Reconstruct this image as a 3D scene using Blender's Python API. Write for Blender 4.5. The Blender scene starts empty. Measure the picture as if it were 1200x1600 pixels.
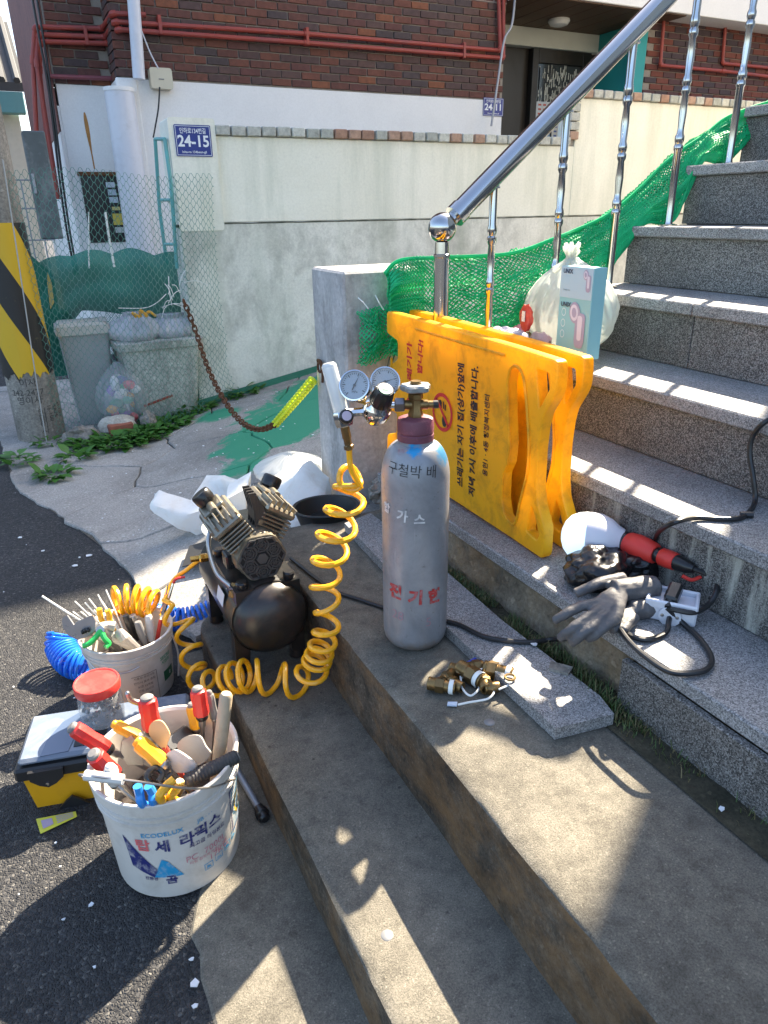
import bpy, bmesh, math, random
from mathutils import Vector, Matrix, noise

# ---------------------------------------------------------------- camera, sky, sun, exposure
random.seed(7)
S = bpy.context.scene
COL = S.collection
cd = bpy.data.cameras.new('camera'); cam = bpy.data.objects.new('camera', cd); COL.objects.link(cam)
cd.sensor_fit = 'VERTICAL'; cd.sensor_height = 36.0; cd.lens = 24.95
cd.clip_start = 0.02; cd.clip_end = 500
rx, up, fw = Vector((.8943, -.4472, -.0140)), Vector((.1863, .3432, .9206)), Vector((.4069, .8259, -.3902))
cam.matrix_world = Matrix(((rx.x, up.x, -fw.x, 0), (rx.y, up.y, -fw.y, 0), (rx.z, up.z, -fw.z, 1.3), (0, 0, 0, 1)))
S.camera = cam
W = bpy.data.worlds.new('World'); S.world = W; W.use_nodes = True
wn = W.node_tree.nodes; wl = W.node_tree.links
sky = wn.new('ShaderNodeTexSky'); sky.sky_type = 'NISHITA'; sky.sun_disc = False
SUN = Vector((.88, .51, 1.0)).normalized()
sky.sun_elevation = math.asin(SUN.z); sky.sun_rotation = math.atan2(SUN.x, SUN.y)
sky.altitude = 20; sky.air_density = 1.0; sky.dust_density = 2.4; sky.ozone_density = 1.0
bg = wn['Background']; bg.inputs[1].default_value = 0.10
wl.new(sky.outputs[0], bg.inputs[0])
sl = bpy.data.lights.new('sun', 'SUN'); sl.energy = 5.0; sl.angle = math.radians(.53); sl.color = (1.0, .87, .68)
sun = bpy.data.objects.new('sun', sl); COL.objects.link(sun)
sun.rotation_euler = (-SUN).to_track_quat('-Z', 'Y').to_euler()
S.view_settings.view_transform = 'Standard'; S.view_settings.look = 'None'
S.view_settings.gamma = 1.0; S.view_settings.use_curve_mapping = False
S.view_settings.exposure = 2.3

# ---------------------------------------------------------------- mesh helpers
def V(p): return Vector(p)
class MB:
    """collects geometry in world coordinates; becomes ONE mesh object"""
    def __init__(s): s.v = []; s.f = []; s.m = []
    def add(s, vs, fs, mi=0):
        b = len(s.v); s.v += [tuple(p) for p in vs]; s.f += [tuple(i + b for i in f) for f in fs]; s.m += [mi] * len(fs); return s
    def box(s, x0, x1, y0, y1, z0, z1, c=0.0, M=None, mi=0):
        if c <= 0:
            vs = [(x, y, z) for z in (z0, z1) for y in (y0, y1) for x in (x0, x1)]
            fs = [(0, 2, 3, 1), (4, 5, 7, 6), (0, 1, 5, 4), (2, 6, 7, 3), (0, 4, 6, 2), (1, 3, 7, 5)]
        else:
            vs = []; X = (x0, x1); Y = (y0, y1); Z = (z0, z1)
            for k in (0, 1):
                for j in (0, 1):
                    for i in (0, 1):
                        dx = c if i == 0 else -c; dy = c if j == 0 else -c; dz = c if k == 0 else -c
                        x, y, z = X[i], Y[j], Z[k]
                        vs += [(x, y + dy, z + dz), (x + dx, y, z + dz), (x + dx, y + dy, z)]
            def I(i, j, k, a): return (i + 2 * j + 4 * k) * 3 + a
            fs = []
            for k in (0, 1):
                q = [I(0, 0, k, 2), I(1, 0, k, 2), I(1, 1, k, 2), I(0, 1, k, 2)]; fs.append(tuple(q if k else q[::-1]))
                q = [I(0, k, 0, 1), I(1, k, 0, 1), I(1, k, 1, 1), I(0, k, 1, 1)]; fs.append(tuple(q[::-1] if k else q))
                q = [I(k, 0, 0, 0), I(k, 1, 0, 0), I(k, 1, 1, 0), I(k, 0, 1, 0)]; fs.append(tuple(q if k else q[::-1]))
            for a in (0, 1):
                for b in (0, 1):
                    q = [I(0, a, b, 1), I(1, a, b, 1), I(1, a, b, 2), I(0, a, b, 2)]; fs.append(tuple(q if (a == b) else q[::-1]))
                    q = [I(a, 0, b, 0), I(a, 1, b, 0), I(a, 1, b, 2), I(a, 0, b, 2)]; fs.append(tuple(q if (a != b) else q[::-1]))
                    q = [I(a, b, 0, 0), I(a, b, 1, 0), I(a, b, 1, 1), I(a, b, 0, 1)]; fs.append(tuple(q if (a == b) else q[::-1]))
            for k in (0, 1):
                for j in (0, 1):
                    for i in (0, 1):
                        q = (I(i, j, k, 0), I(i, j, k, 1), I(i, j, k, 2)); fs.append(q if (i + j + k) % 2 else q[::-1])
        if M is not None: vs = [M @ Vector(p) for p in vs]
        return s.add(vs, fs, mi)
    def tube(s, path, r, n=8, caps=True, closed=False, mi=0):
        P = [Vector(p) for p in path]; k = len(P)
        R = r if isinstance(r, (list, tuple)) else [r] * k
        T = []
        for i in range(k):
            a = P[(i - 1) % k] if (i or closed) else P[i]; b = P[(i + 1) % k] if (i < k - 1 or closed) else P[i]
            t = b - a; T.append(t.normalized() if t.length > 1e-9 else Vector((0, 0, 1)))
        u = T[0].orthogonal().normalized(); vs = []
        for i in range(k):
            u = (u - T[i] * u.dot(T[i])); u = u.normalized() if u.length > 1e-6 else T[i].orthogonal().normalized()
            w = T[i].cross(u)
            for j in range(n):
                a = 2 * math.pi * j / n; vs.append(P[i] + (u * math.cos(a) + w * math.sin(a)) * R[i])
        fs = []
        for i in range(k if closed else k - 1):
            for j in range(n):
                a = i * n + j; b = i * n + (j + 1) % n; i2 = (i + 1) % k
                fs.append((a, b, i2 * n + (j + 1) % n, i2 * n + j))
        if caps and not closed: fs += [tuple(range(n))[::-1], tuple((k - 1) * n + j for j in range(n))]
        return s.add(vs, fs, mi)
    def lathe(s, prof, o=(0, 0, 0), ax=(0, 0, 1), n=24, mi=0, caps=True):
        """profile of (radius, distance along axis)"""
        A = Vector(ax).normalized(); u = A.orthogonal().normalized(); w = A.cross(u); O = Vector(o); vs = []; fs = []
        for r, h in prof:
            for j in range(n):
                a = 2 * math.pi * j / n; vs.append(O + A * h + (u * math.cos(a) + w * math.sin(a)) * max(r, 1e-5))
        for i in range(len(prof) - 1):
            for j in range(n): fs.append((i * n + j, i * n + (j + 1) % n, (i + 1) * n + (j + 1) % n, (i + 1) * n + j))
        if caps: fs += [tuple(range(n))[::-1], tuple((len(prof) - 1) * n + j for j in range(n))]
        return s.add(vs, fs, mi)
    def bar(s, a, b, prof, n=12, mi=0):
        """lathe between two points, profile (t 0..1, radius)"""
        a = Vector(a); b = Vector(b); L = (b - a).length
        return s.lathe([(r, t * L) for t, r in prof], a, b - a, n, mi)
    def sheet(s, fn, nu, nv, mi=0):
        vs = [fn(i / nu, j / nv) for j in range(nv + 1) for i in range(nu + 1)]
        fs = [(j * (nu + 1) + i, j * (nu + 1) + i + 1, (j + 1) * (nu + 1) + i + 1, (j + 1) * (nu + 1) + i) for j in range(nv) for i in range(nu)]
        return s.add(vs, fs, mi)
    def prism(s, poly, ax, t0, t1, mi=0):
        """polygon of 3-D points swept along a vector from t0 to t1"""
        a = Vector(ax); n = len(poly); P = [Vector(p) for p in poly]
        vs = [p + a * t0 for p in P] + [p + a * t1 for p in P]
        fs = [tuple(range(n)), tuple(range(2 * n - 1, n - 1, -1))] + [(i, i + n, (i + 1) % n + n, (i + 1) % n) for i in range(n)]
        return s.add(vs, fs, mi)
    def sack(s, c, rx, ry, h, seed=0, n=96, m=40, pleat=.10, top=.10, ang=0.0):
        """filled plastic bag: sagging body, pleats gathered to a neck at the top"""
        vs = []; o = Vector((seed * 1.7, seed * .9, seed * 3.1))
        for j in range(m + 1):
            t = j / m
            body = math.sin(min(1, t / .42) * math.pi / 2) ** .55 if t < .42 else max(0, math.cos((t - .42) / .58 * math.pi / 2)) ** .72
            f = max(top, body) if t > .3 else body
            for i in range(n):
                a = 2 * math.pi * i / n; d = Vector((math.cos(a), math.sin(a), 0)); g = t ** 1.6
                q = f * (1 + .10 * noise.noise(d * 1.3 + o + Vector((0, 0, t * 2))) + .035 * noise.noise(d * 4 + o + Vector((0, 0, t * 5))) + pleat * g * (abs(noise.noise(d * 7 + o + Vector((0, 0, t)))) * 2 - .5) + .022 * (abs(noise.noise(d * 6 + o * 2 + Vector((0, 0, t * 9)))) * 2 - .5))
                x, y = rx * q * d.x, ry * q * d.y; vs.append((c[0] + x * math.cos(ang) - y * math.sin(ang), c[1] + x * math.sin(ang) + y * math.cos(ang), c[2] + h * t + .012 * h * noise.noise(d * 3 + o)))
        fs = [(j * n + i, j * n + (i + 1) % n, (j + 1) * n + (i + 1) % n, (j + 1) * n + i) for j in range(m) for i in range(n)] + [tuple(range(n))[::-1], tuple(m * n + i for i in range(n))]
        for k, v in enumerate(vs):
            if v[2] < c[2]: vs[k] = (v[0], v[1], c[2])
        return s.add(vs, fs)
    def blob(s, c, r, amp=.15, fr=3.0, sub=3, seed=0, flat=None, ridge=0.0, mi=0, M=None):
        bm = bmesh.new(); bmesh.ops.create_icosphere(bm, subdivisions=sub, radius=1.0); o = Vector((seed * 3.7, seed * 1.3, seed * 7.1)); vs = []
        for v in bm.verts:
            d = v.co.normalized(); k = 1 + amp * noise.noise(d * fr + o) + amp * .5 * noise.noise(d * fr * 2.3 + o)
            if ridge: k += ridge * (abs(noise.noise(d * fr * 2 + o * 2)) * 2 - .6) + ridge * .5 * (abs(noise.noise(d * fr * 4.3 + o)) * 2 - .6)
            p = Vector((d.x * r[0], d.y * r[1], d.z * r[2])) * k
            if M is not None: p = M @ p
            p += Vector(c)
            if flat is not None and p.z < flat: p.z = flat
            vs.append(p)
        fs = [tuple(v.index for v in f.verts) for f in bm.faces]; bm.free()
        return s.add(vs, fs, mi)
ROOTM = {}
def rootm(o):
    while o.parent: o = o.parent
    return ROOTM.get(o.name, Matrix())
def obj(name, mb, mats, parent=None, sharp=.6, local=False):
    me = bpy.data.meshes.new(name)
    vs = mb.v
    if parent is not None and not local:
        iv = rootm(parent).inverted(); vs = [iv @ Vector(p) for p in vs]
    me.from_pydata([tuple(p) for p in vs], [], mb.f); me.validate()
    for m in (mats if isinstance(mats, (list, tuple)) else [mats]): me.materials.append(m)
    if any(mb.m) and len(me.polygons) == len(mb.m): me.polygons.foreach_set('material_index', mb.m)
    me.polygons.foreach_set('use_smooth', [True] * len(me.polygons))
    bm = bmesh.new(); bm.from_mesh(me); bmesh.ops.recalc_face_normals(bm, faces=bm.faces[:]); bm.to_mesh(me); bm.free()
    me.set_sharp_from_angle(angle=sharp)
    o = bpy.data.objects.new(name, me); COL.objects.link(o)
    if parent is not None: o.parent = parent
    return o
def tag(o, label=None, cat=None, group=None, kind=None):
    if label: o['label'] = label
    if cat: o['category'] = cat
    if group: o['group'] = group
    if kind: o['kind'] = kind
    return o
def thing(name, label, cat, loc=(0, 0, 0), group=None):
    o = bpy.data.objects.new(name, None); COL.objects.link(o); o.empty_display_size = .05
    o.location = loc; ROOTM[o.name] = Matrix.Translation(Vector(loc)); return tag(o, label, cat, group)
def one(name, mb, mats, label, cat, group=None, kind=None, base=None, sharp=.6):
    """a thing that is a single mesh; its origin goes to its base"""
    lo = Vector(base) if base else Vector((sum(p[0] for p in mb.v) / len(mb.v), sum(p[1] for p in mb.v) / len(mb.v), min(p[2] for p in mb.v)))
    mb.v = [tuple(Vector(p) - lo) for p in mb.v]
    o = obj(name, mb, mats, None, sharp); o.location = lo; ROOTM[o.name] = Matrix.Translation(lo)
    return tag(o, label, cat, group, kind)
def struct(name, mb, mats, sharp=.6): return tag(obj(name, mb, mats, None, sharp), kind='structure')
def smoothpath(P, n=8, closed=False):
    P = [Vector(p) for p in P]; out = []; k = len(P)
    for i in range(k if closed else k - 1):
        a = P[(i - 1) % k] if (closed or i) else P[0]; b = P[i]; c = P[(i + 1) % k]; d = P[(i + 2) % k] if (closed or i < k - 2) else c
        for j in range(n):
            t = j / n; out.append(.5 * ((2 * b) + (c - a) * t + (2 * a - 5 * b + 4 * c - d) * t * t + (3 * b - a - 3 * c + d) * t ** 3))
    if not closed: out.append(P[-1])
    return out
def helix(axis, rad, pitch, spt=14):
    """coil round a smooth axis; rad and pitch are functions of 0..1"""
    A = smoothpath(axis, 24); L = [0]
    for i in range(1, len(A)): L.append(L[-1] + (A[i] - A[i - 1]).length)
    tot = L[-1]; out = []; ph = 0; s = 0; i = 0
    u = (A[1] - A[0]).orthogonal().normalized()
    while s < tot:
        while i < len(L) - 2 and L[i + 1] < s: i += 1
        f = (s - L[i]) / max(L[i + 1] - L[i], 1e-9); p = A[i].lerp(A[i + 1], f); T = (A[i + 1] - A[i]).normalized()
        u = (u - T * u.dot(T)).normalized(); w = T.cross(u); t = s / tot; r = rad(t)
        out.append(p + (u * math.cos(ph) + w * math.sin(ph)) * r); ph += 2 * math.pi / spt; s += pitch(t) / spt
    return out
# text: flat lettering as a mesh (verts u, v) --------------------------------
def text2d(body, size, bold=0.0, align='CENTER', space=1.0, line=1.0):
    c = bpy.data.curves.new('txt', 'FONT'); c.body = body; c.size = size; c.align_x = align; c.align_y = 'CENTER'
    c.offset = bold * size; c.space_character = space; c.space_line = line; c.resolution_u = 3
    o = bpy.data.objects.new('txt', c); COL.objects.link(o); bpy.context.view_layer.update()
    me = o.to_mesh(); vs = [tuple(v.co) for v in me.vertices]; fs = [tuple(p.vertices) for p in me.polygons]; o.to_mesh_clear()
    bpy.data.objects.remove(o); bpy.data.curves.remove(c); return vs, fs
def flat_text(mb, body, size, o, ux, uy, lift=.0008, sx=1.0, **k):
    vs, fs = text2d(body, size, **k); O = Vector(o); X = Vector(ux).normalized(); Y = Vector(uy).normalized(); N = X.cross(Y)
    return mb.add([O + X * a * sx + Y * b + N * lift for a, b, _ in vs], fs)
def wrap_text(mb, body, size, c, rfun, th, z, lift=.0015, tilt=0, **k):
    vs, fs = text2d(body, size, **k); P = []
    for a, b, _ in vs:
        a, b = a * math.cos(tilt) - b * math.sin(tilt), a * math.sin(tilt) + b * math.cos(tilt)
        zz = z + b; r = rfun(zz) + lift; t = th + a / r; P.append((c[0] + r * math.cos(t), c[1] + r * math.sin(t), zz))
    return mb.add(P, fs)
def wrap_poly(mb, pts, c, rfun, th, z, lift=.0012, n=6):
    """polygon strip list of quads in (u, v) wrapped round a lathe body"""
    for q in pts:
        A, B, C_, D = [Vector(p) for p in q]; g = []
        for j in range(n + 1):
            for i in range(n + 1):
                a = A.lerp(B, i / n); b = D.lerp(C_, i / n); p = a.lerp(b, j / n); zz = z + p.y; r = rfun(zz) + lift; t = th + p.x / r
                g.append((c[0] + r * math.cos(t), c[1] + r * math.sin(t), zz))
        mb.add(g, [(j * (n + 1) + i, j * (n + 1) + i + 1, (j + 1) * (n + 1) + i + 1, (j + 1) * (n + 1) + i) for j in range(n) for i in range(n)])
    return mb
def plate(mb, outline, holes, M, t, bev=.0):
    """flat plate with holes: outline in (u, v), thickness t along M's z"""
    c = bpy.data.curves.new('pl', 'CURVE'); c.dimensions = '2D'; c.fill_mode = 'BOTH'; c.extrude = t / 2; c.bevel_depth = bev; c.bevel_resolution = 2; c.offset = -bev
    for P in [outline] + holes:
        s = c.splines.new('POLY'); s.points.add(len(P) - 1); s.use_cyclic_u = True
        for i, p in enumerate(P): s.points[i].co = (p[0], p[1], 0, 1)
    o = bpy.data.objects.new('pl', c); COL.objects.link(o); bpy.context.view_layer.update(); me = o.to_mesh()
    mb.add([M @ v.co for v in me.vertices], [tuple(p.vertices) for p in me.polygons]); o.to_mesh_clear()
    bpy.data.objects.remove(o); bpy.data.curves.remove(c); return mb
def round2d(P, r, n=4):
    out = []; k = len(P)
    for i in range(k):
        a, b, c = Vector(P[i - 1]), Vector(P[i]), Vector(P[(i + 1) % k]); d1 = a - b; d2 = c - b
        q = min(r, d1.length * .45, d2.length * .45); p1 = b + d1.normalized() * q; p2 = b + d2.normalized() * q
        for j in range(n + 1):
            t = j / n; out.append(tuple(p1 * (1 - t) ** 2 + b * 2 * t * (1 - t) + p2 * t * t))
    return out
def net(surf, nu, nv, r, hexa=False, n=3):
    """knotted net over a surface surf(u, v): zigzag strands that touch"""
    mb = MB()
    for j in range(nv + 1):
        P = []
        for i in range(nu + 1):
            s = .5 if (i + j) % 2 else -.5
            if hexa:
                P.append(surf((i - .22) / nu, (j + s * .92) / nv)); P.append(surf((i + .22) / nu, (j + s * .92) / nv))
            else: P.append(surf(i / nu, (j + s) / nv))
        mb.tube(P, r, n, caps=False)
    return mb

# ---------------------------------------------------------------- materials
MATS = {}
def nodes(name):
    m = bpy.data.materials.new(name); m.use_nodes = True; t = m.node_tree
    return m, t.nodes, t.links, t.nodes['Principled BSDF']
def lin(c):
    return tuple((x / 12.92 if x <= .04045 else ((x + .055) / 1.055) ** 2.4) for x in c[:3]) + (1,)
def rgba(c): return tuple(c[:3]) + (1,)
def ramp(N, stops):
    r = N.new('ShaderNodeValToRGB'); e = r.color_ramp.elements
    while len(e) < len(stops): e.new(.5)
    for i, (p, c) in enumerate(stops): e[i].position = p; e[i].color = rgba(c) if not isinstance(c, (int, float)) else (c, c, c, 1)
    return r
def tex(N, L, kind, scale, detail=4, rough=.6, co=None, dist=0):
    t = N.new('ShaderNodeTex' + kind); t.inputs['Scale'].default_value = scale
    if kind == 'Noise': t.inputs['Detail'].default_value = detail; t.inputs['Roughness'].default_value = rough; t.inputs['Distortion'].default_value = dist
    L.new(co, t.inputs['Vector']); return t
def mixc(N, L, fac, a, b, mode='MIX'):
    m = N.new('ShaderNodeMix'); m.data_type = 'RGBA'; m.blend_type = mode
    for s, v in ((0, fac), (6, a), (7, b)):
        if hasattr(v, 'is_output'): L.new(v, m.inputs[s])
        elif s == 0: m.inputs[s].default_value = v
        else: m.inputs[s].default_value = rgba(v)
    return m.outputs[2]
def coords(N, world=False):
    if world: return N.new('ShaderNodeNewGeometry').outputs['Position']
    return N.new('ShaderNodeTexCoord').outputs['Object']
def mat(name, col, rough=.55, metal=0.0, var=.12, scale=14.0, bump=.0, bscale=60.0, dirt=None, dirtamt=.35, dscale=5.0, coat=0.0, world=False, spec=.5, trans=0.0, alpha=1.0, emit=None, rvar=.12, translu=0.0):
    """painted / plastic / metal surface: base colour with soft mottling, grime blotches and fine relief"""
    if name in MATS: return MATS[name]
    m, N, L, B = nodes(name); co = coords(N, world)
    n1 = tex(N, L, 'Noise', scale, 5, .6, co)
    lo = tuple(max(0, c * (1 - var)) for c in col[:3]); hi = tuple(min(1, c * (1 + var)) for c in col[:3])
    c = mixc(N, L, n1.outputs[0], lo, hi)
    if dirt:
        n2 = tex(N, L, 'Noise', dscale, 8, .7, co, .4); r = ramp(N, [(.48, 0.0), (.72, dirtamt)]); L.new(n2.outputs[0], r.inputs[0])
        c = mixc(N, L, r.outputs[0], c, dirt)
    L.new(c, B.inputs['Base Color'])
    B.inputs['Metallic'].default_value = metal; B.inputs['Specular IOR Level'].default_value = spec
    rr = N.new('ShaderNodeMapRange'); rr.inputs[3].default_value = max(.02, rough - rvar); rr.inputs[4].default_value = min(1, rough + rvar); L.new(n1.outputs[0], rr.inputs[0]); L.new(rr.outputs[0], B.inputs['Roughness'])
    if coat: B.inputs['Coat Weight'].default_value = coat
    if trans: B.inputs['Transmission Weight'].default_value = trans
    if alpha < 1: B.inputs['Alpha'].default_value = alpha
    if emit: B.inputs['Emission Color'].default_value = rgba(emit[0]); B.inputs['Emission Strength'].default_value = emit[1]
    if bump:
        n3 = tex(N, L, 'Noise', bscale, 6, .65, co); b = N.new('ShaderNodeBump'); b.inputs['Strength'].default_value = bump; b.inputs['Distance'].default_value = .004
        L.new(n3.outputs[0], b.inputs['Height']); L.new(b.outputs[0], B.inputs['Normal'])
    if translu:
        tb_ = N.new('ShaderNodeBsdfTranslucent'); L.new(c, tb_.inputs[0]); mx = N.new('ShaderNodeMixShader'); mx.inputs[0].default_value = translu; out = N['Material Output']
        L.new(B.outputs[0], mx.inputs[1]); L.new(tb_.outputs[0], mx.inputs[2]); L.new(mx.outputs[0], out.inputs[0])
    MATS[name] = m; return m
def granite(name, a, b, c, scale=260, stain=None):
    m, N, L, B = nodes(name); co = coords(N, True)
    v = tex(N, L, 'Voronoi', scale, co=co); n = tex(N, L, 'Noise', scale * .8, 6, .8, co)
    sep = N.new('ShaderNodeSeparateColor'); L.new(v.outputs['Color'], sep.inputs[0])
    r = ramp(N, [(0, a), (.30, a), (.36, b), (.72, b), (.78, c), (1, c)]); r.color_ramp.interpolation = 'LINEAR'; L.new(sep.outputs[0], r.inputs[0])
    r2 = ramp(N, [(.30, .35), (.62, 1.0)]); L.new(n.outputs[0], r2.inputs[0])
    col = mixc(N, L, .75, r.outputs[0], r2.outputs[0], 'MULTIPLY')
    big = tex(N, L, 'Noise', 3.5, 6, .65, co, .5); r3 = ramp(N, [(.35, .62), (.65, 1.05)]); L.new(big.outputs[0], r3.inputs[0])
    col = mixc(N, L, .8, col, r3.outputs[0], 'MULTIPLY')
    oi = N.new('ShaderNodeObjectInfo'); ro = N.new('ShaderNodeMapRange'); ro.inputs[3].default_value = .80; ro.inputs[4].default_value = 1.12; L.new(oi.outputs['Random'], ro.inputs[0]); col = mixc(N, L, 1.0, col, ro.outputs[0], 'MULTIPLY')
    if stain:
        mp = N.new('ShaderNodeMapping'); mp.inputs['Scale'].default_value = (9, 22, 2.2); L.new(co, mp.inputs[0])
        st = tex(N, L, 'Noise', 1.0, 5, .7, mp.outputs[0]); r4 = ramp(N, [(.52, 0.0), (.66, .75)]); L.new(st.outputs[0], r4.inputs[0]); col = mixc(N, L, r4.outputs[0], col, stain)
    L.new(col, B.inputs['Base Color']); B.inputs['Roughness'].default_value = .62; B.inputs['Specular IOR Level'].default_value = .45
    bp = N.new('ShaderNodeBump'); bp.inputs['Strength'].default_value = .35; bp.inputs['Distance'].default_value = .0015; L.new(n.outputs[0], bp.inputs['Height']); L.new(bp.outputs[0], B.inputs['Normal'])
    return m
def concrete(name, dark, light, blot=2.6, fine=150, bump=.5, extra=None, streak=None, rough=.9, grain=.8, grit=0.0):
    """weathered concrete: blotches, sand grain, optional coloured patches (mask function) or vertical streaks"""
    m, N, L, B = nodes(name); co = coords(N, True)
    n1 = tex(N, L, 'Noise', blot, 9, .68, co, .6); r1 = ramp(N, [(.30, dark), (.68, light)]); L.new(n1.outputs[0], r1.inputs[0]); c = r1.outputs[0]
    n2 = tex(N, L, 'Noise', fine, 4, .75, co); r2 = ramp(N, [(.30, .48), (.5, 1.0), (.70, 1.45)]); L.new(n2.outputs[0], r2.inputs[0]); c = mixc(N, L, grain, c, r2.outputs[0], 'MULTIPLY')
    v = tex(N, L, 'Voronoi', fine * 1.1, co=co); sp = N.new('ShaderNodeSeparateColor'); L.new(v.outputs['Color'], sp.inputs[0]); r3 = ramp(N, [(.955, 0.0), (.985, .35 * grain)]); L.new(sp.outputs[0], r3.inputs[0]); c = mixc(N, L, r3.outputs[0], c, tuple(min(1, x * 2.0) for x in light))
    if grit:
        nm_ = tex(N, L, 'Noise', 26, 9, .82, co, .1); rm = ramp(N, [(.38, .50), (.5, 1.0), (.64, 1.40)]); L.new(nm_.outputs[0], rm.inputs[0]); c = mixc(N, L, grit, c, rm.outputs[0], 'MULTIPLY')
        vd = tex(N, L, 'Voronoi', 38, co=co); sd = N.new('ShaderNodeSeparateColor'); L.new(vd.outputs['Color'], sd.inputs[0]); rd_ = ramp(N, [(.90, 0.0), (.93, 1.0)]); L.new(sd.outputs[2], rd_.inputs[0]); rq = ramp(N, [(.10, 1.0), (.22, 0.0)]); L.new(vd.outputs['Distance'], rq.inputs[0])
        mm = N.new('ShaderNodeMath'); mm.operation = 'MULTIPLY'; L.new(rd_.outputs[0], mm.inputs[0]); L.new(rq.outputs[0], mm.inputs[1]); c = mixc(N, L, mm.outputs[0], c, tuple(x * .35 for x in dark))
        big = tex(N, L, 'Noise', 1.3, 5, .6, co, .3); rb_ = ramp(N, [(.35, .72), (.65, 1.18)]); L.new(big.outputs[0], rb_.inputs[0]); c = mixc(N, L, .9, c, rb_.outputs[0], 'MULTIPLY')
    if streak:
        mp = N.new('ShaderNodeMapping'); mp.inputs['Scale'].default_value = streak[2] if len(streak) > 2 else (7, 7, .9); L.new(co, mp.inputs[0])
        st = tex(N, L, 'Noise', 1.0, 7, .72, mp.outputs[0], .3); r4 = ramp(N, [(.46, 0.0), (.66, streak[1])]); L.new(st.outputs[0], r4.inputs[0]); c = mixc(N, L, r4.outputs[0], c, streak[0])
    if extra: c = extra(N, L, co, c)
    L.new(c, B.inputs['Base Color']); B.inputs['Roughness'].default_value = rough; B.inputs['Specular IOR Level'].default_value = .25
    ad = N.new('ShaderNodeMath'); ad.operation = 'ADD'; L.new(n1.outputs[0], ad.inputs[0]); L.new(n2.outputs[0], ad.inputs[1])
    bp = N.new('ShaderNodeBump'); bp.inputs['Strength'].default_value = bump; bp.inputs['Distance'].default_value = .004; L.new(ad.outputs[0], bp.inputs['Height']); L.new(bp.outputs[0], B.inputs['Normal'])
    return m
def nearmask(N, L, co, centre, radius, soft, freq=6):
    """0..1 mask of a worn patch round a point on the ground, ragged by noise"""
    d = N.new('ShaderNodeVectorMath'); d.operation = 'DISTANCE'; d.inputs[1].default_value = centre; L.new(co, d.inputs[0])
    n = tex(N, L, 'Noise', freq, 8, .72, co, .5); mu = N.new('ShaderNodeMath'); mu.operation = 'MULTIPLY_ADD'; mu.inputs[1].default_value = radius * 1.9; L.new(n.outputs[0], mu.inputs[0]); L.new(d.outputs['Value'], mu.inputs[2])
    mr = N.new('ShaderNodeMapRange'); mr.inputs[1].default_value = radius * 1.95 + soft; mr.inputs[2].default_value = radius * 1.95 - soft; L.new(mu.outputs[0], mr.inputs[0]); return mr.outputs[0]

# ================================================================ GROUND
def asphalt_mat():
    m, N, L, B = nodes('asphalt'); co = coords(N, True)
    v = tex(N, L, 'Voronoi', 165, co=co); v.inputs['Randomness'].default_value = 1
    sp = N.new('ShaderNodeSeparateColor'); L.new(v.outputs['Color'], sp.inputs[0])
    r = ramp(N, [(0, (.015, .0155, .018)), (.7, (.036, .036, .038)), (.95, (.062, .060, .058)), (1, (.13, .125, .115))]); L.new(sp.outputs[0], r.inputs[0])
    n = tex(N, L, 'Noise', 2.2, 7, .65, co); r2 = ramp(N, [(.3, .75), (.7, 1.25)]); L.new(n.outputs[0], r2.inputs[0])
    c = mixc(N, L, 1.0, r.outputs[0], r2.outputs[0], 'MULTIPLY')
    L.new(c, B.inputs['Base Color']); B.inputs['Roughness'].default_value = .72; B.inputs['Specular IOR Level'].default_value = .45
    v2 = tex(N, L, 'Voronoi', 165, co=co); v2.feature = 'DISTANCE_TO_EDGE'
    rr = ramp(N, [(0, 0.0), (.35, 1.0)]); L.new(v2.outputs['Distance'], rr.inputs[0])
    ad = N.new('ShaderNodeMath'); ad.operation = 'MULTIPLY_ADD'; ad.inputs[1].default_value = .8; L.new(sp.outputs[1], ad.inputs[0]); L.new(rr.outputs[0], ad.inputs[2])
    bp = N.new('ShaderNodeBump'); bp.inputs['Strength'].default_value = .9; bp.inputs['Distance'].default_value = .0045; L.new(ad.outputs[0], bp.inputs['Height']); L.new(bp.outputs[0], B.inputs['Normal'])
    return m
ASPH = asphalt_mat()
g = MB(); g.add([(-150, -150, 0), (150, -150, 0), (150, 150, 0), (-150, 150, 0)], [(0, 1, 2, 3)])
road = struct('asphalt_road', g, ASPH)

def yard_h(x, y):
    t = min(1.2, max(0, (y - 2.5) / 2.45)); x0 = .15 + .63 * t; s = .29 - .11 * t
    return min(.42, .012 + s * max(0, x - x0))
def green_patch(N, L, co, c):
    for cen, rad in (((1.45, 3.95, .14), .44), ((1.15, 3.65, .12), .34), ((1.75, 4.35, .2), .40), ((.86, 3.30, .1), .13), ((1.55, 3.2, .25), .26), ((1.05, 4.55, .1), .15)):
        k = nearmask(N, L, co, cen, rad, .03, 7); c = mixc(N, L, k, c, (.045, .26, .15))
    return c
YARD = concrete('yard_concrete', (.20, .19, .172), (.38, .362, .33), 2.0, 120, .7, green_patch)
DIRT = concrete('bare_dirt', (.05, .045, .038), (.14, .125, .10), 5, 70, .9)
BX = [(.313, 2.0), (.25, 2.25), (.20, 2.6), (.165, 2.83), (.09, 3.11), (-.05, 3.55), (-.19, 3.94), (-.23, 4.5), (-.28, 5.2), (-.3, 6.6), (6.2, 6.6), (6.2, 2.08), (.60, 2.04), (.575, 2.0)]
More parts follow.
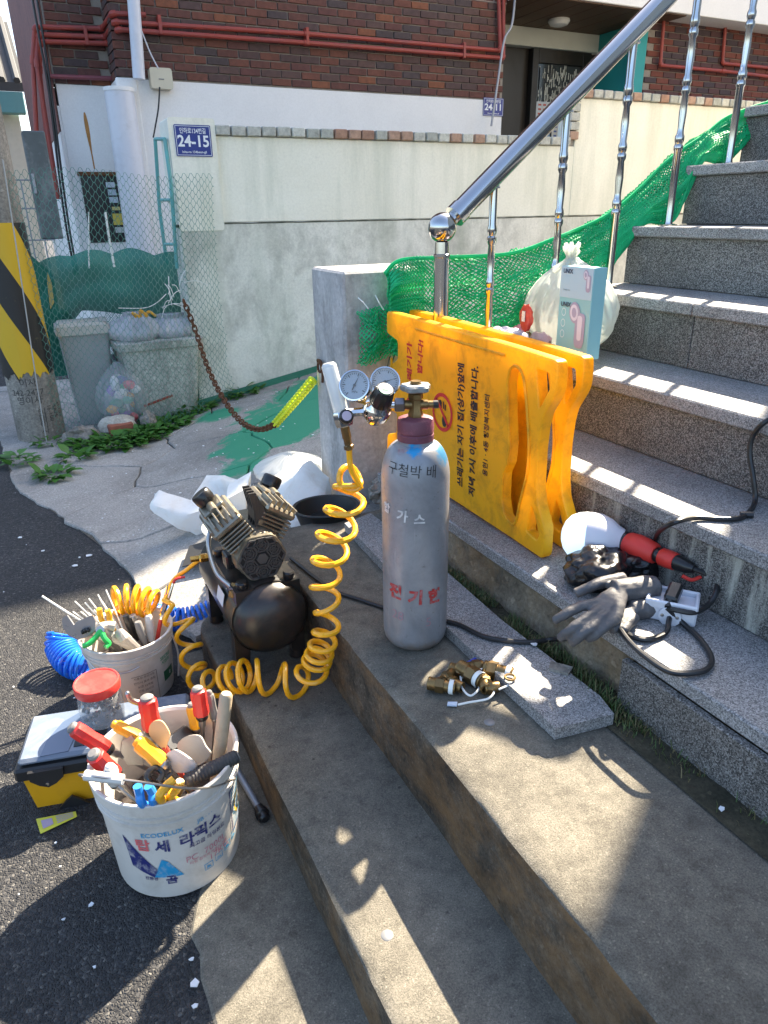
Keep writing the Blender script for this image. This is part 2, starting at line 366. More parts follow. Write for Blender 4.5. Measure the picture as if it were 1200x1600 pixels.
# soil bed under the broken slabs
b = MB(); n = 40
def bed(u, v):
    y = 2.0 + v * 4.6; xl = -.3
    for (xa, ya), (xb, yb) in zip(BX[:9], BX[1:10]):
        if ya <= y <= yb: xl = xa + (xb - xa) * (y - ya) / (yb - ya)
    x = xl + u ** 1.5 * (6.2 - xl); return (x, y, max(.004, yard_h(x, y) - .022))
b.sheet(bed, 60, 60)
yard = struct('broken_concrete_yard', b, DIRT)
def clip(poly, p, nrm):
    out = []; k = len(poly)
    for i in range(k):
        a, c = poly[i], poly[(i + 1) % k]; da = (a - p).dot(nrm); dc = (c - p).dot(nrm)
        if da <= 0: out.append(a)
        if (da < 0) != (dc < 0): out.append(a.lerp(c, da / (da - dc)))
    return out
seeds = [(.32, 2.62), (.75, 2.62), (.45, 3.25), (.05, 3.85), (.75, 3.7), (.30, 4.35), (-.05, 4.5), (1.2, 3.05), (1.35, 3.72), (1.05, 4.35), (1.75, 4.5), (2.1, 3.4), (2.6, 4.3), (.75, 4.8), (.1, 5.3), (1.5, 2.6), (.6, 5.6), (3.4, 3.0), (3.6, 4.4), (4.8, 3.6), (.9, 6.2), (.45, 2.25), (.85, 2.22), (5.6, 4.6), (1.35, 4.75)]
for si, sd in enumerate(seeds):
    poly = [Vector((x, y, 0)) for x, y in BX]; s0 = Vector((sd[0], sd[1], 0))
    for sj, sd2 in enumerate(seeds):
        if sj == si: continue
        s1 = Vector((sd2[0], sd2[1], 0)); mid = (s0 + s1) / 2; poly = clip(poly, mid - (s1 - s0).normalized() * .004, (s1 - s0).normalized())
        if len(poly) < 3: break
    if len(poly) < 3: continue
    # ragged broken outline: resample each side and shake it
    P = []
    for i in range(len(poly)):
        a, c = poly[i], poly[(i + 1) % len(poly)]; k = max(1, int((c - a).length / .05)); nn = (c - a).normalized().cross(Vector((0, 0, 1)))
        for j in range(k):
            q = a.lerp(c, j / k); am = .028 * noise.noise(q * 5) + .012 * noise.noise(q * 17)
            P.append(q + Vector((am, .8 * noise.noise(q * 5 + Vector((9, 9, 0))) * .03, 0)))
    cen = sum(P, Vector()) / len(P); rings = [1.0, .985, .6, .25]; vs = []; k = len(P); tl = random.uniform(-.004, .006)
    for ri, f in enumerate(rings):
        for q in P:
            w = cen + (q - cen) * f; h = yard_h(w.x, w.y) + tl + .006 * noise.noise(w * 6) - (.006 if ri == 0 else 0); vs.append((w.x, w.y, h))
    for q in P: vs.append((q.x, q.y, yard_h(q.x, q.y) - .03))
    vs.append((cen.x, cen.y, yard_h(cen.x, cen.y) + tl)); fs = []
    for ri in range(3):
        for i in range(k): fs.append((ri * k + i, ri * k + (i + 1) % k, (ri + 1) * k + (i + 1) % k, (ri + 1) * k + i))
    for i in range(k): fs.append((4 * k + i, 4 * k + (i + 1) % k, (i + 1) % k, i)); fs.append((3 * k + i, 3 * k + (i + 1) % k, 5 * k))
    sm = MB(); sm.add(vs, fs); obj('slab', sm, YARD, yard)

# concrete apron between the asphalt and the low steps, ragged asphalt edge
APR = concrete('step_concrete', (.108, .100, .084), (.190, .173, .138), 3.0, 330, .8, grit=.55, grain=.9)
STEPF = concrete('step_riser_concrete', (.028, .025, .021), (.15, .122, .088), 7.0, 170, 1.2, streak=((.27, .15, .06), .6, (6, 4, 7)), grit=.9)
b = MB(); vs = []; k = 60
for i in range(k + 1):
    y = -.9 + 2.9 * i / k; xa = .075 + .022 * noise.noise(Vector((y * 5, 1, 0))) + .014 * noise.noise(Vector((y * 19, 4, 0))) + .17 * max(0, min(1, (y - 1.05) / .35)); vs += [(xa, y, .001), (xa + .006, y, .006), (.33, y, .009)]
fs = []
for i in range(k):
    for j in (0, 1): fs.append((i * 3 + j, i * 3 + j + 1, (i + 1) * 3 + j + 1, (i + 1) * 3 + j))
b.add(vs, fs); struct('concrete_apron', b, APR)

# ================================================================ LOW CONCRETE STEPS
def worn_step(name, x0, x1, y0, y1, z1, label, endround=0.0):
    """cast concrete step with a softened, slightly chipped nose"""
    b = MB(); prof = [(0, -.02), (0, z1 * .5), (.0005, z1 - .018), (.003, z1 - .006), (.010, z1 - .0008), (.03, z1), (.12, z1), (x1 - x0, z1)]
    k = int((y1 - y0) / .025); vs = []; fs = []; m = len(prof)
    for i in range(k + 1):
        y = y0 + (y1 - y0) * i / k
        ch = max(0, noise.noise(Vector((y * 9, x0 * 7, 2))) - .30) * .030; wob = .004 * noise.noise(Vector((y * 3, x0, 5)))
        er = 0 if endround == 0 else max(0, endround - math.sqrt(max(0, endround ** 2 - max(0, y - (y1 - endround)) ** 2)))
        for j, (dx, z) in enumerate(prof):
            e = 1 if j in (2, 3, 4) else 0
            zz = z - e * ch * .7 + (.0025 * noise.noise(Vector((y * 7, dx * 9, z * 4))) if j >= 4 else 0)
            vs.append((x0 + dx + wob + er + e * ch * .8 + .003 * noise.noise(Vector((y * 11, z * 20, x0))) * (1 if j < 3 else 0), y, zz))
    for i in range(k):
        for j in range(m - 1): fs.append((i * m + j, i * m + j + 1, (i + 1) * m + j + 1, (i + 1) * m + j))
    c = len(vs); last = [k * m + j for j in range(m)]; vs.append((x1, y1, -.02)); fs.append(tuple(last + [c]))
    mi = []
    b.add(vs, fs)
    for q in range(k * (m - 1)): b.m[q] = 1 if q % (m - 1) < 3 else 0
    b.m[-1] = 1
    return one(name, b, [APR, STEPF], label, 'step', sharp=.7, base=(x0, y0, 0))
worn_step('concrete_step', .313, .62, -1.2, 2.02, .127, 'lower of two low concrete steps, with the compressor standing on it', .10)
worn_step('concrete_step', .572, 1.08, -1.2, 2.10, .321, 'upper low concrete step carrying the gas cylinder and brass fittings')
# flush survey studs set in the two steps
STUD = mat('zinc_stud', (.17, .175, .18), .55, .2, .1, 40)
for p, z, w in (((0.3741,0.7727,0.1270), .127, 'lower'), ((0.7127,0.9673,0.3210), .321, 'upper')):
    b = MB(); b.lathe([(.011, -.004), (.011, .0012), (.0095, .0022), (.0, .0024)], (p[0], p[1], z), n=20)
    one('survey_stud', b, STUD, 'small round metal stud set flush in the %s concrete step' % w, 'stud', 'studs set in the low steps')

# ================================================================ GRANITE STAIRCASE
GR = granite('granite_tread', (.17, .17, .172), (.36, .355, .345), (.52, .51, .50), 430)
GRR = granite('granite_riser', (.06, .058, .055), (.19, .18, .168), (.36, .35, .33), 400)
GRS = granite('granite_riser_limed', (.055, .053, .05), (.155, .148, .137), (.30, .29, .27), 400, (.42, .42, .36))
CORE = concrete('stair_core_concrete', (.10, .085, .062), (.24, .20, .145), 6, 90, .9, streak=((.30, .19, .09), .5, (5, 5, 3)))
NX = [.995, 1.225, 1.462, 1.735, 2.005, 2.262, 2.52]
NZ = [.477, .667, .853, 1.043, 1.239, 1.436, 1.634]
YE = 2.07
st = thing('granite_staircase', 'grey granite staircase climbing to the right beside the steel railing', 'staircase', (.98, 0, .32))
b = MB(); prof = [(1.03, .20)]
for i in range(7): prof += [(NX[i] + .034, NZ[i - 1] - .001 if i else .20), (NX[i] + .034, NZ[i] - .036)]
prof += [(7.5, NZ[6] - .036), (7.5, .0), (1.03, 0.0)]
prof = prof[1:]
b.prism([(x, 0, z) for x, z in prof], (0, 1, 0), -1.3, YE - .012); obj('core', b, CORE, st)
joints = {3: [1.495], 1: [.62], 2: [.93], 4: [1.05], 5: [1.55], 0: [.35], 6: [1.2]}
for i in range(7):
    x1 = NX[i + 1] + .030 if i < 6 else 4.2
    ys = [-1.3] + joints[i] + [YE]
    for a, c in zip(ys, ys[1:]):
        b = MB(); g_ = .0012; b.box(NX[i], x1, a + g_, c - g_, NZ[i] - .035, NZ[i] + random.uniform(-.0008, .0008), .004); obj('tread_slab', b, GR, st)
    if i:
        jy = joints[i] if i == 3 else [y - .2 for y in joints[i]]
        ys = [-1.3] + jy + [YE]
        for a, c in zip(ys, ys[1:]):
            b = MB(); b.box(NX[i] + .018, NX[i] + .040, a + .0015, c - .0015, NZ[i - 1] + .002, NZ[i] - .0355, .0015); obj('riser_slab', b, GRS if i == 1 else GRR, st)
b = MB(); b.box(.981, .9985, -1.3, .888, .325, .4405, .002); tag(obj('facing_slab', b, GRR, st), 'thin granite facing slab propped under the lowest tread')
# the unclad end of the lowest riser: rough crumbling concrete
b = MB()
def rough_riser(u, v):
    y = .89 + u * (YE - .89); z = .315 + v * .128; q = Vector((y * 9, z * 14, 3)); return (1.018 + .016 * noise.noise(q) + .008 * noise.noise(q * 3.1) - .012 * (1 - v), y, z)
b.sheet(rough_riser, 90, 10); obj('bare_riser', b, CORE, st)
# loose granite plank lying on the upper step
b = MB(); po = [(.797, .862), (.930, .842), (.945, .90), (.938, 1.25), (.952, 1.55), (.945, 2.02), (.832, 1.985), (.800, 1.4)]
b.prism([(x, y, 0) for x, y in po], (0, 0, 1), .3235, .352); b2 = bmesh.new()
one('granite_plank', b, GR, 'loose pale granite plank lying along the step behind the gas cylinder', 'stone slab')
# ================================================================ PILLAR
PIL = concrete('pillar_paint', (.32, .31, .30), (.52, .51, .49), 5, 60, .4, grain=.35, streak=((.14, .15, .14), .55, (9, 9, 2.2)))
b = MB(); b.box(.98, 1.30, 2.27, 2.56, .12, 1.117, .008)
bm_ = []
one('concrete_pillar', b, PIL, 'square grey painted concrete pillar with the chain hooked to it', 'pillar')
# low dark side wall of the stairs behind the safety net
b = MB(); b.box(1.30, 2.9, 2.30, 2.44, .1, .86, .006); one('side_wall', b, CORE, 'low concrete wall along the stairs behind the green safety net', 'wall')

# ================================================================ RETAINING WALL
YW = 4.95
def wall_stain(N, L, co, c):
    mp = N.new('ShaderNodeMapping'); mp.inputs['Scale'].default_value = (5, 5, .55); L.new(co, mp.inputs[0])
    n = tex(N, L, 'Noise', 1.0, 6, .7, mp.outputs[0]); r = ramp(N, [(.46, 0.0), (.76, .55)]); L.new(n.outputs[0], r.inputs[0]); c = mixc(N, L, r.outputs[0], c, (.42, .46, .36))
    n = tex(N, L, 'Noise', 5.5, 9, .75, co, 1.0); r = ramp(N, [(.64, 0.0), (.78, .40)]); L.new(n.outputs[0], r.inputs[0]); return mixc(N, L, r.outputs[0], c, (.26, .29, .27))
CREAM = concrete('cream_wall_paint', (.80, .775, .65), (.89, .865, .75), 1.6, 60, .18, wall_stain, grain=.14)
PLINTH = concrete('plinth_paint', (.66, .65, .57), (.84, .82, .74), 2.4, 60, .3, wall_stain, grain=.25, streak=((.26, .26, .22), .55, (4, 4, 2.6)))
GREEN = mat('green_wall_paint', (.035, .19, .12), .6, 0, .25, 9, .2, 60, (.25, .25, .22), .5, 7, world=True)
SEAM = mat('dark_seam', (.10, .105, .08), .9, 0, .6, 14, .5, 60, (.35, .35, .30), .8, 9, world=True)
rw = thing('retaining_wall', 'cream painted retaining wall with brick coping behind the yard', 'wall', (1.02, YW, 0))
b = MB(); b.box(1.02, 4.165, YW, YW + .22, 1.247, 1.75, .004); b.box(4.165, 8.5, YW, YW + .22, 1.247, 2.085, .004); obj('upper_render', b, CREAM, rw)
b = MB(); b.box(1.012, 8.5, YW - .016, YW + .23, -.1, 1.245, .006); obj('plinth', b, PLINTH, rw)
b = MB(); b.sheet(lambda u, v: (1.302 + 7.1 * u, YW - .0185 - .002 * v, 1.236 + v * (.0085 + .004 * noise.noise(Vector((u * 60, 0, 0))))), 220, 1); obj('seam_strip', b, SEAM, rw)  # thin mottled dark strip along the joint between plinth and upper render
b = MB(); pp = round2d([(1.012, 1.2), (1.012, 1.842), (1.30, 1.842), (1.30, 1.2)], .02); b.prism([(x, 0, z) for x, z in pp], (0, 1, 0), YW - .020, YW + .24); obj('end_pilaster', b, CREAM, rw)
b = MB()
b.add([(1.0, YW - .022, -.05), (3.6, YW - .022, -.05), (3.6, YW - .022, .50), (2.4, YW - .022, .345), (1.95, YW - .022, .265), (1.0, YW - .022, .105)], [(0, 1, 2, 3, 4, 5)]); b.add([(1.0, YW + .1, -.05), (1.0, YW + .1, .105)], []); b.f.append((0, 6, 7, 5)); b.m.append(0)
obj('painted_band', b, GREEN, rw)
def brick_obj_mat(name, stops, sc=22):
    m, N, L, B = nodes(name); oi = N.new('ShaderNodeObjectInfo'); co = coords(N)
    r = ramp(N, stops); r.color_ramp.interpolation = 'CONSTANT'; L.new(oi.outputs['Random'], r.inputs[0])
    ad = N.new('ShaderNodeVectorMath'); ad.operation = 'ADD'; L.new(coords(N, True), ad.inputs[0]); L.new(oi.outputs['Random'], ad.inputs[1])
    n = tex(N, L, 'Noise', sc, 7, .75, ad.outputs[0]); r2 = ramp(N, [(.3, .55), (.7, 1.35)]); L.new(n.outputs[0], r2.inputs[0]); c = mixc(N, L, .85, r.outputs[0], r2.outputs[0], 'MULTIPLY')
    n2 = tex(N, L, 'Noise', sc * 2.5, 5, .7, ad.outputs[0]); r3 = ramp(N, [(.60, 0.0), (.74, .6)]); L.new(n2.outputs[0], r3.inputs[0]); c = mixc(N, L, r3.outputs[0], c, (.13, .10, .10))
    L.new(c, B.inputs['Base Color']); B.inputs['Roughness'].default_value = .85
    bp = N.new('ShaderNodeBump'); bp.inputs['Strength'].default_value = .5; bp.inputs['Distance'].default_value = .004; L.new(n2.outputs[0], bp.inputs['Height']); L.new(bp.outputs[0], B.inputs['Normal'])
    return m
COPB = brick_obj_mat('coping_brick_paint', [(0, (.46, .46, .41)), (.3, (.38, .39, .35)), (.52, (.40, .26, .19)), (.70, (.55, .55, .49)), (.86, (.34, .20, .14))], 30)
MORT = mat('mortar', (.30, .285, .26), .95, 0, .25, 30, .4, 120, world=True)
cb = MB(); cb.box(-.044, .044, -.05, .05, -.028, .028, .005); cbm = None
def instance(name, me_owner, parent, loc, rot=(0, 0, 0)):
    o = me_owner.copy(); COL.objects.link(o); o.name = name; o.parent = parent; o.location = Vector(loc) - parent.location if parent else loc; o.rotation_euler = rot; return o
proto = None
def coping(x0, x1, z):
    global proto
    x = x0 + .045
    while x < x1 - .03:
        if proto is None:
            proto = obj('coping_brick', cb, COPB, rw, local=True); o = proto; o.location = Vector((x, YW + .02, z)) - rw.location
        else: o = instance('coping_brick', proto, rw, (x, YW + .02, z + random.uniform(-.002, .002)))
        o.rotation_euler = (random.uniform(-.02, .02), 0, random.uniform(-.05, .05)); x += .1005
b = MB(); b.box(1.302, 4.16, YW + .01, YW + .2, 1.751, 1.800, .003); b.box(4.17, 8.5, YW + .01, YW + .2, 2.086, 2.142, .003); obj('coping_bed', b, MORT, rw)
coping(1.302, 4.13, 1.781); coping(4.10, 8.4, 2.117)
for k in range(5): instance('coping_brick', proto, rw, (4.135, YW + .022, 1.825 + .064 * k), (0, 0, random.uniform(-.05, .05)))

# ================================================================ BRICK BUILDING
YB = 7.4; YR = 7.75; ROOF = 9.15
BRK = brick_obj_mat('facade_brick', [(0, (.12, .046, .034)), (.22, (.085, .048, .043)), (.40, (.145, .052, .034)), (.58, (.068, .047, .046)), (.70, (.115, .044, .036)), (.86, (.20, .070, .034)), (.93, (.10, .055, .046))], 24)
WHITE = concrete('white_render', (.76, .74, .71), (.84, .82, .79), 1.4, 60, .12, grain=.10)
BM = mat('brick_mortar', (.27, .235, .20), .95, 0, .3, 25, .5, 140, world=True)
def far_brick():
    m, N, L, B = nodes('brickwork_far'); co = coords(N, True); mp = N.new('ShaderNodeMapping'); mp.vector_type = 'POINT'; mp.inputs['Rotation'].default_value = (math.radians(90), 0, 0); L.new(co, mp.inputs[0])
    cx = N.new('ShaderNodeSeparateXYZ'); L.new(co, cx.inputs[0]); ad = N.new('ShaderNodeMath'); ad.operation = 'ADD'; L.new(cx.outputs[0], ad.inputs[0]); L.new(cx.outputs[1], ad.inputs[1]); cc = N.new('ShaderNodeCombineXYZ'); L.new(ad.outputs[0], cc.inputs[0]); L.new(cx.outputs[2], cc.inputs[1])
    t = N.new('ShaderNodeTexBrick'); t.inputs['Scale'].default_value = 1; t.inputs['Brick Width'].default_value = .2; t.inputs['Row Height'].default_value = .067; t.inputs['Mortar Size'].default_value = .006
    t.inputs['Color1'].default_value = (.15, .05, .035, 1); t.inputs['Color2'].default_value = (.07, .035, .035, 1); t.inputs['Mortar'].default_value = (.30, .25, .21, 1); L.new(cc.outputs[0], t.inputs[0]); L.new(t.outputs[0], B.inputs['Base Color']); B.inputs['Roughness'].default_value = .9
    bp = N.new('ShaderNodeBump'); bp.inputs['Strength'].default_value = .8; bp.inputs['Distance'].default_value = .006; bp.invert = True; L.new(t.outputs['Fac'], bp.inputs['Height']); L.new(bp.outputs[0], B.inputs['Normal']); return m
FARB = far_brick()
bl = thing('brick_building', 'red brick house with white rendered base, gas pipes and recessed entrance', 'building', (.62, YB, 0))
ZB = 2.405      # top of the white render / first brick course
b = MB(); b.box(1.132, 5.17, YB - .006, YB + 3.0, ZB + .8735, ROOF); b.box(.64, 1.13, YR - .006, YR + 3.0, ZB + .7765, ROOF); b.box(5.17, 16, YB, YB + .3, 3.62, ROOF); b.box(5.17, 16, YB + .9, YB + 3, 3.62, ROOF); b.box(7.19, 16, YB, YB + 3, 3.25, 3.62)
obj('upper_brickwork', b, FARB, bl)
b = MB(); b.box(.63, 16.1, YB - .1, YB + 5, ROOF, ROOF + .12); obj('roof_edge', b, WHITE, bl)
b = MB(); b.box(.622, .64, YR, YR + 4.6, 2.0, ROOF); obj('side_brickwork', b, mat('side_brick_rough', (.22, .10, .085), .9, 0, .5, 30, 1.0, 40, (.07, .04, .04), .6, 6, world=True), bl)
b = MB(); b.box(1.128, 5.17, YB - .004, YB + .5, 0, ZB - .01, .004); b.box(.66, 1.128, YR - .004, YR + .5, 0, ZB - .03, .004); b.box(.630, .66, YR, YR + 4.4, 0, ZB - .2, .004); b.box(7.19, 16, YB - .004, YB + .5, 0, ZB - .01, .004)
b.box(1.118, 1.30, YB - .012, YB + .02, 0, ZB - .005, .01); obj('white_base', b, WHITE, bl)
bw = obj('front_brick_wall', MB().box(1.14, 5.165, YB + .004, YB + .2, ZB - .012, ZB + .873), BM, bl)
bw2 = obj('recess_brick_wall', MB().box(.645, 1.14, YR + .004, YR + .2, ZB - .032, ZB + .776).box(1.14, 1.16, YB + .004, YR + .1, ZB - .01, ZB + .87), BM, bl)
fb = MB(); fb.box(-.095, .095, -.012, .012, -.0285, .0285, .003); fproto = obj('brick', fb, BRK, bw, local=True); first = True
hb = MB(); hb.box(-.045, .045, -.012, .012, -.0285, .0285, .003); hproto = obj('brick', hb, BRK, bw, local=True); hfirst = True
def lay(parent, x0, x1, y, z0, rows, off0=0, ax='x'):
    global first, hfirst
    for r in range(rows):
        z = z0 + .0335 + .067 * r; x = x0 - (.1 if (r + off0) % 2 else 0)
        while x < x1 - .02:
            a = max(x, x0); c = min(x + .19, x1)
            if c - a > .05:
                half = (c - a) < .13; src = hproto if half else fproto
                if half and c - a < .08: x += .2; continue
                if half and hfirst: o = hproto; hfirst = False
                elif (not half) and first: o = fproto; first = False
                else: o = src.copy(); COL.objects.link(o)
                o.parent = parent; p = Vector(((a + c) / 2, y, z)) if ax == 'x' else Vector((y, (a + c) / 2, z))
                o.location = p - bl.location + Vector((random.uniform(-.002, .002), random.uniform(-.003, .003), random.uniform(-.0015, .0015))); o.scale = ((c - a) / (.09 if half else .19), 1, 1)
                if ax != 'x': o.rotation_euler = (0, 0, math.pi / 2)
            x += .2
lay(bw, 1.135, 5.16, YB, ZB, 13)
lay(bw2, .66, 1.125, YR, ZB - .03, 12, 1)
lay(bw2, YB + .01, YR - .01, 1.143, ZB - .005, 13, 1, 'y')
# bricks right of the entrance, small in the picture: one joined part
b = MB()
for r in range(14):
    x = 7.2 - (.1 if r % 2 else 0)
    while x < 10.4:
        if x >= 7.19: b.box(x, x + .19, YB - .012, YB + .012, ZB + .067 * r + .005, ZB + .067 * r + .062, .003, mi=random.randrange(4))
        x += .2
tag(obj('entrance_side_bricks', b, [mat('side_brick_%d' % k, c, .9, 0, .3, 30, .4, 80, world=True) for k, c in enumerate(((.12, .036, .027), (.085, .04, .04), (.15, .045, .03), (.06, .04, .044)))], bl), kind='stuff')
obj('side_mortar', MB().box(7.195, 10.4, YB + .004, YB + .2, ZB, 3.3), BM, bl)
# recessed entrance: fascia, soffit, lintel, teal side wall, door
TEAL = mat('teal_paint', (.02, .30, .30), .6, 0, .12, 5, .15, 60)
DARK = mat('dark_door_frame', (.016, .013, .011), .4, 0, .2, 20)
b = MB(); b.box(5.175, 16.0, YB - .35, YB - .001, 3.31, 3.62, .006); obj('fascia', b, WHITE, bl)
b = MB()
for k in range(9): b.box(5.18 + .25 * k, 5.18 + .25 * k + .24, YB - .33, YB + .90, 3.295, 3.308, .003)
obj('soffit_boards', b, mat('soffit_wood', (.10, .052, .025), .6, 0, .35, 20), bl)
b = MB(); b.lathe([(.12, 0), (.125, -.02), (.10, -.055), (.05, -.07), (0, -.072)], (6.15, YB + .35, 3.293), n=24); obj('ceiling_lamp', b, mat('opal_glass', (.75, .75, .72), .25), bl)
b = MB(); b.box(5.17, 7.18, YB + .78, YB + .90, 3.10, 3.293, .005); obj('lintel', b, mat('lintel_grey', (.55, .56, .50), .8, 0, .1, 6), bl)
b = MB(); b.box(7.14, 7.185, YB + .01, YB + .778, 1.0, 3.293); b.box(7.02, 7.185, YB - .008, YB + .009, 1.0, 3.293, .004); obj('teal_side_wall', b, TEAL, bl)
b = MB(); b.box(5.17, 7.3, YB + .915, YB + .95, 1.0, 3.6); b.box(5.17, 7.13, YB + .0, YB + .9, .9, 1.0); b.box(5.16, 5.17, YB + .21, YB + .9, 1.0, 3.29); obj('dark_hall', b, DARK, bl)
door = obj('entrance_door', MB().box(6.17, 6.26, YB + .82, YB + .91, 1.0, 3.10, .004).box(6.95, 7.08, YB + .82, YB + .91, 1.0, 3.10, .004).box(6.26, 6.95, YB + .82, YB + .91, 2.95, 3.10, .004), DARK, bl)
obj('pane', MB().box(6.26, 6.95, YB + .86, YB + .87, 1.0, 2.95), mat('door_glass', (.05, .055, .06), .06, 0, .1, 3), door)
b = MB(); random.seed(11)
for r in range(26):
    x = 6.30
    while x < 6.92:
        w = random.uniform(.008, .014); h = random.uniform(.03, .11); z = random.uniform(2.45, 2.86); b.box(x, x + w, YB + .853, YB + .855, z, z + h); x += random.uniform(.03, .20)
tag(obj('frosted_film', b, mat('film_white', (.55, .58, .56), .6), door), kind='stuff')
for k, (x0, x1, z0, z1, c) in enumerate(((6.28, 6.50, 2.36, 2.54, (.55, .60, .66)), (6.53, 6.78, 2.33, 2.54, (.62, .60, .52)), (6.28, 6.52, 2.14, 2.33, (.20, .32, .45)), (6.55, 6.8, 2.12, 2.30, (.55, .56, .55)))):
    b = MB(); b.box(x0, x1, YB + .846, YB + .849, z0, z1); pn = obj('notice', b, mat('notice_%d' % k, c, .7, 0, .1, 9), door)
    b = MB()
    for q in range(3):
        for u in range(3): b.box(x0 + .03 + .075 * u, x0 + .075 + .075 * u, YB + .843, YB + .8455, z1 - .045 - .05 * q, z1 - .025 - .05 * q)
    obj('print', b, mat('notice_ink_%d' % (k % 2), ((.45, .12, .10), (.08, .12, .30))[k % 2], .7), door)
# black meter opening in the recessed wall
vt = obj('meter_opening', MB().box(.735, 1.075, YR - .012, YR - .0055, 1.06, 1.64), mat('black_opening', (.012, .013, .014), .35), bl)
b = MB(); b.box(.715, 1.085, YR - .03, YR + .0, 1.64, 1.675, .006); obj('rusty_lintel', b, mat('rust_edge', (.14, .06, .025), .9, 0, .4, 40, .6), vt)
for k, (px, z, w, h, c) in enumerate(((.99, 1.565, .08, .045, (.55, .6, .65)), (.995, 1.50, .075, .05, (.45, .52, .58)), (1.0, 1.435, .08, .05, (.5, .56, .62)), (1.01, 1.36, .075, .03, (.6, .5, .18)), (1.01, 1.265, .085, .10, (.62, .48, .08)), (1.02, 1.17, .09, .05, (.5, .52, .5)))):
    b = MB(); b.box(px - w / 2, px + w / 2, YR - .0165, YR - .0135, z - h / 2, z + h / 2); obj('sticker', b, mat('meter_sticker_%d' % k, c, .6, 0, .2, 60), vt)
RUST = mat('rust_stain', (.42, .20, .06), .9, 0, .4, 30)
b = MB(); vs = []
for i in range(15):
    t = i / 14; w = .006 + .014 * math.sin(math.pi * min(1, t * 1.4) ** .8) * (1 - t * .7); zc = 2.16 - .46 * t; vs += [(.86 + .012 * t - w, YR - .0062, zc), (.86 + .012 * t + w, YR - .0062, zc)]
b.add(vs, [(2 * i, 2 * i + 1, 2 * i + 3, 2 * i + 2) for i in range(14)]); obj('rust_streak', b, RUST, bl)

# ================================================================ PIPES AND SIGNS ON THE BUILDING
RED = mat('red_oxide_paint', (.30, .045, .030), .5, 0, .25, 12, .15, 80, (.16, .05, .06), .6, 4)
def pipe(name, pts, r, m, label, cat, group=None, clamps=(), cm=None, n=10, rr=.03):
    root = thing(name, label, cat, pts[0], group); P = [Vector(p) for p in pts]; out = [P[0]]
    for i in range(1, len(P) - 1):       # rounded elbows
        a = (P[i - 1] - P[i]); c = (P[i + 1] - P[i]); q = min(rr, a.length * .4, c.length * .4); p1 = P[i] + a.normalized() * q; p2 = P[i] + c.normalized() * q
        out += [p1 * (1 - t) ** 2 + P[i] * 2 * t * (1 - t) + p2 * t * t for t in (0, .25, .5, .75, 1)]
    out.append(P[-1]); obj('tube', MB().tube(out, r, n), m, root)
    for i in range(1, len(P) - 1): obj('elbow', MB().tube([q for q in out[1 + (i - 1) * 5:1 + i * 5]], r * 1.3, n), m, root)
    for c in clamps:
        c = Vector(c); obj('clamp', MB().box(c.x - .014, c.x + .014, c.y - r - .006, c.y + .06, c.z - .07, c.z + .07, .003), cm or m, root)
    return root
yp = YB - .06; yq = YR - .06
G3 = 'red gas pipes running along the brick wall'
pipe('gas_pipe', [(0.3641,7.6900,1.5082), (0.5044,7.6900,2.5327), (0.5654,7.6900,2.7776), (1.1087,7.6900,2.8055), (1.1578,7.3400,2.8529), (1.4294,7.3400,2.8664)], .020, RED, 'uppermost red gas pipe, ending just past the white downpipe', 'pipe', G3)
pipe('gas_pipe', [(0.5113,7.6600,1.4431), (0.5283,7.6600,2.5061), (0.5802,7.6900,2.7237), (1.1257,7.6900,2.7450), (1.1693,7.3400,2.7953), (2.8892,7.3400,2.8369), (5.0737,7.3400,2.8501), (5.0132,7.3400,3.4598)], .020, RED, 'middle red gas pipe crossing the facade to the entrance corner', 'pipe', G3, [((0.9666,7.6900,2.7429)), ((1.5378,7.3400,2.8016)), ((2.8880,7.3400,2.8165)), ((4.6189,7.3400,2.8197))])
pipe('gas_pipe', [(0.4720,7.6900,1.4547), (0.5419,7.6900,2.4642), (0.5908,7.6900,2.6737), (1.1452,7.6900,2.6986), (1.1869,7.3400,2.7423), (2.8849,7.3400,2.7654), (5.1189,7.3400,2.7833), (5.0762,7.3400,3.4660)], .020, RED, 'lowest red gas pipe crossing the facade under its twin', 'pipe', G3)
pipe('gas_pipe', [(0.5843,7.6900,2.4189), (1.1689,7.6900,2.4312)], .019, mat('maroon_paint', (.20, .05, .06), .5, 0, .2, 10), 'short maroon pipe above the rust streaked white wall', 'pipe', G3)
GREYP = mat('grey_conduit', (.30, .31, .34), .4, .4, .2, 10)
pipe('steel_conduit', [(1.1671,7.6900,2.4905), (1.1623,7.6900,2.0960), (1.1451,7.6900,0.6943)], .012, GREYP, 'thin grey steel conduit with red cap beside the white column', 'pipe')
WHP = mat('white_downpipe', (.62, .63, .68), .35, 0, .08, 6, 0, 60, (.4, .4, .38), .4, 6)
pipe('downpipe', [(1.3518,7.2800,3.2174), (1.2972,7.2800,2.3763)], .052, WHP, 'grey white plastic downpipe crossing the brick wall', 'pipe', n=16)
b = MB(); c0 = (1.1233,7.2800,0.8391)
r_ = thing('white_column', 'half round white boxed drain column below the downpipe', 'column', (c0[0], 7.28, 0))
b = MB(); b.tube([(c0[0], 7.33, -.05), (c0[0], 7.33, 2.29)], .125, 24); obj('casing', b, WHP, r_)
b = MB(); b.lathe([(.13, 2.28), (.13, 2.31), (.07, 2.32)], (c0[0], 7.33, 0), n=24); obj('cap', b, WHITE, r_)
pipe('gas_pipe', [(7.3332,7.3400,3.6264), (7.3779,7.3400,2.8545), (8.4455,7.3400,2.8566), (9.4690,7.3400,2.8430)], .02, RED, 'upper red gas pipe on the dark brick right of the entrance', 'pipe', G3)
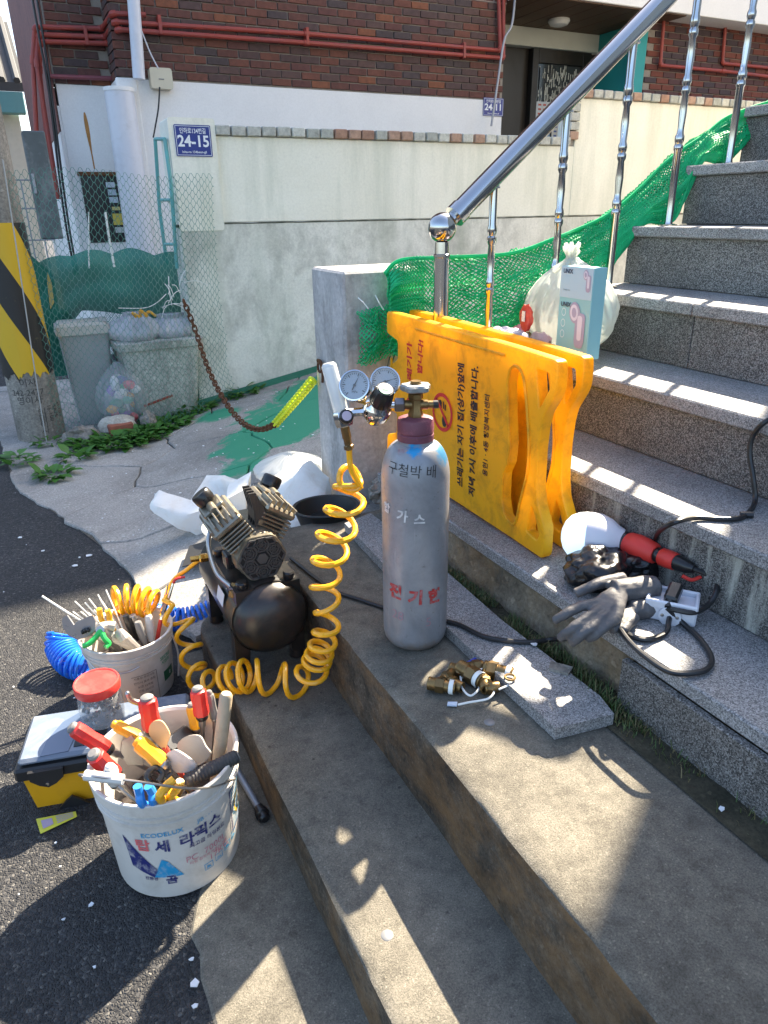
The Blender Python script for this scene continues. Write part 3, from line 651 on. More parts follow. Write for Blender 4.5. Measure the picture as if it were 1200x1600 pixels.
pipe('gas_pipe', [(8.3525,7.3400,3.5052), (8.4373,7.3600,2.9416), (9.4647,7.3600,2.9468)], .02, RED, 'red gas riser with elbow between the two farthest steel balusters', 'pipe', G3)
BLK = mat('black_cable', (.012, .012, .013), .45, 0, .2, 20)
for k, pts in enumerate(([(0.5779,7.6000,3.0412),(0.5791,7.6000,2.6847),(0.5818,7.6000,2.2628),(0.5334,7.6000,1.3456),(0.5363,7.6000,0.7895)], [(0.6122,7.6000,3.0444),(0.6107,7.6000,2.6411),(0.5950,7.6000,2.1664),(0.5565,7.6000,1.2913),(0.5587,7.6000,0.7885)])):
    one('black_cable', MB().tube(smoothpath(pts, 6), .010, 6), BLK, ('outer' if k == 0 else 'inner') + ' of two black cables running down the white building corner', 'cable', 'cables on the building corner')
BEI = mat('beige_plastic', (.58, .53, .40), .5, 0, .08, 12)
bx = thing('junction_box', 'beige plastic junction box under the brick edge', 'junction box', (1.4930,7.3300,2.3986))
c = Vector((1.4930,7.3300,2.3986)); b = MB(); pp = round2d([(c.x - .095, c.z - .08), (c.x + .095, c.z - .08), (c.x + .095, c.z + .08), (c.x - .095, c.z + .08)], .025); b.prism([(x, 7.30, z) for x, z in pp], (0, 1, 0), 0, .09); obj('case', b, BEI, bx)
b = MB(); b.box(c.x - .025, c.x + .02, 7.297, 7.299, c.z - .012, c.z - .003); obj('mark', b, mat('grey_print', (.2, .2, .2), .7), bx)
pts = [(1.4674,7.3000,2.3300),(1.4344,7.3000,2.1665),(1.3862,7.3000,2.0149),(1.3583,7.3000,1.9333)]; one('black_cable', MB().tube(smoothpath(pts, 6), .007, 6), BLK, 'thin black cable dropping from the beige junction box', 'cable', 'cables on the building corner')
pts = [(1.3728,7.3000,2.7354),(1.4249,7.3000,2.5764),(1.4753,7.3000,2.4704)]; one('white_cable', MB().tube(smoothpath(pts, 6), .006, 6), WHP, 'thin pale cable slanting across brick to the junction box', 'cable')
pts = [(5.1712,7.2500,3.3463),(5.1422,7.2500,3.0670),(5.0546,7.2500,2.9194),(4.9961,7.2500,2.5405),(4.9366,7.2500,2.1303)]; one('grey_cable', MB().tube(smoothpath(pts, 8), .012, 8), GREYP, 'grey cable hanging over the house number plate 24-11', 'cable')
# grey electric cabinet on the side of the building
mb_ = thing('meter_cabinet', 'tall weathered grey meter cabinet beside the red pipes', 'cabinet', (0.2584,7.0000,1.0971))
p0 = Vector((0.2631,7.0000,1.1221)); p1 = Vector((0.3953,7.0000,1.9345)); b = MB(); b.box(p0.x + .02, p0.x + .19, 7.0, 7.2, p0.z, p1.z, .01); obj('case', b, mat('cabinet_grey', (.10, .115, .115), .6, .1, .5, 5, .3, 20, (.32, .33, .32), .7, 6), mb_)
b = MB(); b.box(p0.x + .03, p0.x + .05, 6.98, 7.0, p0.z + .35, p0.z + .5, .004); obj('handle', b, GREYP, mb_)
# teal ladder-like pipe frame on the wall's end
TP = mat('teal_pipe', (.13, .42, .42), .55, 0, .2, 12, 0, 60, (.3, .25, .2), .4, 8)
A = [(0.9900,5.2608,1.7493),(0.9900,5.4179,1.3250),(0.9900,5.4024,0.9511)]; Bq = [(0.9900,4.9561,1.7247),(0.9900,4.9284,1.4681),(0.9900,5.0626,0.9703)]
b = MB(); b.tube(A, .012, 8); b.tube(Bq, .012, 8)
for t in (0, .45, .8): b.tube([Vector(A[0]).lerp(Vector(A[2]), t), Vector(Bq[0]).lerp(Vector(Bq[2]), t)], .010, 8)
one('teal_pipe_frame', b, TP, 'pale teal pipe ladder frame standing at the wall end', 'pipe frame')
# house number plates
BLU = mat('sign_blue', (.018, .035, .22), .35, 0, .06, 20); SWH = mat('sign_white', (.80, .82, .84), .5, 0, .03, 20)
def plate_sign(q, y, label, top, num, bot):
    (x0, _, z1), (x1, _, z0) = q; w = x1 - x0; h = z1 - z0; root = thing('house_number_sign', label, 'sign', ((x0 + x1) / 2, y, z0))
    b = MB(); pp = round2d([(x0, z0), (x1, z0), (x1, z1), (x0, z1)], .008); b.prism([(a, y, c) for a, c in pp], (0, 1, 0), -.006, 0); obj('plate', b, BLU, root)
    b = MB(); e = .006; t = .0025
    for a0, a1, c0, c1 in ((x0 + e, x1 - e, z1 - e - t, z1 - e), (x0 + e, x1 - e, z0 + e, z0 + e + t), (x0 + e, x0 + e + t, z0 + e + t, z1 - e - t), (x1 - e - t, x1 - e, z0 + e + t, z1 - e - t)): b.box(a0, a1, y - .0072, y - .0062, c0, c1)
    obj('border', b, SWH, root); X = (1, 0, 0); U = (0, 0, 1); xm = (x0 + x1) / 2
    b = MB(); flat_text(b, num, h * .50, (xm, y - .0065, z0 + h * .47), X, U, bold=.025, sx=w / h / 1.22 * .92); flat_text(b, top, h * .20, (xm, y - .0065, z0 + h * .80), X, U, bold=.012, sx=w / h / 1.3 * .78); flat_text(b, bot, h * .11, (xm, y - .0065, z0 + h * .14), X, U, bold=.012)
    obj('lettering', b, SWH, root)
plate_sign(((1.0449,4.9300,1.8033), (1.2684,4.9300,1.6294)), YW - .0195, 'blue house number plate 24-15 on the end of the cream wall', '인하로134번길', '24-15', 'Inha-ro 134beon-gil')
plate_sign(((4.9176,7.3900,2.4177), (5.1795,7.3900,2.2447)), YB - .006, 'small blue house number plate 24-11 beside the dark entrance', '인하로134번길', '24-11', 'Inha-ro 134beon-gil')

# ================================================================ HOUSE FAR LEFT, HOUSE ON TOP OF THE STAIRS
fh = thing('far_house', 'distant white brick house with dark tiled roof at the left edge', 'building', (-1.0, 13.5, 0))
obj('wall', MB().box(-6, .55, 13.5, 13.7, 0, 3.0), mat('far_white_brick', (.62, .58, .48), .85, 0, .15, 12, .3, 20, world=True), fh)
rf = obj('roof', MB().prism([(-6, 13.2, 3.0), (.7, 13.2, 3.0), (.7, 15.0, 4.1), (-6, 15.0, 4.1)], (0, 0, 1), 0, .12), mat('far_roof_tile', (.055, .058, .06), .7, 0, .3, 12), fh)
b = MB()
for k in range(34): b.tube([(-6 + .2 * k, 13.18, 3.14), (-6 + .2 * k, 15.0, 4.26)], .05, 6)
obj('roof_tiles', b, MATS['far_roof_tile'], rf)
obj('eave', MB().box(-6, .65, 13.2, 13.45, 2.72, 3.0, .01), mat('far_teal', (.12, .30, .31), .6), fh)
obj('window', MB().box(-.72, -.05, 13.44, 13.5, 1.9, 2.68, .01), mat('far_window', (.20, .24, .25), .2), fh)
b = MB()
for k in range(9): b.tube([(-.62 + .16 * k, 11.5, 0), (-.62 + .16 * k, 11.5, 1.75)], .010, 6)
for z in (.5, 1.0, 1.4, 1.75): b.tube([(-.7, 11.5, z), (.7, 11.5, z)], .010, 6)
one('grille_fence', b, GREYP, 'thin metal grille in front of the distant white house', 'fence')
hs = thing('upper_house', 'pale house at the head of the stairs outside the picture', 'building', (4.3, 2.6, 0))
obj('wall', MB().box(4.3, 9.5, -7, 2.68, 0, 7.2), concrete('house_render', (.55, .52, .46), (.68, .65, .58), 2, 60, .2), hs)
obj('roof', MB().box(4.2, 9.6, -7.1, 2.68, 7.2, 7.35), mat('slab_grey', (.4, .4, .38), .9), hs)

# ================================================================ STEEL RAILING
CHR = mat('polished_steel', (.50, .49, .48), .13, 1.0, .04, 30, rvar=.05)
rl = thing('stair_railing', 'polished stainless steel stair railing with ball newel and turned balusters', 'railing', (1.18, 1.97, .477))
b = MB(); b.lathe([(.045, 0), (.045, .006), (.026, .010), (.0235, .02), (.0235, .69), (.0255, .692), (.0255, .70), (.0225, .702), (.021, .735)], (1.18, 1.97, .477), n=28); obj('newel_post', b, CHR, rl)
b = MB(); b.lathe([(.043 * math.sin(math.pi * k / 16), -.043 * math.cos(math.pi * k / 16)) for k in range(17)], (1.18, 1.97, 1.252), n=32); obj('newel_ball', b, CHR, rl)
ra = Vector((1.205, 1.97, 1.268)); rb = Vector((2.75, 1.97, 2.535)); dr = (rb - ra).normalized()
b = MB(); b.tube([ra, ra + dr * .03], .021, 24); b.tube([ra + dr * .022, ra + dr * .052], .034, 24); b.tube([ra + dr * .052, rb], .031, 24); obj('handrail', b, CHR, rl)
bprof = [(.030, 0), (.030, .004), (.014, .006), (.0125, .012), (.0125, .22), (.0155, .225), (.0155, .235), (.012, .24), (.0155, .25), (.0155, .262), (.0115, .27), (.0105, .285), (.0130, .33), (.0100, .375), (.0145, .385), (.0145, .395), (.011, .40), (.0145, .41), (.0145, .42), (.0105, .43), (.0130, .48), (.0100, .525), (.015, .535), (.015, .548), (.0115, .553), (.015, .565), (.015, .575), (.0125, .585), (.0125, .70)]
for bxx, bz in ((1.36, .667), (1.618, .853), (1.858, 1.043), (2.107, 1.239), (2.362, 1.436), (2.62, 1.634)):
    tz = ra.z + (bxx - ra.x) * dr.z / dr.x - .022; Hh = tz - bz; s = Hh / .70
    b = MB(); b.lathe([(r, h * s) for r, h in bprof], (bxx, 1.97, bz), n=20); bo = obj('baluster', b, CHR, rl)
    b = MB(); b.lathe([(.020, 0), (.020, .004), (.016, .012)], (bxx, 1.97, tz - .014), n=16); obj('bracket', b, CHR, bo)

# ================================================================ GREEN SAFETY NET
NETG = mat('net_green', (.010, .56, .22), .5, 0, .20, 30, translu=.35)
top = smoothpath([(1.10, 2.20, 1.11), (1.16, 2.20, 1.15), (1.30, 2.16, 1.155), (1.55, 2.13, 1.16), (1.74, 2.12, 1.206), (1.88, 2.12, 1.245), (1.99, 2.12, 1.29), (2.10, 2.12, 1.36), (2.24, 2.12, 1.466), (2.39, 2.12, 1.543), (2.51, 2.11, 1.61), (2.72, 2.10, 1.668)], 10)
bot = smoothpath([(1.10, 2.14, .86), (1.16, 2.13, .84), (1.28, 2.11, .85), (1.52, 2.09, .88), (1.71, 2.07, .98), (1.87, 2.05, 1.055), (1.98, 2.04, 1.16), (2.06, 2.03, 1.246), (2.20, 2.03, 1.258), (2.29, 2.04, 1.442), (2.46, 2.05, 1.458), (2.68, 2.06, 1.645)], 10)
def netsurf(dy, ph, k0=0.0, k1=1.0):
    def fn(u, v):
        u = min(1, max(0, u)); x = u * (len(top) - 1); i = min(int(x), len(top) - 2); f = x - i; a = top[i].lerp(top[i + 1], f); c = bot[i].lerp(bot[i + 1], f); vv = k0 + (k1 - k0) * v
        p = c.lerp(a, vv); q = Vector((p.x * 5 + ph, vv * 4, ph)); return p + Vector((.02 * noise.noise(q), dy + .035 * noise.noise(q * .8 + Vector((3, 3, 3))) - .03 * math.sin(vv * math.pi), .012 * noise.noise(q * 1.7) + .01 * noise.noise(Vector((p.x * 22, ph, 0)))))
    return fn
sn = thing('safety_net', 'bright green knotted safety net draped along the stair side', 'net', (1.2, 2.1, .8))
nm = net(netsurf(0, 0), 250, 44, .0029); tag(obj('netting', nm, NETG, sn), kind='stuff')
nm = net(netsurf(.02, 7, .05, .98), 220, 40, .0028); tag(obj('back_layer', nm, NETG, sn), kind='stuff')
b = MB(); b.tube([p + Vector((0, .01 * noise.noise(p * 9), 0)) for p in top], .007, 6); b.tube([p for p in bot], .005, 6); obj('edge_rope', b, NETG, sn)
# loose gathered end tied to the pillar
def tail(u, v):
    x = 1.02 + u * .20 + .02 * noise.noise(Vector((u * 3, v * 3, 1))); z = .985 + .03 * u - (1 - v) * (.17 - .02 * u) + .012 * noise.noise(Vector((u * 7, v * 4, 2)))
    return Vector((x, 2.262 - .03 * math.sin(v * 3.1) - .03 * abs(math.sin(u * 9)) * (1 - v * .5), z))
nm = net(tail, 30, 22, .0026); tag(obj('tied_end', nm, NETG, sn), kind='stuff')
nm = net(lambda u, v: tail(u, v) + Vector((.006, -.02, -.004)), 28, 20, .0026); tag(obj('tied_end_fold', nm, NETG, sn), kind='stuff')
ZT = mat('white_tie', (.75, .76, .72), .5)
for a, c in (((560, 465), (576, 482)), ((587, 462), (600, 484))): pass
obj('zip_tie', MB().tube([(1.0281,2.2580,1.0332), (1.0313,2.2250,1.0216), (1.0473,2.2200,1.0004)], .0022, 5), ZT, sn)
obj('zip_tie', MB().tube([(1.0928,2.2580,1.0377), (1.0884,2.2250,1.0180), (1.1047,2.2200,0.9923)], .0022, 5), ZT, sn)
obj('wire_loop', MB().tube(smoothpath([(1.1684,2.2600,0.8742), (1.1246,2.2200,0.8287), (1.1167,2.2200,0.7960), (1.1421,2.2400,0.8012), (1.1733,2.2600,0.8513)], 5), .0022, 5), mat('dark_wire', (.02, .06, .05), .5), sn)

# ================================================================ YELLOW BARRIERS
YEL = mat('barrier_yellow', (.93, .56, .015), .42, 0, .06, 7, .12, 90, (.20, .10, .025), .50, 12, translu=.45)
RUB = mat('barrier_scuff', (.06, .035, .015), .8)
XF = 1.070
def yz(P): return [(p[1], p[2]) for p in P]
outl = yz([(1.0700,2.1316,0.9999),(1.0700,1.9741,0.9994),(1.0700,1.7474,0.9953),(1.0700,1.4446,0.9887),(1.0700,1.2824,0.9825),(1.0700,1.2705,0.9773),(1.0700,1.2665,0.9459),(1.0700,1.2670,0.9132),(1.0700,1.2758,0.8918),(1.0700,1.3036,0.8486),(1.0700,1.3115,0.8119),(1.0700,1.3152,0.7576),(1.0700,1.3126,0.6666),(1.0700,1.3022,0.6187),(1.0700,1.2739,0.5719),(1.0700,1.2696,0.5561),(1.0700,1.2673,0.4929),(1.0700,1.2735,0.4793),(1.0700,1.3970,0.4839),(1.0700,1.7009,0.4892),(1.0700,1.9298,0.4945),(1.0700,2.1457,0.4979),(1.0700,2.1384,0.5824),(1.0700,2.0701,0.6048),(1.0700,2.0643,0.6710),(1.0700,2.1261,0.6745),(1.0700,2.1175,0.8252),(1.0700,2.0570,0.8564),(1.0700,2.0562,0.9140),(1.0700,2.1336,0.9300)])
h_up = yz([(1.0700,1.3443,0.9511),(1.0700,1.2989,0.9488),(1.0700,1.2924,0.9140),(1.0700,1.3243,0.8595)])
h_lo = yz([(1.0700,1.3265,0.6046),(1.0700,1.3399,0.5296),(1.0700,1.2965,0.5219),(1.0700,1.2906,0.5387),(1.0700,1.3108,0.5805)])
h_sl = yz([(1.0700,1.4247,0.9464),(1.0700,1.4031,0.9392),(1.0700,1.3883,0.9199),(1.0700,1.3727,0.8677),(1.0700,1.3579,0.8001),(1.0700,1.3501,0.7511),(1.0700,1.3490,0.6923),(1.0700,1.3600,0.6455),(1.0700,1.3737,0.5928),(1.0700,1.3826,0.5421),(1.0700,1.3925,0.5271),(1.0700,1.4096,0.5261),(1.0700,1.4367,0.5363),(1.0700,1.4523,0.5793),(1.0700,1.4530,0.6543),(1.0700,1.4356,0.6847),(1.0700,1.4325,0.7434),(1.0700,1.4447,0.8153),(1.0700,1.4547,0.8944),(1.0700,1.4473,0.9329)])
# plane frame: u = Y, v = Z, normal = X
MX = Matrix(((0, 0, 1, 0), (1, 0, 0, 0), (0, 1, 0, 0), (0, 0, 0, 1)))
def make_barrier(label):
    root = thing('traffic_barrier', label, 'barrier', (XF, 1.7, .4775), 'yellow barriers stacked on edge')
    b = MB(); plate(b, round2d(outl, .012), [round2d(h, .006) for h in (h_up, h_lo, h_sl)], Matrix.Translation((XF + .017, 0, 0)) @ MX, .022, .0055); obj('panel', b, YEL, root, sharp=.5)
    b = MB(); P = [Vector((XF + .0005, y, z)) for y, z in round2d(h_sl, .012)]; b.tube(P, .0042, 6, closed=True); obj('slot_rim', b, YEL, root)
    for q in ([(1.0700,2.0982,0.8539),(1.0700,2.0993,0.8006),(1.0700,2.1008,0.7289)], [(1.0700,1.9332,0.9680),(1.0700,1.6786,0.9643),(1.0700,1.4691,0.9628)]):
        b = MB(); b.tube([Vector((XF + .0005, p[1], p[2])) for p in q], .004, 6); obj('moulded_rib', b, YEL, root)
    return root
br1 = make_barrier('front yellow plastic barrier with no-dumping notice, standing on edge behind the cylinder')
br2 = make_barrier('rear yellow plastic barrier, mostly hidden behind the lettered one')
br2.location = br2.location + Vector((.088, .012, -.002))
INK = mat('black_ink', (.012, .011, .010), .6, 0, .3, 60); RINK = mat('red_ink', (.55, .020, .012), .6, 0, .2, 60)
def btext(mb, body, pa, pb, size, **k):
    """text running upwards between two panel points"""
    a, c = Vector(pa), Vector(pb); m = (a + c) / 2; vs, fs = text2d(body, size, **k); w = max(v[0] for v in vs) - min(v[0] for v in vs); s = (c - a).length / w
    d = (c - a).normalized(); N = Vector((-1, 0, 0)); Y = N.cross(d); O = Vector((XF - .0012, m.y, m.z))
    mb.add([O + d * v[0] * s + Y * v[1] for v in vs], fs)
for body, pa, pb, sz, bo_, m_ in (('쓰레기는 자기 집(상가)앞에', (1.0700,1.6569,0.5496), (1.0700,1.6692,0.9097), .036, .035, INK), ('저녁 7시 이후에 배출합니다.', (1.0700,1.5943,0.5390), (1.0700,1.5991,0.9147), .036, .035, INK), ('용현1 · 4동 행정복지센터', (1.0700,1.5319,0.6218), (1.0700,1.5367,0.8492), .026, .02, INK), ('은 쓰레기가', (1.0700,1.9698,0.7103), (1.0700,1.9699,0.9243), .036, .035, RINK), ('합니다!', (1.0700,1.9037,0.8365), (1.0700,1.8971,0.9405), .034, .035, RINK)):
    b = MB(); btext(b, body, pa, pb, sz, bold=bo_); obj('black_lettering' if m_ is INK else 'red_lettering', b, m_, br1)
c = Vector((1.0700,1.7666,0.7470)); rg = .058; b = MB(); n = 40
vs = []
for i in range(n):
    a = 2 * math.pi * i / n
    for r in (rg, rg - .011): vs.append((XF - .0016, c.y + r * math.cos(a), c.z + r * math.sin(a)))
b.add(vs, [(2 * i, 2 * i + 1, (2 * i + 3) % (2 * n), (2 * i + 2) % (2 * n)) for i in range(n)])
d = Vector((0, .70, .71)); e = Vector((0, -.71, .70)); b.add([c + d * s * (rg - .008) + e * t * .005 - Vector((c.x - XF + .0016, 0, 0)) for s, t in ((-1, -1), (1, -1), (1, 1), (-1, 1))], [(0, 1, 2, 3)]); obj('prohibition_ring', b, RINK, br1)
b = MB(); q = lambda P: b.add([(XF - .0012, c.y + y, c.z + z) for y, z in P], [tuple(range(len(P)))])
q([(.030, .030), (.012, .036), (.004, .030), (.004, .012), (.026, .008)]); q([(-.002, .034), (-.008, .034), (-.010, .012), (-.004, .012)]); q([(-.014, .028), (-.020, .026), (-.018, .008), (-.012, .010)])
q([(.018 * math.cos(a * .4) * .75 - .012, -.024 + .018 * math.sin(a * .4)) for a in range(16)]); obj('pictogram', b, INK, br1)

# ================================================================ RUBBISH BAG AND CARTON ON THE STAIRS
BAGW = mat('bag_white', (.74, .77, .72), .22, 0, .06, 5, .9, 22, alpha=.66, translu=.4)
RBAG = thing('rubbish_bag', 'full white translucent rubbish bag with tied top on the stairs', 'bag', (1.62, 1.86, .853))
b = MB(); b.sack((1.615, 1.880, .8545), .112, .190, .30, 3, pleat=.25); obj('sack', b, BAGW, RBAG, sharp=3)
b = MB(); k0 = Vector((1.60, 1.875, 1.145))
for i in range(9):
    a = 2 * math.pi * i / 9; e = k0 + Vector((.018 * math.cos(a), .030 * math.sin(a), .045 + .012 * math.sin(3 * a))); b.tube(smoothpath([k0 + Vector((.05 * math.cos(a), .07 * math.sin(a), -.03)), k0 + Vector((.010 * math.cos(a), .012 * math.sin(a), .006)), e], 4), [.006, .008, .008, .007, .007, .007, .008, .009, .006][:9], 6)
obj('knot', b, BAGW, RBAG)
for nm_, c, r, cc in (('wrapper', (1.478, 1.925, .975), (.010, .034, .042), (.55, .05, .03)), ('wrapper', (1.50, 1.99, .92), (.02, .03, .02), (.6, .2, .22)), ('wrapper', (1.49, 1.86, .905), (.02, .05, .03), (.55, .35, .32))):
    b = MB(); b.blob(c, r, .25, 2, 3, int(c[1] * 100), None, .1); obj(nm_, b, mat('wrapper_%d' % int(c[2] * 1000), cc, .4), RBAG)
b = MB(); b.box(1.464, 1.466, 1.916, 1.932, .962, .995); obj('print', b, mat('wrapper_label', (.75, .6, .5), .5), RBAG)
BX0 = thing('product_carton', 'pale teal carton for a lint remover leaning on the white bag', 'box', (1.49, 1.72, .886))
TEALB = mat('carton_teal', (.24, .50, .54), .45, 0, .05, 8); TEALT = mat('carton_pale', (.40, .56, .66), .45, 0, .05, 8); LIL = mat('print_lilac', (.36, .33, .46), .5); LIL2 = mat('print_lilac_light', (.62, .60, .70), .5); NAV = mat('print_navy', (.03, .05, .10), .5); PWH = mat('print_white', (.78, .82, .84), .5)
y0, y1, z0, z1 = 1.615, 1.755, .886, 1.144; x0 = 1.466
obj('carton', MB().box(x0, x0 + .05, y0, y1, z0, z1, .0015), TEALB, BX0)
obj('top_panel', MB().box(x0 - .0009, x0 - .0004, y0 + .001, y1 - .001, z1 - .088, z1 - .001), TEALT, BX0)
Yx = (0, -1, 0); Zx = (0, 0, 1); XL = x0 - .0014
b = MB(); flat_text(b, 'UNIX', .017, (XL, y1 - .033, z1 - .014), Yx, Zx, bold=.03); flat_text(b, 'UNIX', .018, (XL, y1 - .034, z1 - .108), Yx, Zx, bold=.03); flat_text(b, 'Compact lint', .006, (XL, y1 - .032, z1 - .066), Yx, Zx); obj('lettering', b, NAV, BX0)
b = MB(); flat_text(b, 'LINT REMOVER', .0175, (XL, (y0 + y1) / 2, z0 + .018), Yx, Zx, bold=.01)
for zc in (.128, .096, .064):
    vs = []
    for i in range(20):
        a = 2 * math.pi * i / 20; vs += [(XL, y1 - .027 + .0095 * math.cos(a), z0 + zc + .0115 * math.sin(a)), (XL, y1 - .027 + .0082 * math.cos(a), z0 + zc + .0100 * math.sin(a))]
    b.add(vs, [(2 * i, 2 * i + 1, (2 * i + 3) % 40, (2 * i + 2) % 40) for i in range(20)])
obj('white_print', b, PWH, BX0)
def lint(mb1, mb2, cy, cz, s):
    def E(mb, ey, ez, ry, rz, lift, rot=0, n=24):
        mb.add([(XL - lift, cy - (ey + ry * math.cos(a) * math.cos(rot) - rz * math.sin(a) * math.sin(rot)) * s, cz + (ez + ry * math.cos(a) * math.sin(rot) + rz * math.sin(a) * math.cos(rot)) * s) for a in [2 * math.pi * i / n for i in range(n)]], [tuple(range(n))])
    def Rr(mb, P, lift): mb.add([(XL - lift, cy - p[0] * s, cz + p[1] * s) for p in round2d(P, .012)], [tuple(range(len(P) * 5))])
    Rr(mb1, [(-.012, .04), (.034, .035), (.036, -.055), (.028, -.075), (-.004, -.075), (-.012, -.055)], .0004); E(mb1, -.018, .036, .026, .034, .0005, .2)
    Rr(mb2, [(-.002, .03), (.022, .028), (.022, -.05), (.002, -.05)], .0008); E(mb2, -.020, .036, .019, .026, .0009, .2); E(mb1, -.020, .036, .011, .016, .0013, .2)
for cy_, cz_, ss in ((y1 - .092, z0 + .098, .90), (y1 - .118, z1 - .035, .42)):
    b1, b2_ = MB(), MB(); lint(b1, b2_, cy_, cz_, ss); pp_ = obj('product_picture', b1, LIL, BX0); obj('product_highlight', b2_, LIL2, pp_)
b = MB(); b.blob((1.36, 1.87, .86), (.09, .10, .10), .15, 2.4, 4, 9, .668, .08); one('small_grey_bag', b, mat('bag_grey', (.42, .40, .46), .3, 0, .1, 6, .2, 20, alpha=.9), 'small greyish plastic bag tucked behind the yellow barriers', 'bag')

# ================================================================ GAS CYLINDER
CX, CY, CZ = .731, 1.320, .321; CR = .0775
def cyl_paint():
    m, N, L, B = nodes('cylinder_paint'); co = coords(N, True)
    n = tex(N, L, 'Noise', 7, 8, .7, co, .5); r = ramp(N, [(.3, (.20, .205, .22)), (.7, (.34, .345, .36))]); L.new(n.outputs[0], r.inputs[0]); c = r.outputs[0]
    n2 = tex(N, L, 'Noise', 60, 6, .8, co); r2 = ramp(N, [(.60, 0.0), (.70, .7)]); L.new(n2.outputs[0], r2.inputs[0]); c = mixc(N, L, r2.outputs[0], c, (.10, .09, .085))
    mp = N.new('ShaderNodeMapping'); mp.inputs['Scale'].default_value = (60, 60, 4); L.new(co, mp.inputs[0]); ns = tex(N, L, 'Noise', 1.0, 6, .7, mp.outputs[0]); rs = ramp(N, [(.60, 0.0), (.70, .5)]); L.new(ns.outputs[0], rs.inputs[0]); c = mixc(N, L, rs.outputs[0], c, (.50, .50, .50))
    nr = tex(N, L, 'Noise', 18, 8, .75, co); sz_ = N.new('ShaderNodeSeparateXYZ'); L.new(co, sz_.inputs[0]); mz_ = N.new('ShaderNodeMapRange'); mz_.inputs[1].default_value = CZ + .09; mz_.inputs[2].default_value = CZ; L.new(sz_.outputs[2], mz_.inputs[0]); mm = N.new('ShaderNodeMath'); mm.operation = 'MULTIPLY'; L.new(nr.outputs[0], mm.inputs[0]); L.new(mz_.outputs[0], mm.inputs[1]); rr2 = ramp(N, [(.30, 0.0), (.48, .7)]); L.new(mm.outputs[0], rr2.inputs[0]); c = mixc(N, L, rr2.outputs[0], c, (.20, .15, .11))
    k = nearmask(N, L, co, (CX - .03, CY - .05, CZ + .515), .022, .004, 60); c = mixc(N, L, k, c, (.02, .28, .55))
    k = nearmask(N, L, co, (CX + .05, CY - .05, CZ + .495), .030, .006, 50); c = mixc(N, L, k, c, (.05, .22, .40))
    k = nearmask(N, L, co, (CX - .06, CY - .03, CZ + .52), .020, .006, 70); c = mixc(N, L, k, c, (.34, .12, .14))
    L.new(c, B.inputs['Base Color']); B.inputs['Metallic'].default_value = .30; B.inputs['Roughness'].default_value = .42
    b = N.new('ShaderNodeBump'); b.inputs['Strength'].default_value = .12; b.inputs['Distance'].default_value = .002; L.new(n2.outputs[0], b.inputs['Height']); L.new(b.outputs[0], B.inputs['Normal']); return m
gc = thing('gas_cylinder', 'grey painted steel gas cylinder with brass valve on the upper step', 'gas cylinder', (CX, CY, CZ))
b = MB(); pr = [(.052, 0), (.060, .0015), (.068, .007), (.0745, .018), (.0772, .032), (CR, .05), (CR, .427)]
for k in range(1, 11):
    a = k / 10 * math.pi / 2 * .86; pr.append((.040 + (CR - .040) * math.cos(a) ** 1.1 if k < 10 else .041, .427 + .082 * math.sin(a)))
pr += [(.0395, .508), (.0395, .514)]
b.lathe(pr, (CX, CY, CZ), n=48); body = obj('body', b, cyl_paint(), gc, sharp=.9)
MRO = mat('neck_maroon', (.15, .045, .065), .55, 0, .3, 14, .2, 70, (.42, .12, .16), .8, 22)
b = MB(); b.lathe([(.037, .512), (.0405, .515), (.0405, .528), (.038, .531), (.0405, .534), (.0405, .556), (.038, .562), (.030, .565), (.018, .566)], (CX, CY, CZ), n=40); obj('neck_ring', b, MRO, gc)
BRS = mat('dull_brass', (.24, .155, .065), .40, .85, .25, 40, .15, 120, (.08, .055, .035), .6, 14)
vv = MB(); vv.lathe([(.017, .564), (.017, .574), (.0145, .579), (.0145, .604), (.0165, .606), (.0165, .616), (.012, .620), (.012, .644)], (CX, CY, CZ), n=6); vo = obj('valve', vv, BRS, gc)
rt = Vector((.8943, -.4472, 0)).normalized()
b = MB(); o_ = Vector((CX, CY, CZ + .592)); b.lathe([(.0105, 0), (.0105, .026), (.0085, .027), (.0085, .038)], o_, rt, 14); obj('relief_plug', b, BRS, vo)
b = MB(); b.lathe([(.0090, .038), (.0090, .048), (.006, .050)], o_, rt, 12); obj('plug_cap', b, BLK, vo)
b = MB(); b.lathe([(.0105, .0), (.0105, .028)], o_, -rt, 14); obj('outlet_stub', b, BRS, vo)
b = MB(); n = 60; Pm = []
wv = lambda a: .031 + .0035 * math.cos(5 * a)
vs = []; fs = []
for h, f in ((.622, .86), (.625, 1.0), (.633, 1.0), (.637, .88), (.638, .45), (.636, .40), (.636, .01)):
    for i in range(n): a = 2 * math.pi * i / n; vs.append((CX + wv(a) * f * math.cos(a), CY + wv(a) * f * math.sin(a), CZ + h))
for k in range(6):
    for i in range(n): fs.append((k * n + i, k * n + (i + 1) % n, (k + 1) * n + (i + 1) % n, (k + 1) * n + i))
fs.append(tuple(range(n))[::-1]); b.add(vs, fs); obj('hand_wheel', b, mat('hand_wheel_alu', (.27, .28, .28), .55, .5, .2, 40, .2, 100), vo)
th0 = math.atan2(-CY, -CX); rf_ = lambda z: CR
REDP = mat('red_stencil', (.42, .035, .03), .7, 0, .4, 50, dirt=(.28, .27, .28), dirtamt=.9, dscale=70); WHS = mat('white_stencil', (.60, .58, .56), .7, 0, .3, 50, dirt=(.30, .31, .33), dirtamt=.9, dscale=60); PNK = mat('faded_pink', (.36, .21, .24), .7)
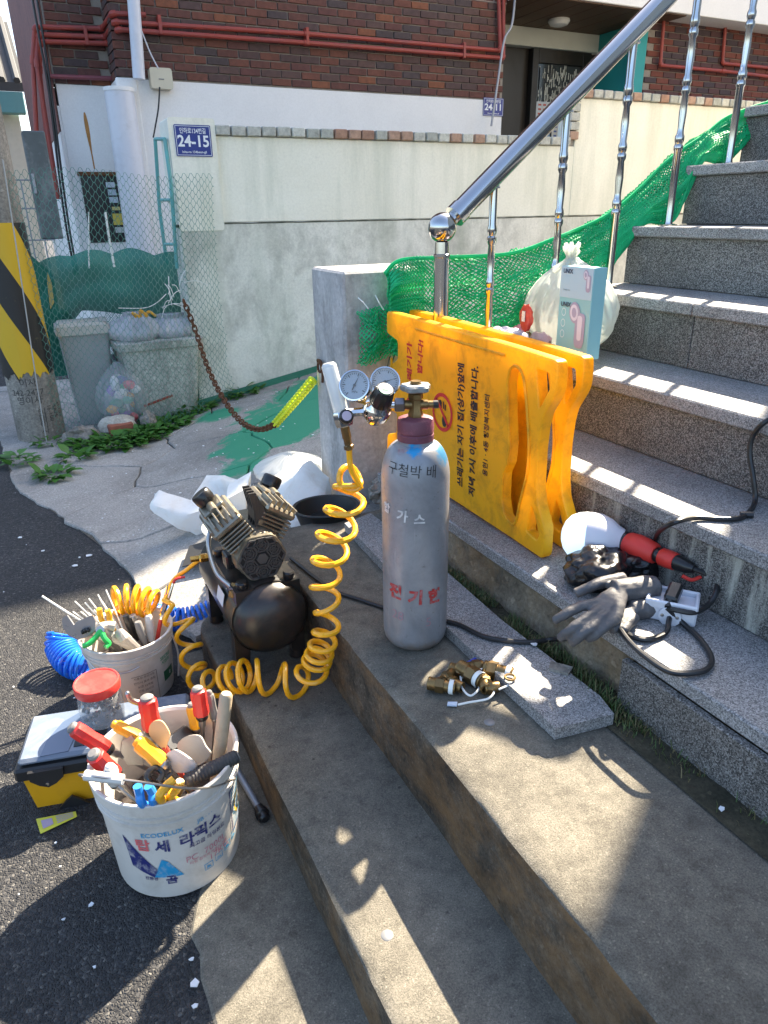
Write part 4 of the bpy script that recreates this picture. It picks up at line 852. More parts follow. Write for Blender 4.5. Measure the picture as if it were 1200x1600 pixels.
b = MB(); wrap_text(b, '전', .040, (CX, CY), rf_, th0 - .62, CZ + .163, bold=.045, tilt=-.05); wrap_text(b, '기', .040, (CX, CY), rf_, th0 + .02, CZ + .155, bold=.045, tilt=-.05); wrap_text(b, '한', .040, (CX, CY), rf_, th0 + .62, CZ + .152, bold=.045, tilt=-.05); obj('red_lettering', b, REDP, body)
b = MB(); wrap_text(b, '합', .026, (CX, CY), rf_, th0 - .95, CZ + .368, bold=.04, tilt=-.1); wrap_text(b, '가', .030, (CX, CY), rf_, th0 - .38, CZ + .358, bold=.03, tilt=-.1); wrap_text(b, '스', .028, (CX, CY), rf_, th0 + .12, CZ + .352, bold=.03); obj('white_lettering', b, WHS, body)
b = MB(); wrap_text(b, '28', .034, (CX, CY), rf_, th0 - .55, CZ + .103, bold=-.01, tilt=-.1); wrap_text(b, '5', .034, (CX, CY), rf_, th0 + .42, CZ + .088, bold=-.01); obj('faded_lettering', b, PNK, body)
def shoulder(z):
    h = z - CZ
    if h <= .427: return CR
    s = min(.9989, (h - .427) / .082); a = math.asin(s); return .040 + (CR - .040) * math.cos(min(a, 1.35)) ** 1.1
b = MB(); wrap_text(b, '구철박 배', .030, (CX, CY), shoulder, th0 - .12, CZ + .462, lift=.0022, bold=-.008, tilt=-.06); obj('marker_writing', b, INK, body)

# ================================================================ REGULATOR
def pc(s, z, d=0.0):
    """point beside the valve: s metres to the left of the cylinder axis, height z, d towards the viewer"""
    return Vector((CX, CY, 0)) - rt * s + Vector((-.442, -.897, 0)) * d + Vector((0, 0, z))
CH2 = mat('chrome_plating', (.66, .65, .64), .12, 1.0, .05, 40, rvar=.06); BP = mat('black_bakelite', (.012, .012, .013), .3, 0, .2, 30)
zr = CZ + .592
rg_ = thing('pressure_regulator', 'chrome gas regulator with two gauges screwed to the cylinder valve', 'regulator', pc(.07, zr - .05))
fwd = Vector((-.442, -.897, 0)); upv = Vector((0, 0, 1))
b = MB(); b.lathe([(.0145, 0), (.0165, .002), (.0165, .020), (.0145, .022)], pc(.024, zr), -rt, 6); obj('coupling_nut', b, mat('grey_nut', (.20, .19, .20), .35, .9, .1, 40), rg_)
b = MB(); b.lathe([(.0075, 0), (.0075, .030)], pc(.045, zr), -rt, 16); obj('inlet_stem', b, CH2, rg_)
ax = (upv * .80 + fwd * .52 + rt * .28).normalized(); cb_ = pc(.084, zr - .010)
b = MB(); b.lathe([(.012, -.036), (.019, -.032), (.021, -.026), (.021, -.018), (.030, -.014), (.031, -.004), (.031, .008), (.027, .014), (.022, .020), (.020, .026)], cb_, ax, 28); obj('body', b, CH2, rg_)
b = MB(); b.lathe([(.008, 0), (.008, .014)], cb_ - ax * .024, (-rt * .3 + fwd), 6); obj('brass_plug', b, mat('bright_brass', (.62, .38, .10), .25, 1.0, .1, 30), rg_)
kb = MB(); n = 48; vs = []; fs = []
u = ax.orthogonal().normalized(); w = ax.cross(u)
for h, r in ((.022, .022), (.026, .0245), (.062, .0205), (.066, .018), (.066, .001)):
    for i in range(n):
        a = 2 * math.pi * i / n; q = r * (1 + (.035 * math.cos(12 * a) if .024 < h < .064 else 0)); vs.append(cb_ + ax * h + (u * math.cos(a) + w * math.sin(a)) * q)
for k in range(4):
    for i in range(n): fs.append((k * n + i, k * n + (i + 1) % n, (k + 1) * n + (i + 1) % n, (k + 1) * n + i))
kb.add(vs, fs); kn = obj('adjusting_knob', kb, BP, rg_)
b = MB(); b.lathe([(.0155, .0), (.0155, .0012), (.0, .0013)], cb_ + ax * .0662, ax, 28); cap_ = obj('green_cap', b, mat('cap_green', (.02, .25, .12), .4), kn)
X_ = (rt - ax * rt.dot(ax)).normalized(); Y_ = ax.cross(X_)
b = MB(); vs = []
for i in range(28):
    a = 2 * math.pi * i / 28
    for r in (.0150, .0138): vs.append(cb_ + ax * .0680 + (X_ * math.cos(a) + Y_ * math.sin(a)) * r)
b.add(vs, [(2 * i, 2 * i + 1, (2 * i + 3) % 56, (2 * i + 2) % 56) for i in range(28)]); flat_text(b, 'SIS', .010, cb_ + ax * .0680, X_, Y_, bold=.02); obj('cap_print', b, SWH, kn)
def gauge(c, face, r, ang):
    f = face.normalized(); gx = (rt - f * rt.dot(f)).normalized(); gy = f.cross(gx); 
    if gy.z < 0: gy = -gy; 
    b = MB(); b.lathe([(r * .9, -.016), (r, -.012), (r, .004), (r * .985, .008), (r * .90, .0085), (r * .88, .004)], c, f, 36, caps=False); b.lathe([(r * .9, -.016), (.001, -.017)], c, f, 36, caps=False); g0 = obj('gauge', b, CH2, rg_)
    b = MB(); b.lathe([(r * .90, .0025), (.0005, .0026)], c, f, 36, caps=False); obj('dial', b, mat('dial_face', (.30, .34, .38), .45, 0, .04, 30), g0)
    b = MB()
    for k in range(27):
        a = math.radians(225 - k * 270 / 26); L0 = .70 if k % 5 else .60; d = gx * math.cos(a) + gy * math.sin(a); e = f.cross(d); q = .0006 if k % 5 else .0010
        b.add([c + f * .0034 + d * r * L0 + e * q, c + f * .0034 + d * r * L0 - e * q, c + f * .0034 + d * r * .80 - e * q, c + f * .0034 + d * r * .80 + e * q], [(0, 1, 2, 3)])
    flat_text(b, 'MPa', r * .22, c - gy * r * .42, gx, gy, lift=.0036)
    obj('dial_marks', b, INK, g0)
    d = gx * math.cos(ang) + gy * math.sin(ang); e = f.cross(d); b = MB(); b.prism([c + d * r * .66, c + e * .0016 - d * r * .05, c - d * r * .35 + e * .001, c - d * r * .35 - e * .001, c - e * .0016 - d * r * .05], f, .0045, .0055); b.lathe([(.003, .004), (.003, .0068)], c, f, 10); obj('needle', b, INK, g0)
    b = MB(); b.lathe([(r * .89, .0078), (.0005, .0082)], c, f, 36, caps=False); gl = obj('glass', b, GLASS, g0)
GLASS = None
m, N, L, B = nodes('gauge_glass'); B.inputs['Base Color'].default_value = (1, 1, 1, 1); B.inputs['Roughness'].default_value = .03; B.inputs['Alpha'].default_value = .14; GLASS = m
g1 = pc(.130, zr + .046, .012); g2 = pc(.066, zr + .042, -.036)
gauge(g1, fwd + upv * .42 - rt * .18, .0335, math.radians(62)); gauge(g2, fwd + upv * .45 + rt * .12, .0335, math.radians(18))
for g_ in (g1, g2): b = MB(); b.tube([g_ - fwd * .012, g_ - fwd * .02 - upv * .034, cb_ + upv * .006 - fwd * .01], .0065, 10); obj('gauge_stem', b, MATS['bright_brass'], rg_)
b = MB(); b.lathe([(.011, 0), (.0095, .008), (.0095, .034), (.012, .038)], pc(.112, zr - .014), (-rt - upv * .06), 8); obj('cross_bar', b, CH2, rg_)
ft0 = pc(.160, zr - .020, .004); ft1 = pc(.186, zr + .092, -.004)
b = MB(); b.bar(ft0, ft1, [(0, .0155), (.05, .0165), (.95, .0165), (.97, .015), (1, .012)], 20); obj('flow_tube', b, mat('clear_tube', (.70, .74, .76), .12, 0, .03, 20, alpha=.62), rg_)
b = MB(); b.bar(ft0, ft1, [(.12, .0055), (.9, .0075)], 12); obj('tube_core', b, mat('tube_core', (.62, .66, .68), .4), rg_)
b = MB(); b.lathe([(.019, -.024), (.021, -.018), (.021, .004), (.017, .010)], ft0, ft1 - ft0, 8); obj('tube_base', b, CH2, rg_)
kk = pc(.152, zr - .022, .018); b = MB(); b.lathe([(.010, -.012), (.0155, -.004), (.0155, .016), (.012, .020), (.0, .0205)], kk, fwd + upv * .5 + rt * .2, 18); ko = obj('needle_knob', b, BP, rg_)
b = MB(); b.lathe([(.0105, .0206), (.0, .0215)], kk, fwd + upv * .5 + rt * .2, 18); obj('knob_insert', b, mat('knob_pink', (.50, .40, .46), .4), ko)
hb_ = ft0 - upv * .022 + rt * .004
b = MB(); b.lathe([(.010, 0), (.010, .030), (.0085, .032), (.0085, .046), (.011, .048), (.011, .056), (.008, .058)], hb_, -upv + rt * .16, 6); obj('hose_fitting', b, BRS, rg_)

# ================================================================ AIR COMPRESSOR
TANK = mat('tank_black', (.013, .0125, .012), .33, 0, .2, 9, .12, 60, (.09, .06, .045), .5, 7); ALU = mat('cast_aluminium', (.30, .27, .21), .40, .8, .15, 30, .15, 100, (.08, .06, .04), .5, 18); ALD = mat('dark_fins', (.05, .047, .045), .4, .3, .2, 30)
ac = thing('air_compressor', 'black two cylinder air compressor with finned heads on the lower step', 'air compressor', (.45, 1.78, .127))
TX, TY0, TY1, TZ, TR = .452, 1.60, 2.02, .298, .104
b = MB(); pr = [(.001, -.040), (.035, -.038), (.066, -.028), (.088, -.012), (.099, .006), (TR, .020), (TR, TY1 - TY0 - .02), (.099, TY1 - TY0 - .006), (.088, TY1 - TY0 + .012), (.05, TY1 - TY0 + .034), (.001, TY1 - TY0 + .04)]
b.lathe(pr, (TX, TY0, TZ), (0, 1, 0), 40); b.lathe([(TR + .0025, .018), (TR + .0025, .026)], (TX, TY0, TZ), (0, 1, 0), 40, caps=False); tk = obj('tank', b, TANK, ac)
b = MB(); b.add([(TX - .1068, 1.70, .315), (TX - .1068, 1.765, .315), (TX - .098, 1.765, .352), (TX - .098, 1.70, .352)], [(0, 1, 2, 3)]); b.v = [(x - .001, y, z) for x, y, z in b.v]; obj('rating_label', b, mat('silver_label', (.55, .57, .60), .4, 0, .1, 60), tk)
for sx in (-1, 1):
    for y in (1.66, 1.95):
        b = MB(); b.prism([(TX + sx * .055, y, .225), (TX + sx * .098, y, .255), (TX + sx * .100, y, .155), (TX + sx * .062, y, .155)], (0, 1, 0), -.02, .02); b.lathe([(.019, 0), (.022, .004), (.019, .030)], (TX + sx * .080, y, .1275), n=16); obj('foot', b, TANK, ac)
# saddle plate on the tank
b = MB(); zt = .388; b.prism([(TX - .088, 1.60, zt - .045), (TX - .088, 1.60, zt + .006), (TX + .088, 1.60, zt + .006), (TX + .088, 1.60, zt - .045), (TX + .052, 1.60, zt - .006), (TX + .015, 1.60, zt - .004), (TX, 1.60, zt - .018), (TX - .015, 1.60, zt - .004), (TX - .052, 1.60, zt - .006)], (0, 1, 0), 0.015, .30); obj('saddle', b, TANK, ac)
for sx in (-1, 1):
    for y in (1.635, 1.86): b = MB(); b.lathe([(.014, 0), (.016, .004), (.016, .016), (.013, .020)], (TX + sx * .065, y, zt + .0065), n=14); obj('rubber_mount', b, BP, ac)
mz = .462; my = 1.655
b = MB(); b.box(TX - .062, TX + .062, my + .028, my + .20, zt + .0268, mz + .05, .012); b.lathe([(.066, .0), (.070, .02), (.070, .17), (.06, .19)], (TX, my + .012, mz), (0, 1, 0), 12); obj('motor', b, ALU, ac)
# fan shroud and hexagonal grille
b = MB(); hx = [(.072 * math.cos(math.radians(60 * k + 0)), .072 * math.sin(math.radians(60 * k + 0))) for k in range(6)]
hp = round2d(hx, .016); b.prism([(TX + x, my, mz + z) for x, z in hp], (0, 1, 0), -.004, .034); sh = obj('fan_shroud', b, ALU, ac)
b = MB(); b.prism([(TX + x * .90, my - .0045, mz + z * .90) for x, z in hp], (0, 1, 0), -.002, .0); obj('fan_opening', b, mat('fan_dark', (.006, .006, .006), .7), sh)
b = MB()
def gbar(x0, z0, x1, z1, w=.0030):
    a = Vector((TX + x0, my - .009, mz + z0)); c = Vector((TX + x1, my - .009, mz + z1)); d = (c - a).normalized(); e = Vector((0, 1, 0)).cross(d) * w * .5
    b.prism([a + e, a - e, c - e, c + e], (0, 1, 0), -.001, .0025)
for k in range(6):      # a ring of six nested hexagon flowers round a hub
    a = math.radians(60 * k + 30); cx_, cz_ = .039 * math.cos(a), .039 * math.sin(a)
    for rr_ in (.021, .0135, .006):
        for q in range(6):
            a0 = math.radians(60 * q); a1 = math.radians(60 * q + 60); gbar(cx_ + rr_ * math.cos(a0), cz_ + rr_ * math.sin(a0), cx_ + rr_ * math.cos(a1), cz_ + rr_ * math.sin(a1))
    for q in range(6): a0 = math.radians(60 * q); gbar(cx_, cz_, cx_ + .021 * math.cos(a0), cz_ + .021 * math.sin(a0), .0022)
    a0 = math.radians(60 * k); a1 = a0 + math.radians(60); gbar(.063 * math.cos(a0), .063 * math.sin(a0), .063 * math.cos(a1), .063 * math.sin(a1), .005)
b.prism([(TX + .016 * math.cos(math.radians(60 * k)), my - .012, mz + .016 * math.sin(math.radians(60 * k))) for k in range(6)], (0, 1, 0), 0, .006)
obj('fan_grille', b, mat('grille_dark', (.075, .072, .070), .45, .2, .1, 40), sh)
# two finned cylinder heads in a V, each: barrel fins, head block, intake filter
KS = 1.10
def head(side, y0):
    d = Vector((side * .56, 0, .83)).normalized(); p = Vector((side * .83, 0, -.56)) * 1.0; p = Vector((d.z, 0, -d.x)); o = Vector((TX + side * .036, y0, mz + .036))
    def B(mb, u0, u1, v0, v1, w0, w1, c=.002): # u along d, v across p, w along Y
        mb.box(0, 1, 0, 1, 0, 1, 0) if False else None
        M = Matrix(((p.x, 0, d.x, o.x), (0, 1, 0, o.y), (p.z, 0, d.z, o.z), (0, 0, 0, 1))) @ Matrix.Scale(KS, 4); mb.box(v0, v1, w0, w1, u0, u1, c, M)
    b = MB(); B(b, -.01, .05, -.030, .030, -.028, .028, .006); hd = obj('cylinder_barrel', b, ALD, ac)
    b = MB()
    for k in range(5): B(b, .006 + .010 * k, .0105 + .010 * k, -.040, .040, -.038, .038, .0012)
    obj('barrel_fins', b, ALU, hd)
    b = MB(); B(b, .055, .075, -.042, .042, -.040, .110, .006); h2 = obj('head_cover', b, ALU, ac)
    for k in range(6):
        b = MB(); v = -.036 + .0145 * k; B(b, .0745, .095 - .004 * abs(k - 2.5), v - .0022, v + .0022, -.038, .030, .0010); obj('fin', b, ALU, h2)
    b = MB(); B(b, .076, .090, -.030, .030, .045, .105, .004); b.lathe([(.012, 0), (.012, .05)], o + d * .088 * KS + Vector((0, .03, 0)), (0, 1, 0), 14); obj('port_block', b, ALU, h2)
    fo = o + d * .100 * KS + Vector((0, .105, 0)); b = MB(); b.lathe([(.018, -.015), (.026, -.008), (.0275, 0), (.0275, .018), (.025, .023), (.017, .0245), (.001, .0245)], fo, (d + Vector((0, .2, 0))), 24); obj('air_filter', b, BP, ac)
    return o, d
head(-1, my + .055); head(1, my + .085)
b = MB()        # ribbed bracket between the heads
for k in range(4):
    y = my + .045 + .02 * k; b.prism([(TX + .000, y, mz + .060), (TX + .030, y, mz + .068), (TX + .036, y, mz + .105), (TX + .012, y, mz + .165), (TX - .006, y, mz + .165), (TX + .006, y, mz + .10)], (0, 1, 0), 0, .005)
b.box(TX + .004, TX + .018, my + .044, my + .11, mz + .08, mz + .16, .003); obj('centre_bracket', b, ALD, ac)
b = MB(); b.lathe([(.007, -.002), (.007, .004)], (TX + .018, my + .044, mz + .082), (0, -1, 0), 14); obj('bracket_boss', b, ALU, ac)
b = MB(); b.tube(smoothpath([(TX - .095, my + .11, mz + .075), (TX - .118, my + .08, mz + .03), (TX - .112, my + .05, mz - .04), (TX - .085, my + .02, mz - .075)], 8), .0065, 10); obj('delivery_tube', b, mat('alu_tube', (.42, .41, .40), .35, .9, .05, 30), ac)
b = MB(); b.lathe([(.012, 0), (.014, .004), (.014, .018), (.010, .02), (.010, .04)], (TX - .085, my + .0, mz - .100), (.3, .3, 1), 6); obj('check_valve', b, BRS, ac)
b = MB(); b.lathe([(.011, 0), (.013, .004), (.013, .022), (.009, .026), (.009, .05)], (TX - .10, my + .20, mz - .065), (-1, .1, .05), 6); obj('outlet_fitting', b, MATS['bright_brass'], ac)
b = MB(); b.box(TX - .082, TX - .058, my + .05, my + .10, zt + .03, zt + .072, .004); obj('pressure_switch', b, BP, ac)

# ================================================================ COILED HOSES
ORG = mat('hose_orange', (.88, .41, .010), .28, 0, .06, 20, coat=.3)
he = hb_ + (-upv + rt * .16).normalized() * .055
axis1 = [he + Vector((.004, -.01, -.075)), (0.6042,1.4075,0.7341), (0.5922,1.4035,0.6743), (0.5653,1.4270,0.5720), (0.5478,1.4457,0.4637), (0.5466,1.4365,0.3781), (0.5284,1.4308,0.3025), (.49, 1.47, .178), (.42, 1.52, .172), (.35, 1.57, .172), (.275, 1.66, .115), (.255, 1.74, .12), (.262, 1.84, .18), (.235, 1.90, .235)]
rad = lambda t: .036 - .010 * (t < .06) + .006 * math.sin(t * 13)
def pit(t):
    if t < .05: return .034
    if t < .36: return .070
    if t < .42: return .040
    if t < .46: return .024
    if t < .63: return .072
    if t < .70: return .030
    return .072
hp_ = helix(axis1, rad, pit, 16)
path = smoothpath([he, he + Vector((0, 0, -.02)), he + Vector((.002, -.004, -.05)), hp_[4]], 5)[:-1] + hp_[4:]
oh = thing('orange_coiled_hose', 'orange coiled air hose looping from the regulator to the rear bucket', 'hose', (.5, 1.5, .13))
tail_ = smoothpath([hp_[-1], (.235, 1.90, .255), (.22, 1.92, .262)], 4)
obj('coil', MB().tube(path + tail_[1:], .0072, 8), ORG, oh)
b = MB(); b.tube(helix([(.20, 1.95, .232), (.155, 1.985, .245), (.115, 2.0, .248), (.085, 2.0, .246)], lambda t: .040, lambda t: .026, 18), .0078, 8)
obj('resting_loops', b, ORG, oh)
b = MB(); b.tube(smoothpath([(.225, 1.915, .262), (.26, 1.95, .30), (.30, 1.93, .335), (.335, 1.88, .385), (.352, 1.862, .398)], 6), .006, 8); obj('supply_end', b, ORG, oh)
BLH = mat('hose_blue', (.012, .16, .72), .25, 0, .08, 20, coat=.3)
bp_ = helix([(-0.0667,2.1434,0.1000), (-0.0773,2.1201,0.0700), (-0.0564,2.0534,0.0500), (-0.0188,2.0235,0.0400)], lambda t: .043, lambda t: .0125, 16)
bh = thing('blue_coiled_hose', 'blue coiled air hose lying behind the rear bucket', 'hose', (-.03, 2.05, .0))
obj('bunched_coil', MB().tube(bp_, .0055, 7), BLH, bh)
bp2 = helix([(.20, 2.22, .06), (.27, 2.15, .055), (.33, 2.13, .055), (.40, 2.12, .07)], lambda t: .036, lambda t: .0175, 16); obj('stretched_coil', MB().tube(bp2, .0058, 7), BLH, bh)
b = MB(); b.tube(smoothpath([bp_[-1], (.02, 2.16, .02), (.12, 2.24, .02), bp2[0]], 6), .0055, 7); obj('link', b, BLH, bh)

# ================================================================ BUCKETS
PAIL = mat('pail_white', (.66, .62, .56), .42, 0, .06, 5, .10, 40, (.36, .31, .24), .55, 9)
def pail(name, label, c, rt_, rb_, h, z0=.0):
    root = thing(name, label, 'bucket', (c[0], c[1], z0)); w = .004
    R_ = lambda z: rb_ + (rt_ - .006 - rb_) * (z - z0) / h
    pr = [(rb_ - .006, z0 + .002), (rb_ - .001, z0), (rb_, z0 + .004), (R_(z0 + h * .74), z0 + h * .74)]
    for k, (dz, dr_) in enumerate(((.76, .0055), (.795, .006), (.80, .001), (.835, .001), (.84, .006), (.855, .006), (.86, .0015), (.895, .0015), (.90, .007), (.96, .0075), (.99, .008), (1.0, .0065))): pr.append((R_(z0 + h * dz) + dr_ - .0005, z0 + h * dz))
    pr += [(R_(z0 + h) + .001, z0 + h), (R_(z0 + h) - w, z0 + h - .006), (rb_ - w, z0 + .006), (.001, z0 + .006)]
    b = MB(); b.lathe(pr, (c[0], c[1], 0), n=64, caps=False); b.lathe([(rb_ - .006, z0 + .002), (.001, z0 + .002)], (c[0], c[1], 0), n=64, caps=False); o = obj('shell', b, PAIL, root, sharp=.5)
    return root, o, R_
FC = (.0995, 1.2528); FH = .267
fbk, fsh, FR = pail('paint_bucket', 'large white tile adhesive bucket full of hand tools in the foreground', FC, .150, .130, FH, .006)
tf = math.atan2(-FC[1], -FC[0])
NVY = mat('label_navy', (.02, .025, .14), .5, 0, .2, 60, dirt=(.60, .57, .52), dirtamt=.85, dscale=50); CYB = mat('label_cyan', (.02, .30, .55), .5, 0, .2, 60, dirt=(.60, .57, .52), dirtamt=.8, dscale=55); LRD = mat('label_red', (.65, .14, .14), .5, 0, .2, 60); LYE = mat('label_yellow', (.75, .48, .05), .5); LPK = mat('label_pink', (.58, .18, .24), .5, 0, .2, 60, dirt=(.60, .57, .52), dirtamt=.9, dscale=60)
zc = .006
b = MB(); wrap_text(b, '세', .034, FC, FR, tf + .02 - .26, zc + .148, bold=.03, tilt=.0); wrap_text(b, '라', .034, FC, FR, tf + .10, zc + .151, bold=.03); wrap_text(b, '픽', .034, FC, FR, tf + .32, zc + .156, bold=.03); wrap_text(b, '스', .034, FC, FR, tf + .55, zc + .160, bold=.03); wrap_text(b, '최고급 타일본드', .0125, FC, FR, tf + .42, zc + .131, bold=.02); wrap_text(b, '곰', .026, FC, FR, tf - .20, zc + .052, bold=.03); wrap_text(b, '친환경', .010, FC, FR, tf - .50, zc + .058, bold=.02)
wrap_poly(b, [[(-.105, -.03), (-.060, -.055), (-.050, -.035), (-.115, .055)]], FC, FR, tf, zc + .118)
wrap_poly(b, [[(.128, -.058), (.190, -.050), (.190, -.046), (.128, -.054)], [(.128, .050), (.190, .066), (.190, .082), (.128, .056)], [(.126, -.058), (.129, -.058), (.129, .056), (.126, .056)]], FC, FR, tf, zc + .135, n=4); obj('navy_print', b, NVY, fsh)
b = MB(); wrap_text(b, '탑', .034, FC, FR, tf - .52, zc + .152, bold=.025); obj('red_print', b, LRD, fsh)
b = MB(); wrap_text(b, 'PC  7000L', .022, FC, FR, tf + .38, zc + .098, bold=-.005, tilt=.04); wrap_text(b, '17KG', .022, FC, FR, tf + .58, zc + .073, bold=-.002, tilt=.04); wrap_text(b, '타일 접착제 에폭시 전용', .009, FC, FR, tf + .42, zc + .084); obj('pink_print', b, LPK, fsh)
b = MB(); wrap_text(b, 'ECODELUX', .016, FC, FR, tf - .22, zc + .182, bold=.01, tilt=.03); obj('blue_print', b, CYB, fsh); b = MB(); wrap_text(b, 'JIB · · ·', .013, FC, FR, tf + .40, zc + .188, bold=.02, tilt=.06); obj('blue_print', b, CYB, fsh); b = MB()
wrap_poly(b, [[(-.060, -.055), (-.002, -.058), (-.028, -.012), (-.040, -.004)]], FC, FR, tf, zc + .118)
obj('blue_triangle', b, CYB, fsh)
for k in range(4):
    b = MB(); u = .040 + .026 * k; vz_ = -.075 + .006 * k; wrap_poly(b, [[(u, vz_), (u + .020, vz_), (u + .020, vz_ + .0018), (u, vz_ + .0018)], [(u, vz_ + .016), (u + .020, vz_ + .016), (u + .020, vz_ + .0178), (u, vz_ + .0178)], [(u, vz_), (u + .0015, vz_), (u + .0015, vz_ + .0178), (u, vz_ + .0178)], [(u + .0185, vz_), (u + .020, vz_), (u + .020, vz_ + .0178), (u + .0185, vz_ + .0178)], [(u + .004, vz_ + .004), (u + .016, vz_ + .004), (u + .012, vz_ + .009), (u + .006, vz_ + .011)]], FC, FR, tf, zc + .118, n=2); obj('blue_icon', b, CYB, fsh)
b = MB()
for k in range(13): wrap_poly(b, [[(.133, -.048 + .0085 * k), (.133 + .035 + .02 * math.sin(k * 2.1) ** 2, -.046 + .0085 * k), (.133 + .035 + .02 * math.sin(k * 2.1) ** 2, -.0435 + .0085 * k), (.133, -.0455 + .0085 * k)]], FC, FR, tf, zc + .135, lift=.0016, n=3)
tag(obj('blue_fine_print', b, CYB, fsh), kind='stuff')
b = MB(); pts = []
for k in range(14):
    a0 = math.radians(70 + 20 * k); a1 = a0 + math.radians(20); r0, r1 = .020, .027; pts.append([(.163 + r0 * math.cos(a0) * .8, r0 * math.sin(a0)), (.163 + r1 * math.cos(a0) * .8, r1 * math.sin(a0)), (.163 + r1 * math.cos(a1) * .8, r1 * math.sin(a1)), (.163 + r0 * math.cos(a1) * .8, r0 * math.sin(a1))])
wrap_poly(b, pts, FC, FR, tf, zc + .137, lift=.002, n=2); obj('yellow_swirl', b, LYE, fsh)
STW = mat('steel_wire', (.50, .48, .46), .35, .9, .1, 30); WPL = mat('white_plastic', (.60, .58, .54), .45, 0, .10, 20, .15, 60, (.30, .26, .21), .6, 18)
hd_ = [Vector((FC[0] - .148, FC[1] + .03, .235)), Vector((-0.0613,1.2054,0.3176)), Vector((-0.0501,1.1448,0.3635)), Vector((0.0108,1.1094,0.3562)), Vector((0.1373,1.1063,0.2811)), Vector((FC[0] + .12, FC[1] - .094, .225))]
obj('handle', MB().tube(smoothpath(hd_, 6), .0024, 6), STW, fbk); obj('handle_grip', MB().tube([hd_[2], hd_[2].lerp(hd_[3], .5), hd_[3]], .0095, 10), WPL, fbk)
BC = (.105, 1.915); BH = .20
bbk, bsh, BR = pail('paint_bucket', 'smaller white bucket of pliers and cable ties behind the toolbox', BC, .130, .110, BH, .0)
tb = math.atan2(-BC[1], -BC[0])
b = MB(); wrap_poly(b, [[(.088, -.055), (.135, -.055), (.135, -.020), (.088, -.020)]], BC, BR, tb, .10, n=4); obj('green_label', b, mat('label_dkgreen', (.02, .12, .05), .5), bsh)
b = MB(); wrap_text(b, 'SECRE', .016, BC, BR, tb + .86, .128, bold=.02); wrap_text(b, '시멘트', .014, BC, BR, tb + .86, .112, bold=.02); obj('green_print', b, mat('label_green', (.06, .32, .16), .5), bsh)
b = MB(); wrap_text(b, 'E', .014, BC, BR, tb + 1.0, .062, lift=.002, bold=.03); obj('white_mark', b, SWH, bsh)
b = MB()
for k in range(5): wrap_text(b, ['사용상 주의사항', '반드시 물과 혼합', '보관 12개월', '건조 24시간', '제조 2023'][k], .009, BC, BR, tb + .22, .098 - .015 * k, align='CENTER')
wrap_poly(b, [[(-.01, .045), (.062, .045), (.062, .0462), (-.01, .0462)], [(.062, -.06), (.0632, -.06), (.0632, .0462), (.062, .0462)]], BC, BR, tb, .06, n=3); obj('small_print', b, INK, bsh)
hq = [Vector((BC[0] - .126, BC[1] - .02, .165)), Vector((BC[0] - .09, BC[1] - .10, .140)), Vector((BC[0] - .03, BC[1] - .128, .136)), Vector((BC[0] + .01, BC[1] - .126, .142))]; obj('handle', MB().tube(smoothpath(hq, 6), .0022, 6), STW, bbk)
b = MB(); b.tube(smoothpath([(BC[0] + .120, BC[1] - .045, .165), (BC[0] + .128, BC[1] - .045, .10), (BC[0] + .120, BC[1] - .04, .02)], 5), .003, 6); obj('side_handle', b, WPL, bbk)

# ================================================================ TOOLS IN THE FRONT BUCKET
TR_ = mat('tool_red', (.62, .025, .020), .38, 0, .10, 30, .15, 90, (.25, .10, .08), .4, 25); TG = mat('tool_grey_cap', (.17, .165, .16), .6, 0, .1, 30); TY_ = mat('tool_yellow', (.80, .40, .012), .40, 0, .10, 30, .1, 90, (.35, .22, .08), .4, 25); TS = mat('tool_steel', (.36, .355, .35), .35, .9, .15, 40, .15, 120, (.14, .10, .08), .45, 14); WOOD = mat('worn_wood', (.42, .33, .22), .65, 0, .2, 20, .3, 60, (.22, .19, .15), .5, 14); TB_ = mat('tool_blue', (.03, .25, .68), .35, 0, .1, 30); TGN = mat('tool_green', (.03, .50, .10), .35, 0, .1, 30)
hand = [(0, .3), (.02, .75), (.06, .95), (.25, 1.0), (.5, .92), (.75, 1.0), (.92, .95), (1, .6)]
def driver(label, a, c, r, tip, cm=TR_, capm=TG, cat='screwdriver', name='screwdriver'):
    """handle from butt a to neck c, steel shaft on to tip"""
    root = thing(name, label, cat, tip, 'hand tools in the front bucket'); a, c, tip = Vector(a), Vector(c), Vector(tip); n = 24; mb = MB(); ax = (c - a).normalized(); L = (c - a).length; u = ax.orthogonal().normalized(); w = ax.cross(u); vs = []; fs = []
    for t, f in hand:
        for i in range(n): q = 2 * math.pi * i / n; g = r * f * (1 + (.06 * math.cos(8 * q) if .05 < t < .95 else 0)); vs.append(a + ax * t * L + (u * math.cos(q) + w * math.sin(q)) * g)
    for k in range(len(hand) - 1):
        for i in range(n): fs.append((k * n + i, k * n + (i + 1) % n, (k + 1) * n + (i + 1) % n, (k + 1) * n + i))
    fs.append(tuple(range(n))[::-1]); mb.add(vs, fs); obj('handle', mb, cm, root)
    obj('end_cap', MB().lathe([(r * .75, .001), (r * .72, .006), (r * .5, .009), (0, .0095)], a + ax * .002, -ax, 16), capm, root)
    obj('collar', MB().bar(c - ax * r * .5, c + ax * r * .5, [(0, r * .80), (.3, r * .86), (.7, r * .80), (1, r * .6)], 16), BP if cm is TR_ else TS, root)
    obj('shaft', MB().bar(c, tip, [(0, r * .55), (.1, r * .5), (.12, r * .3), (.9, r * .3), (1, r * .2)], 10), TS, root); return root
in1 = lambda x, y, z=.05: (FC[0] + x, FC[1] + y, z)
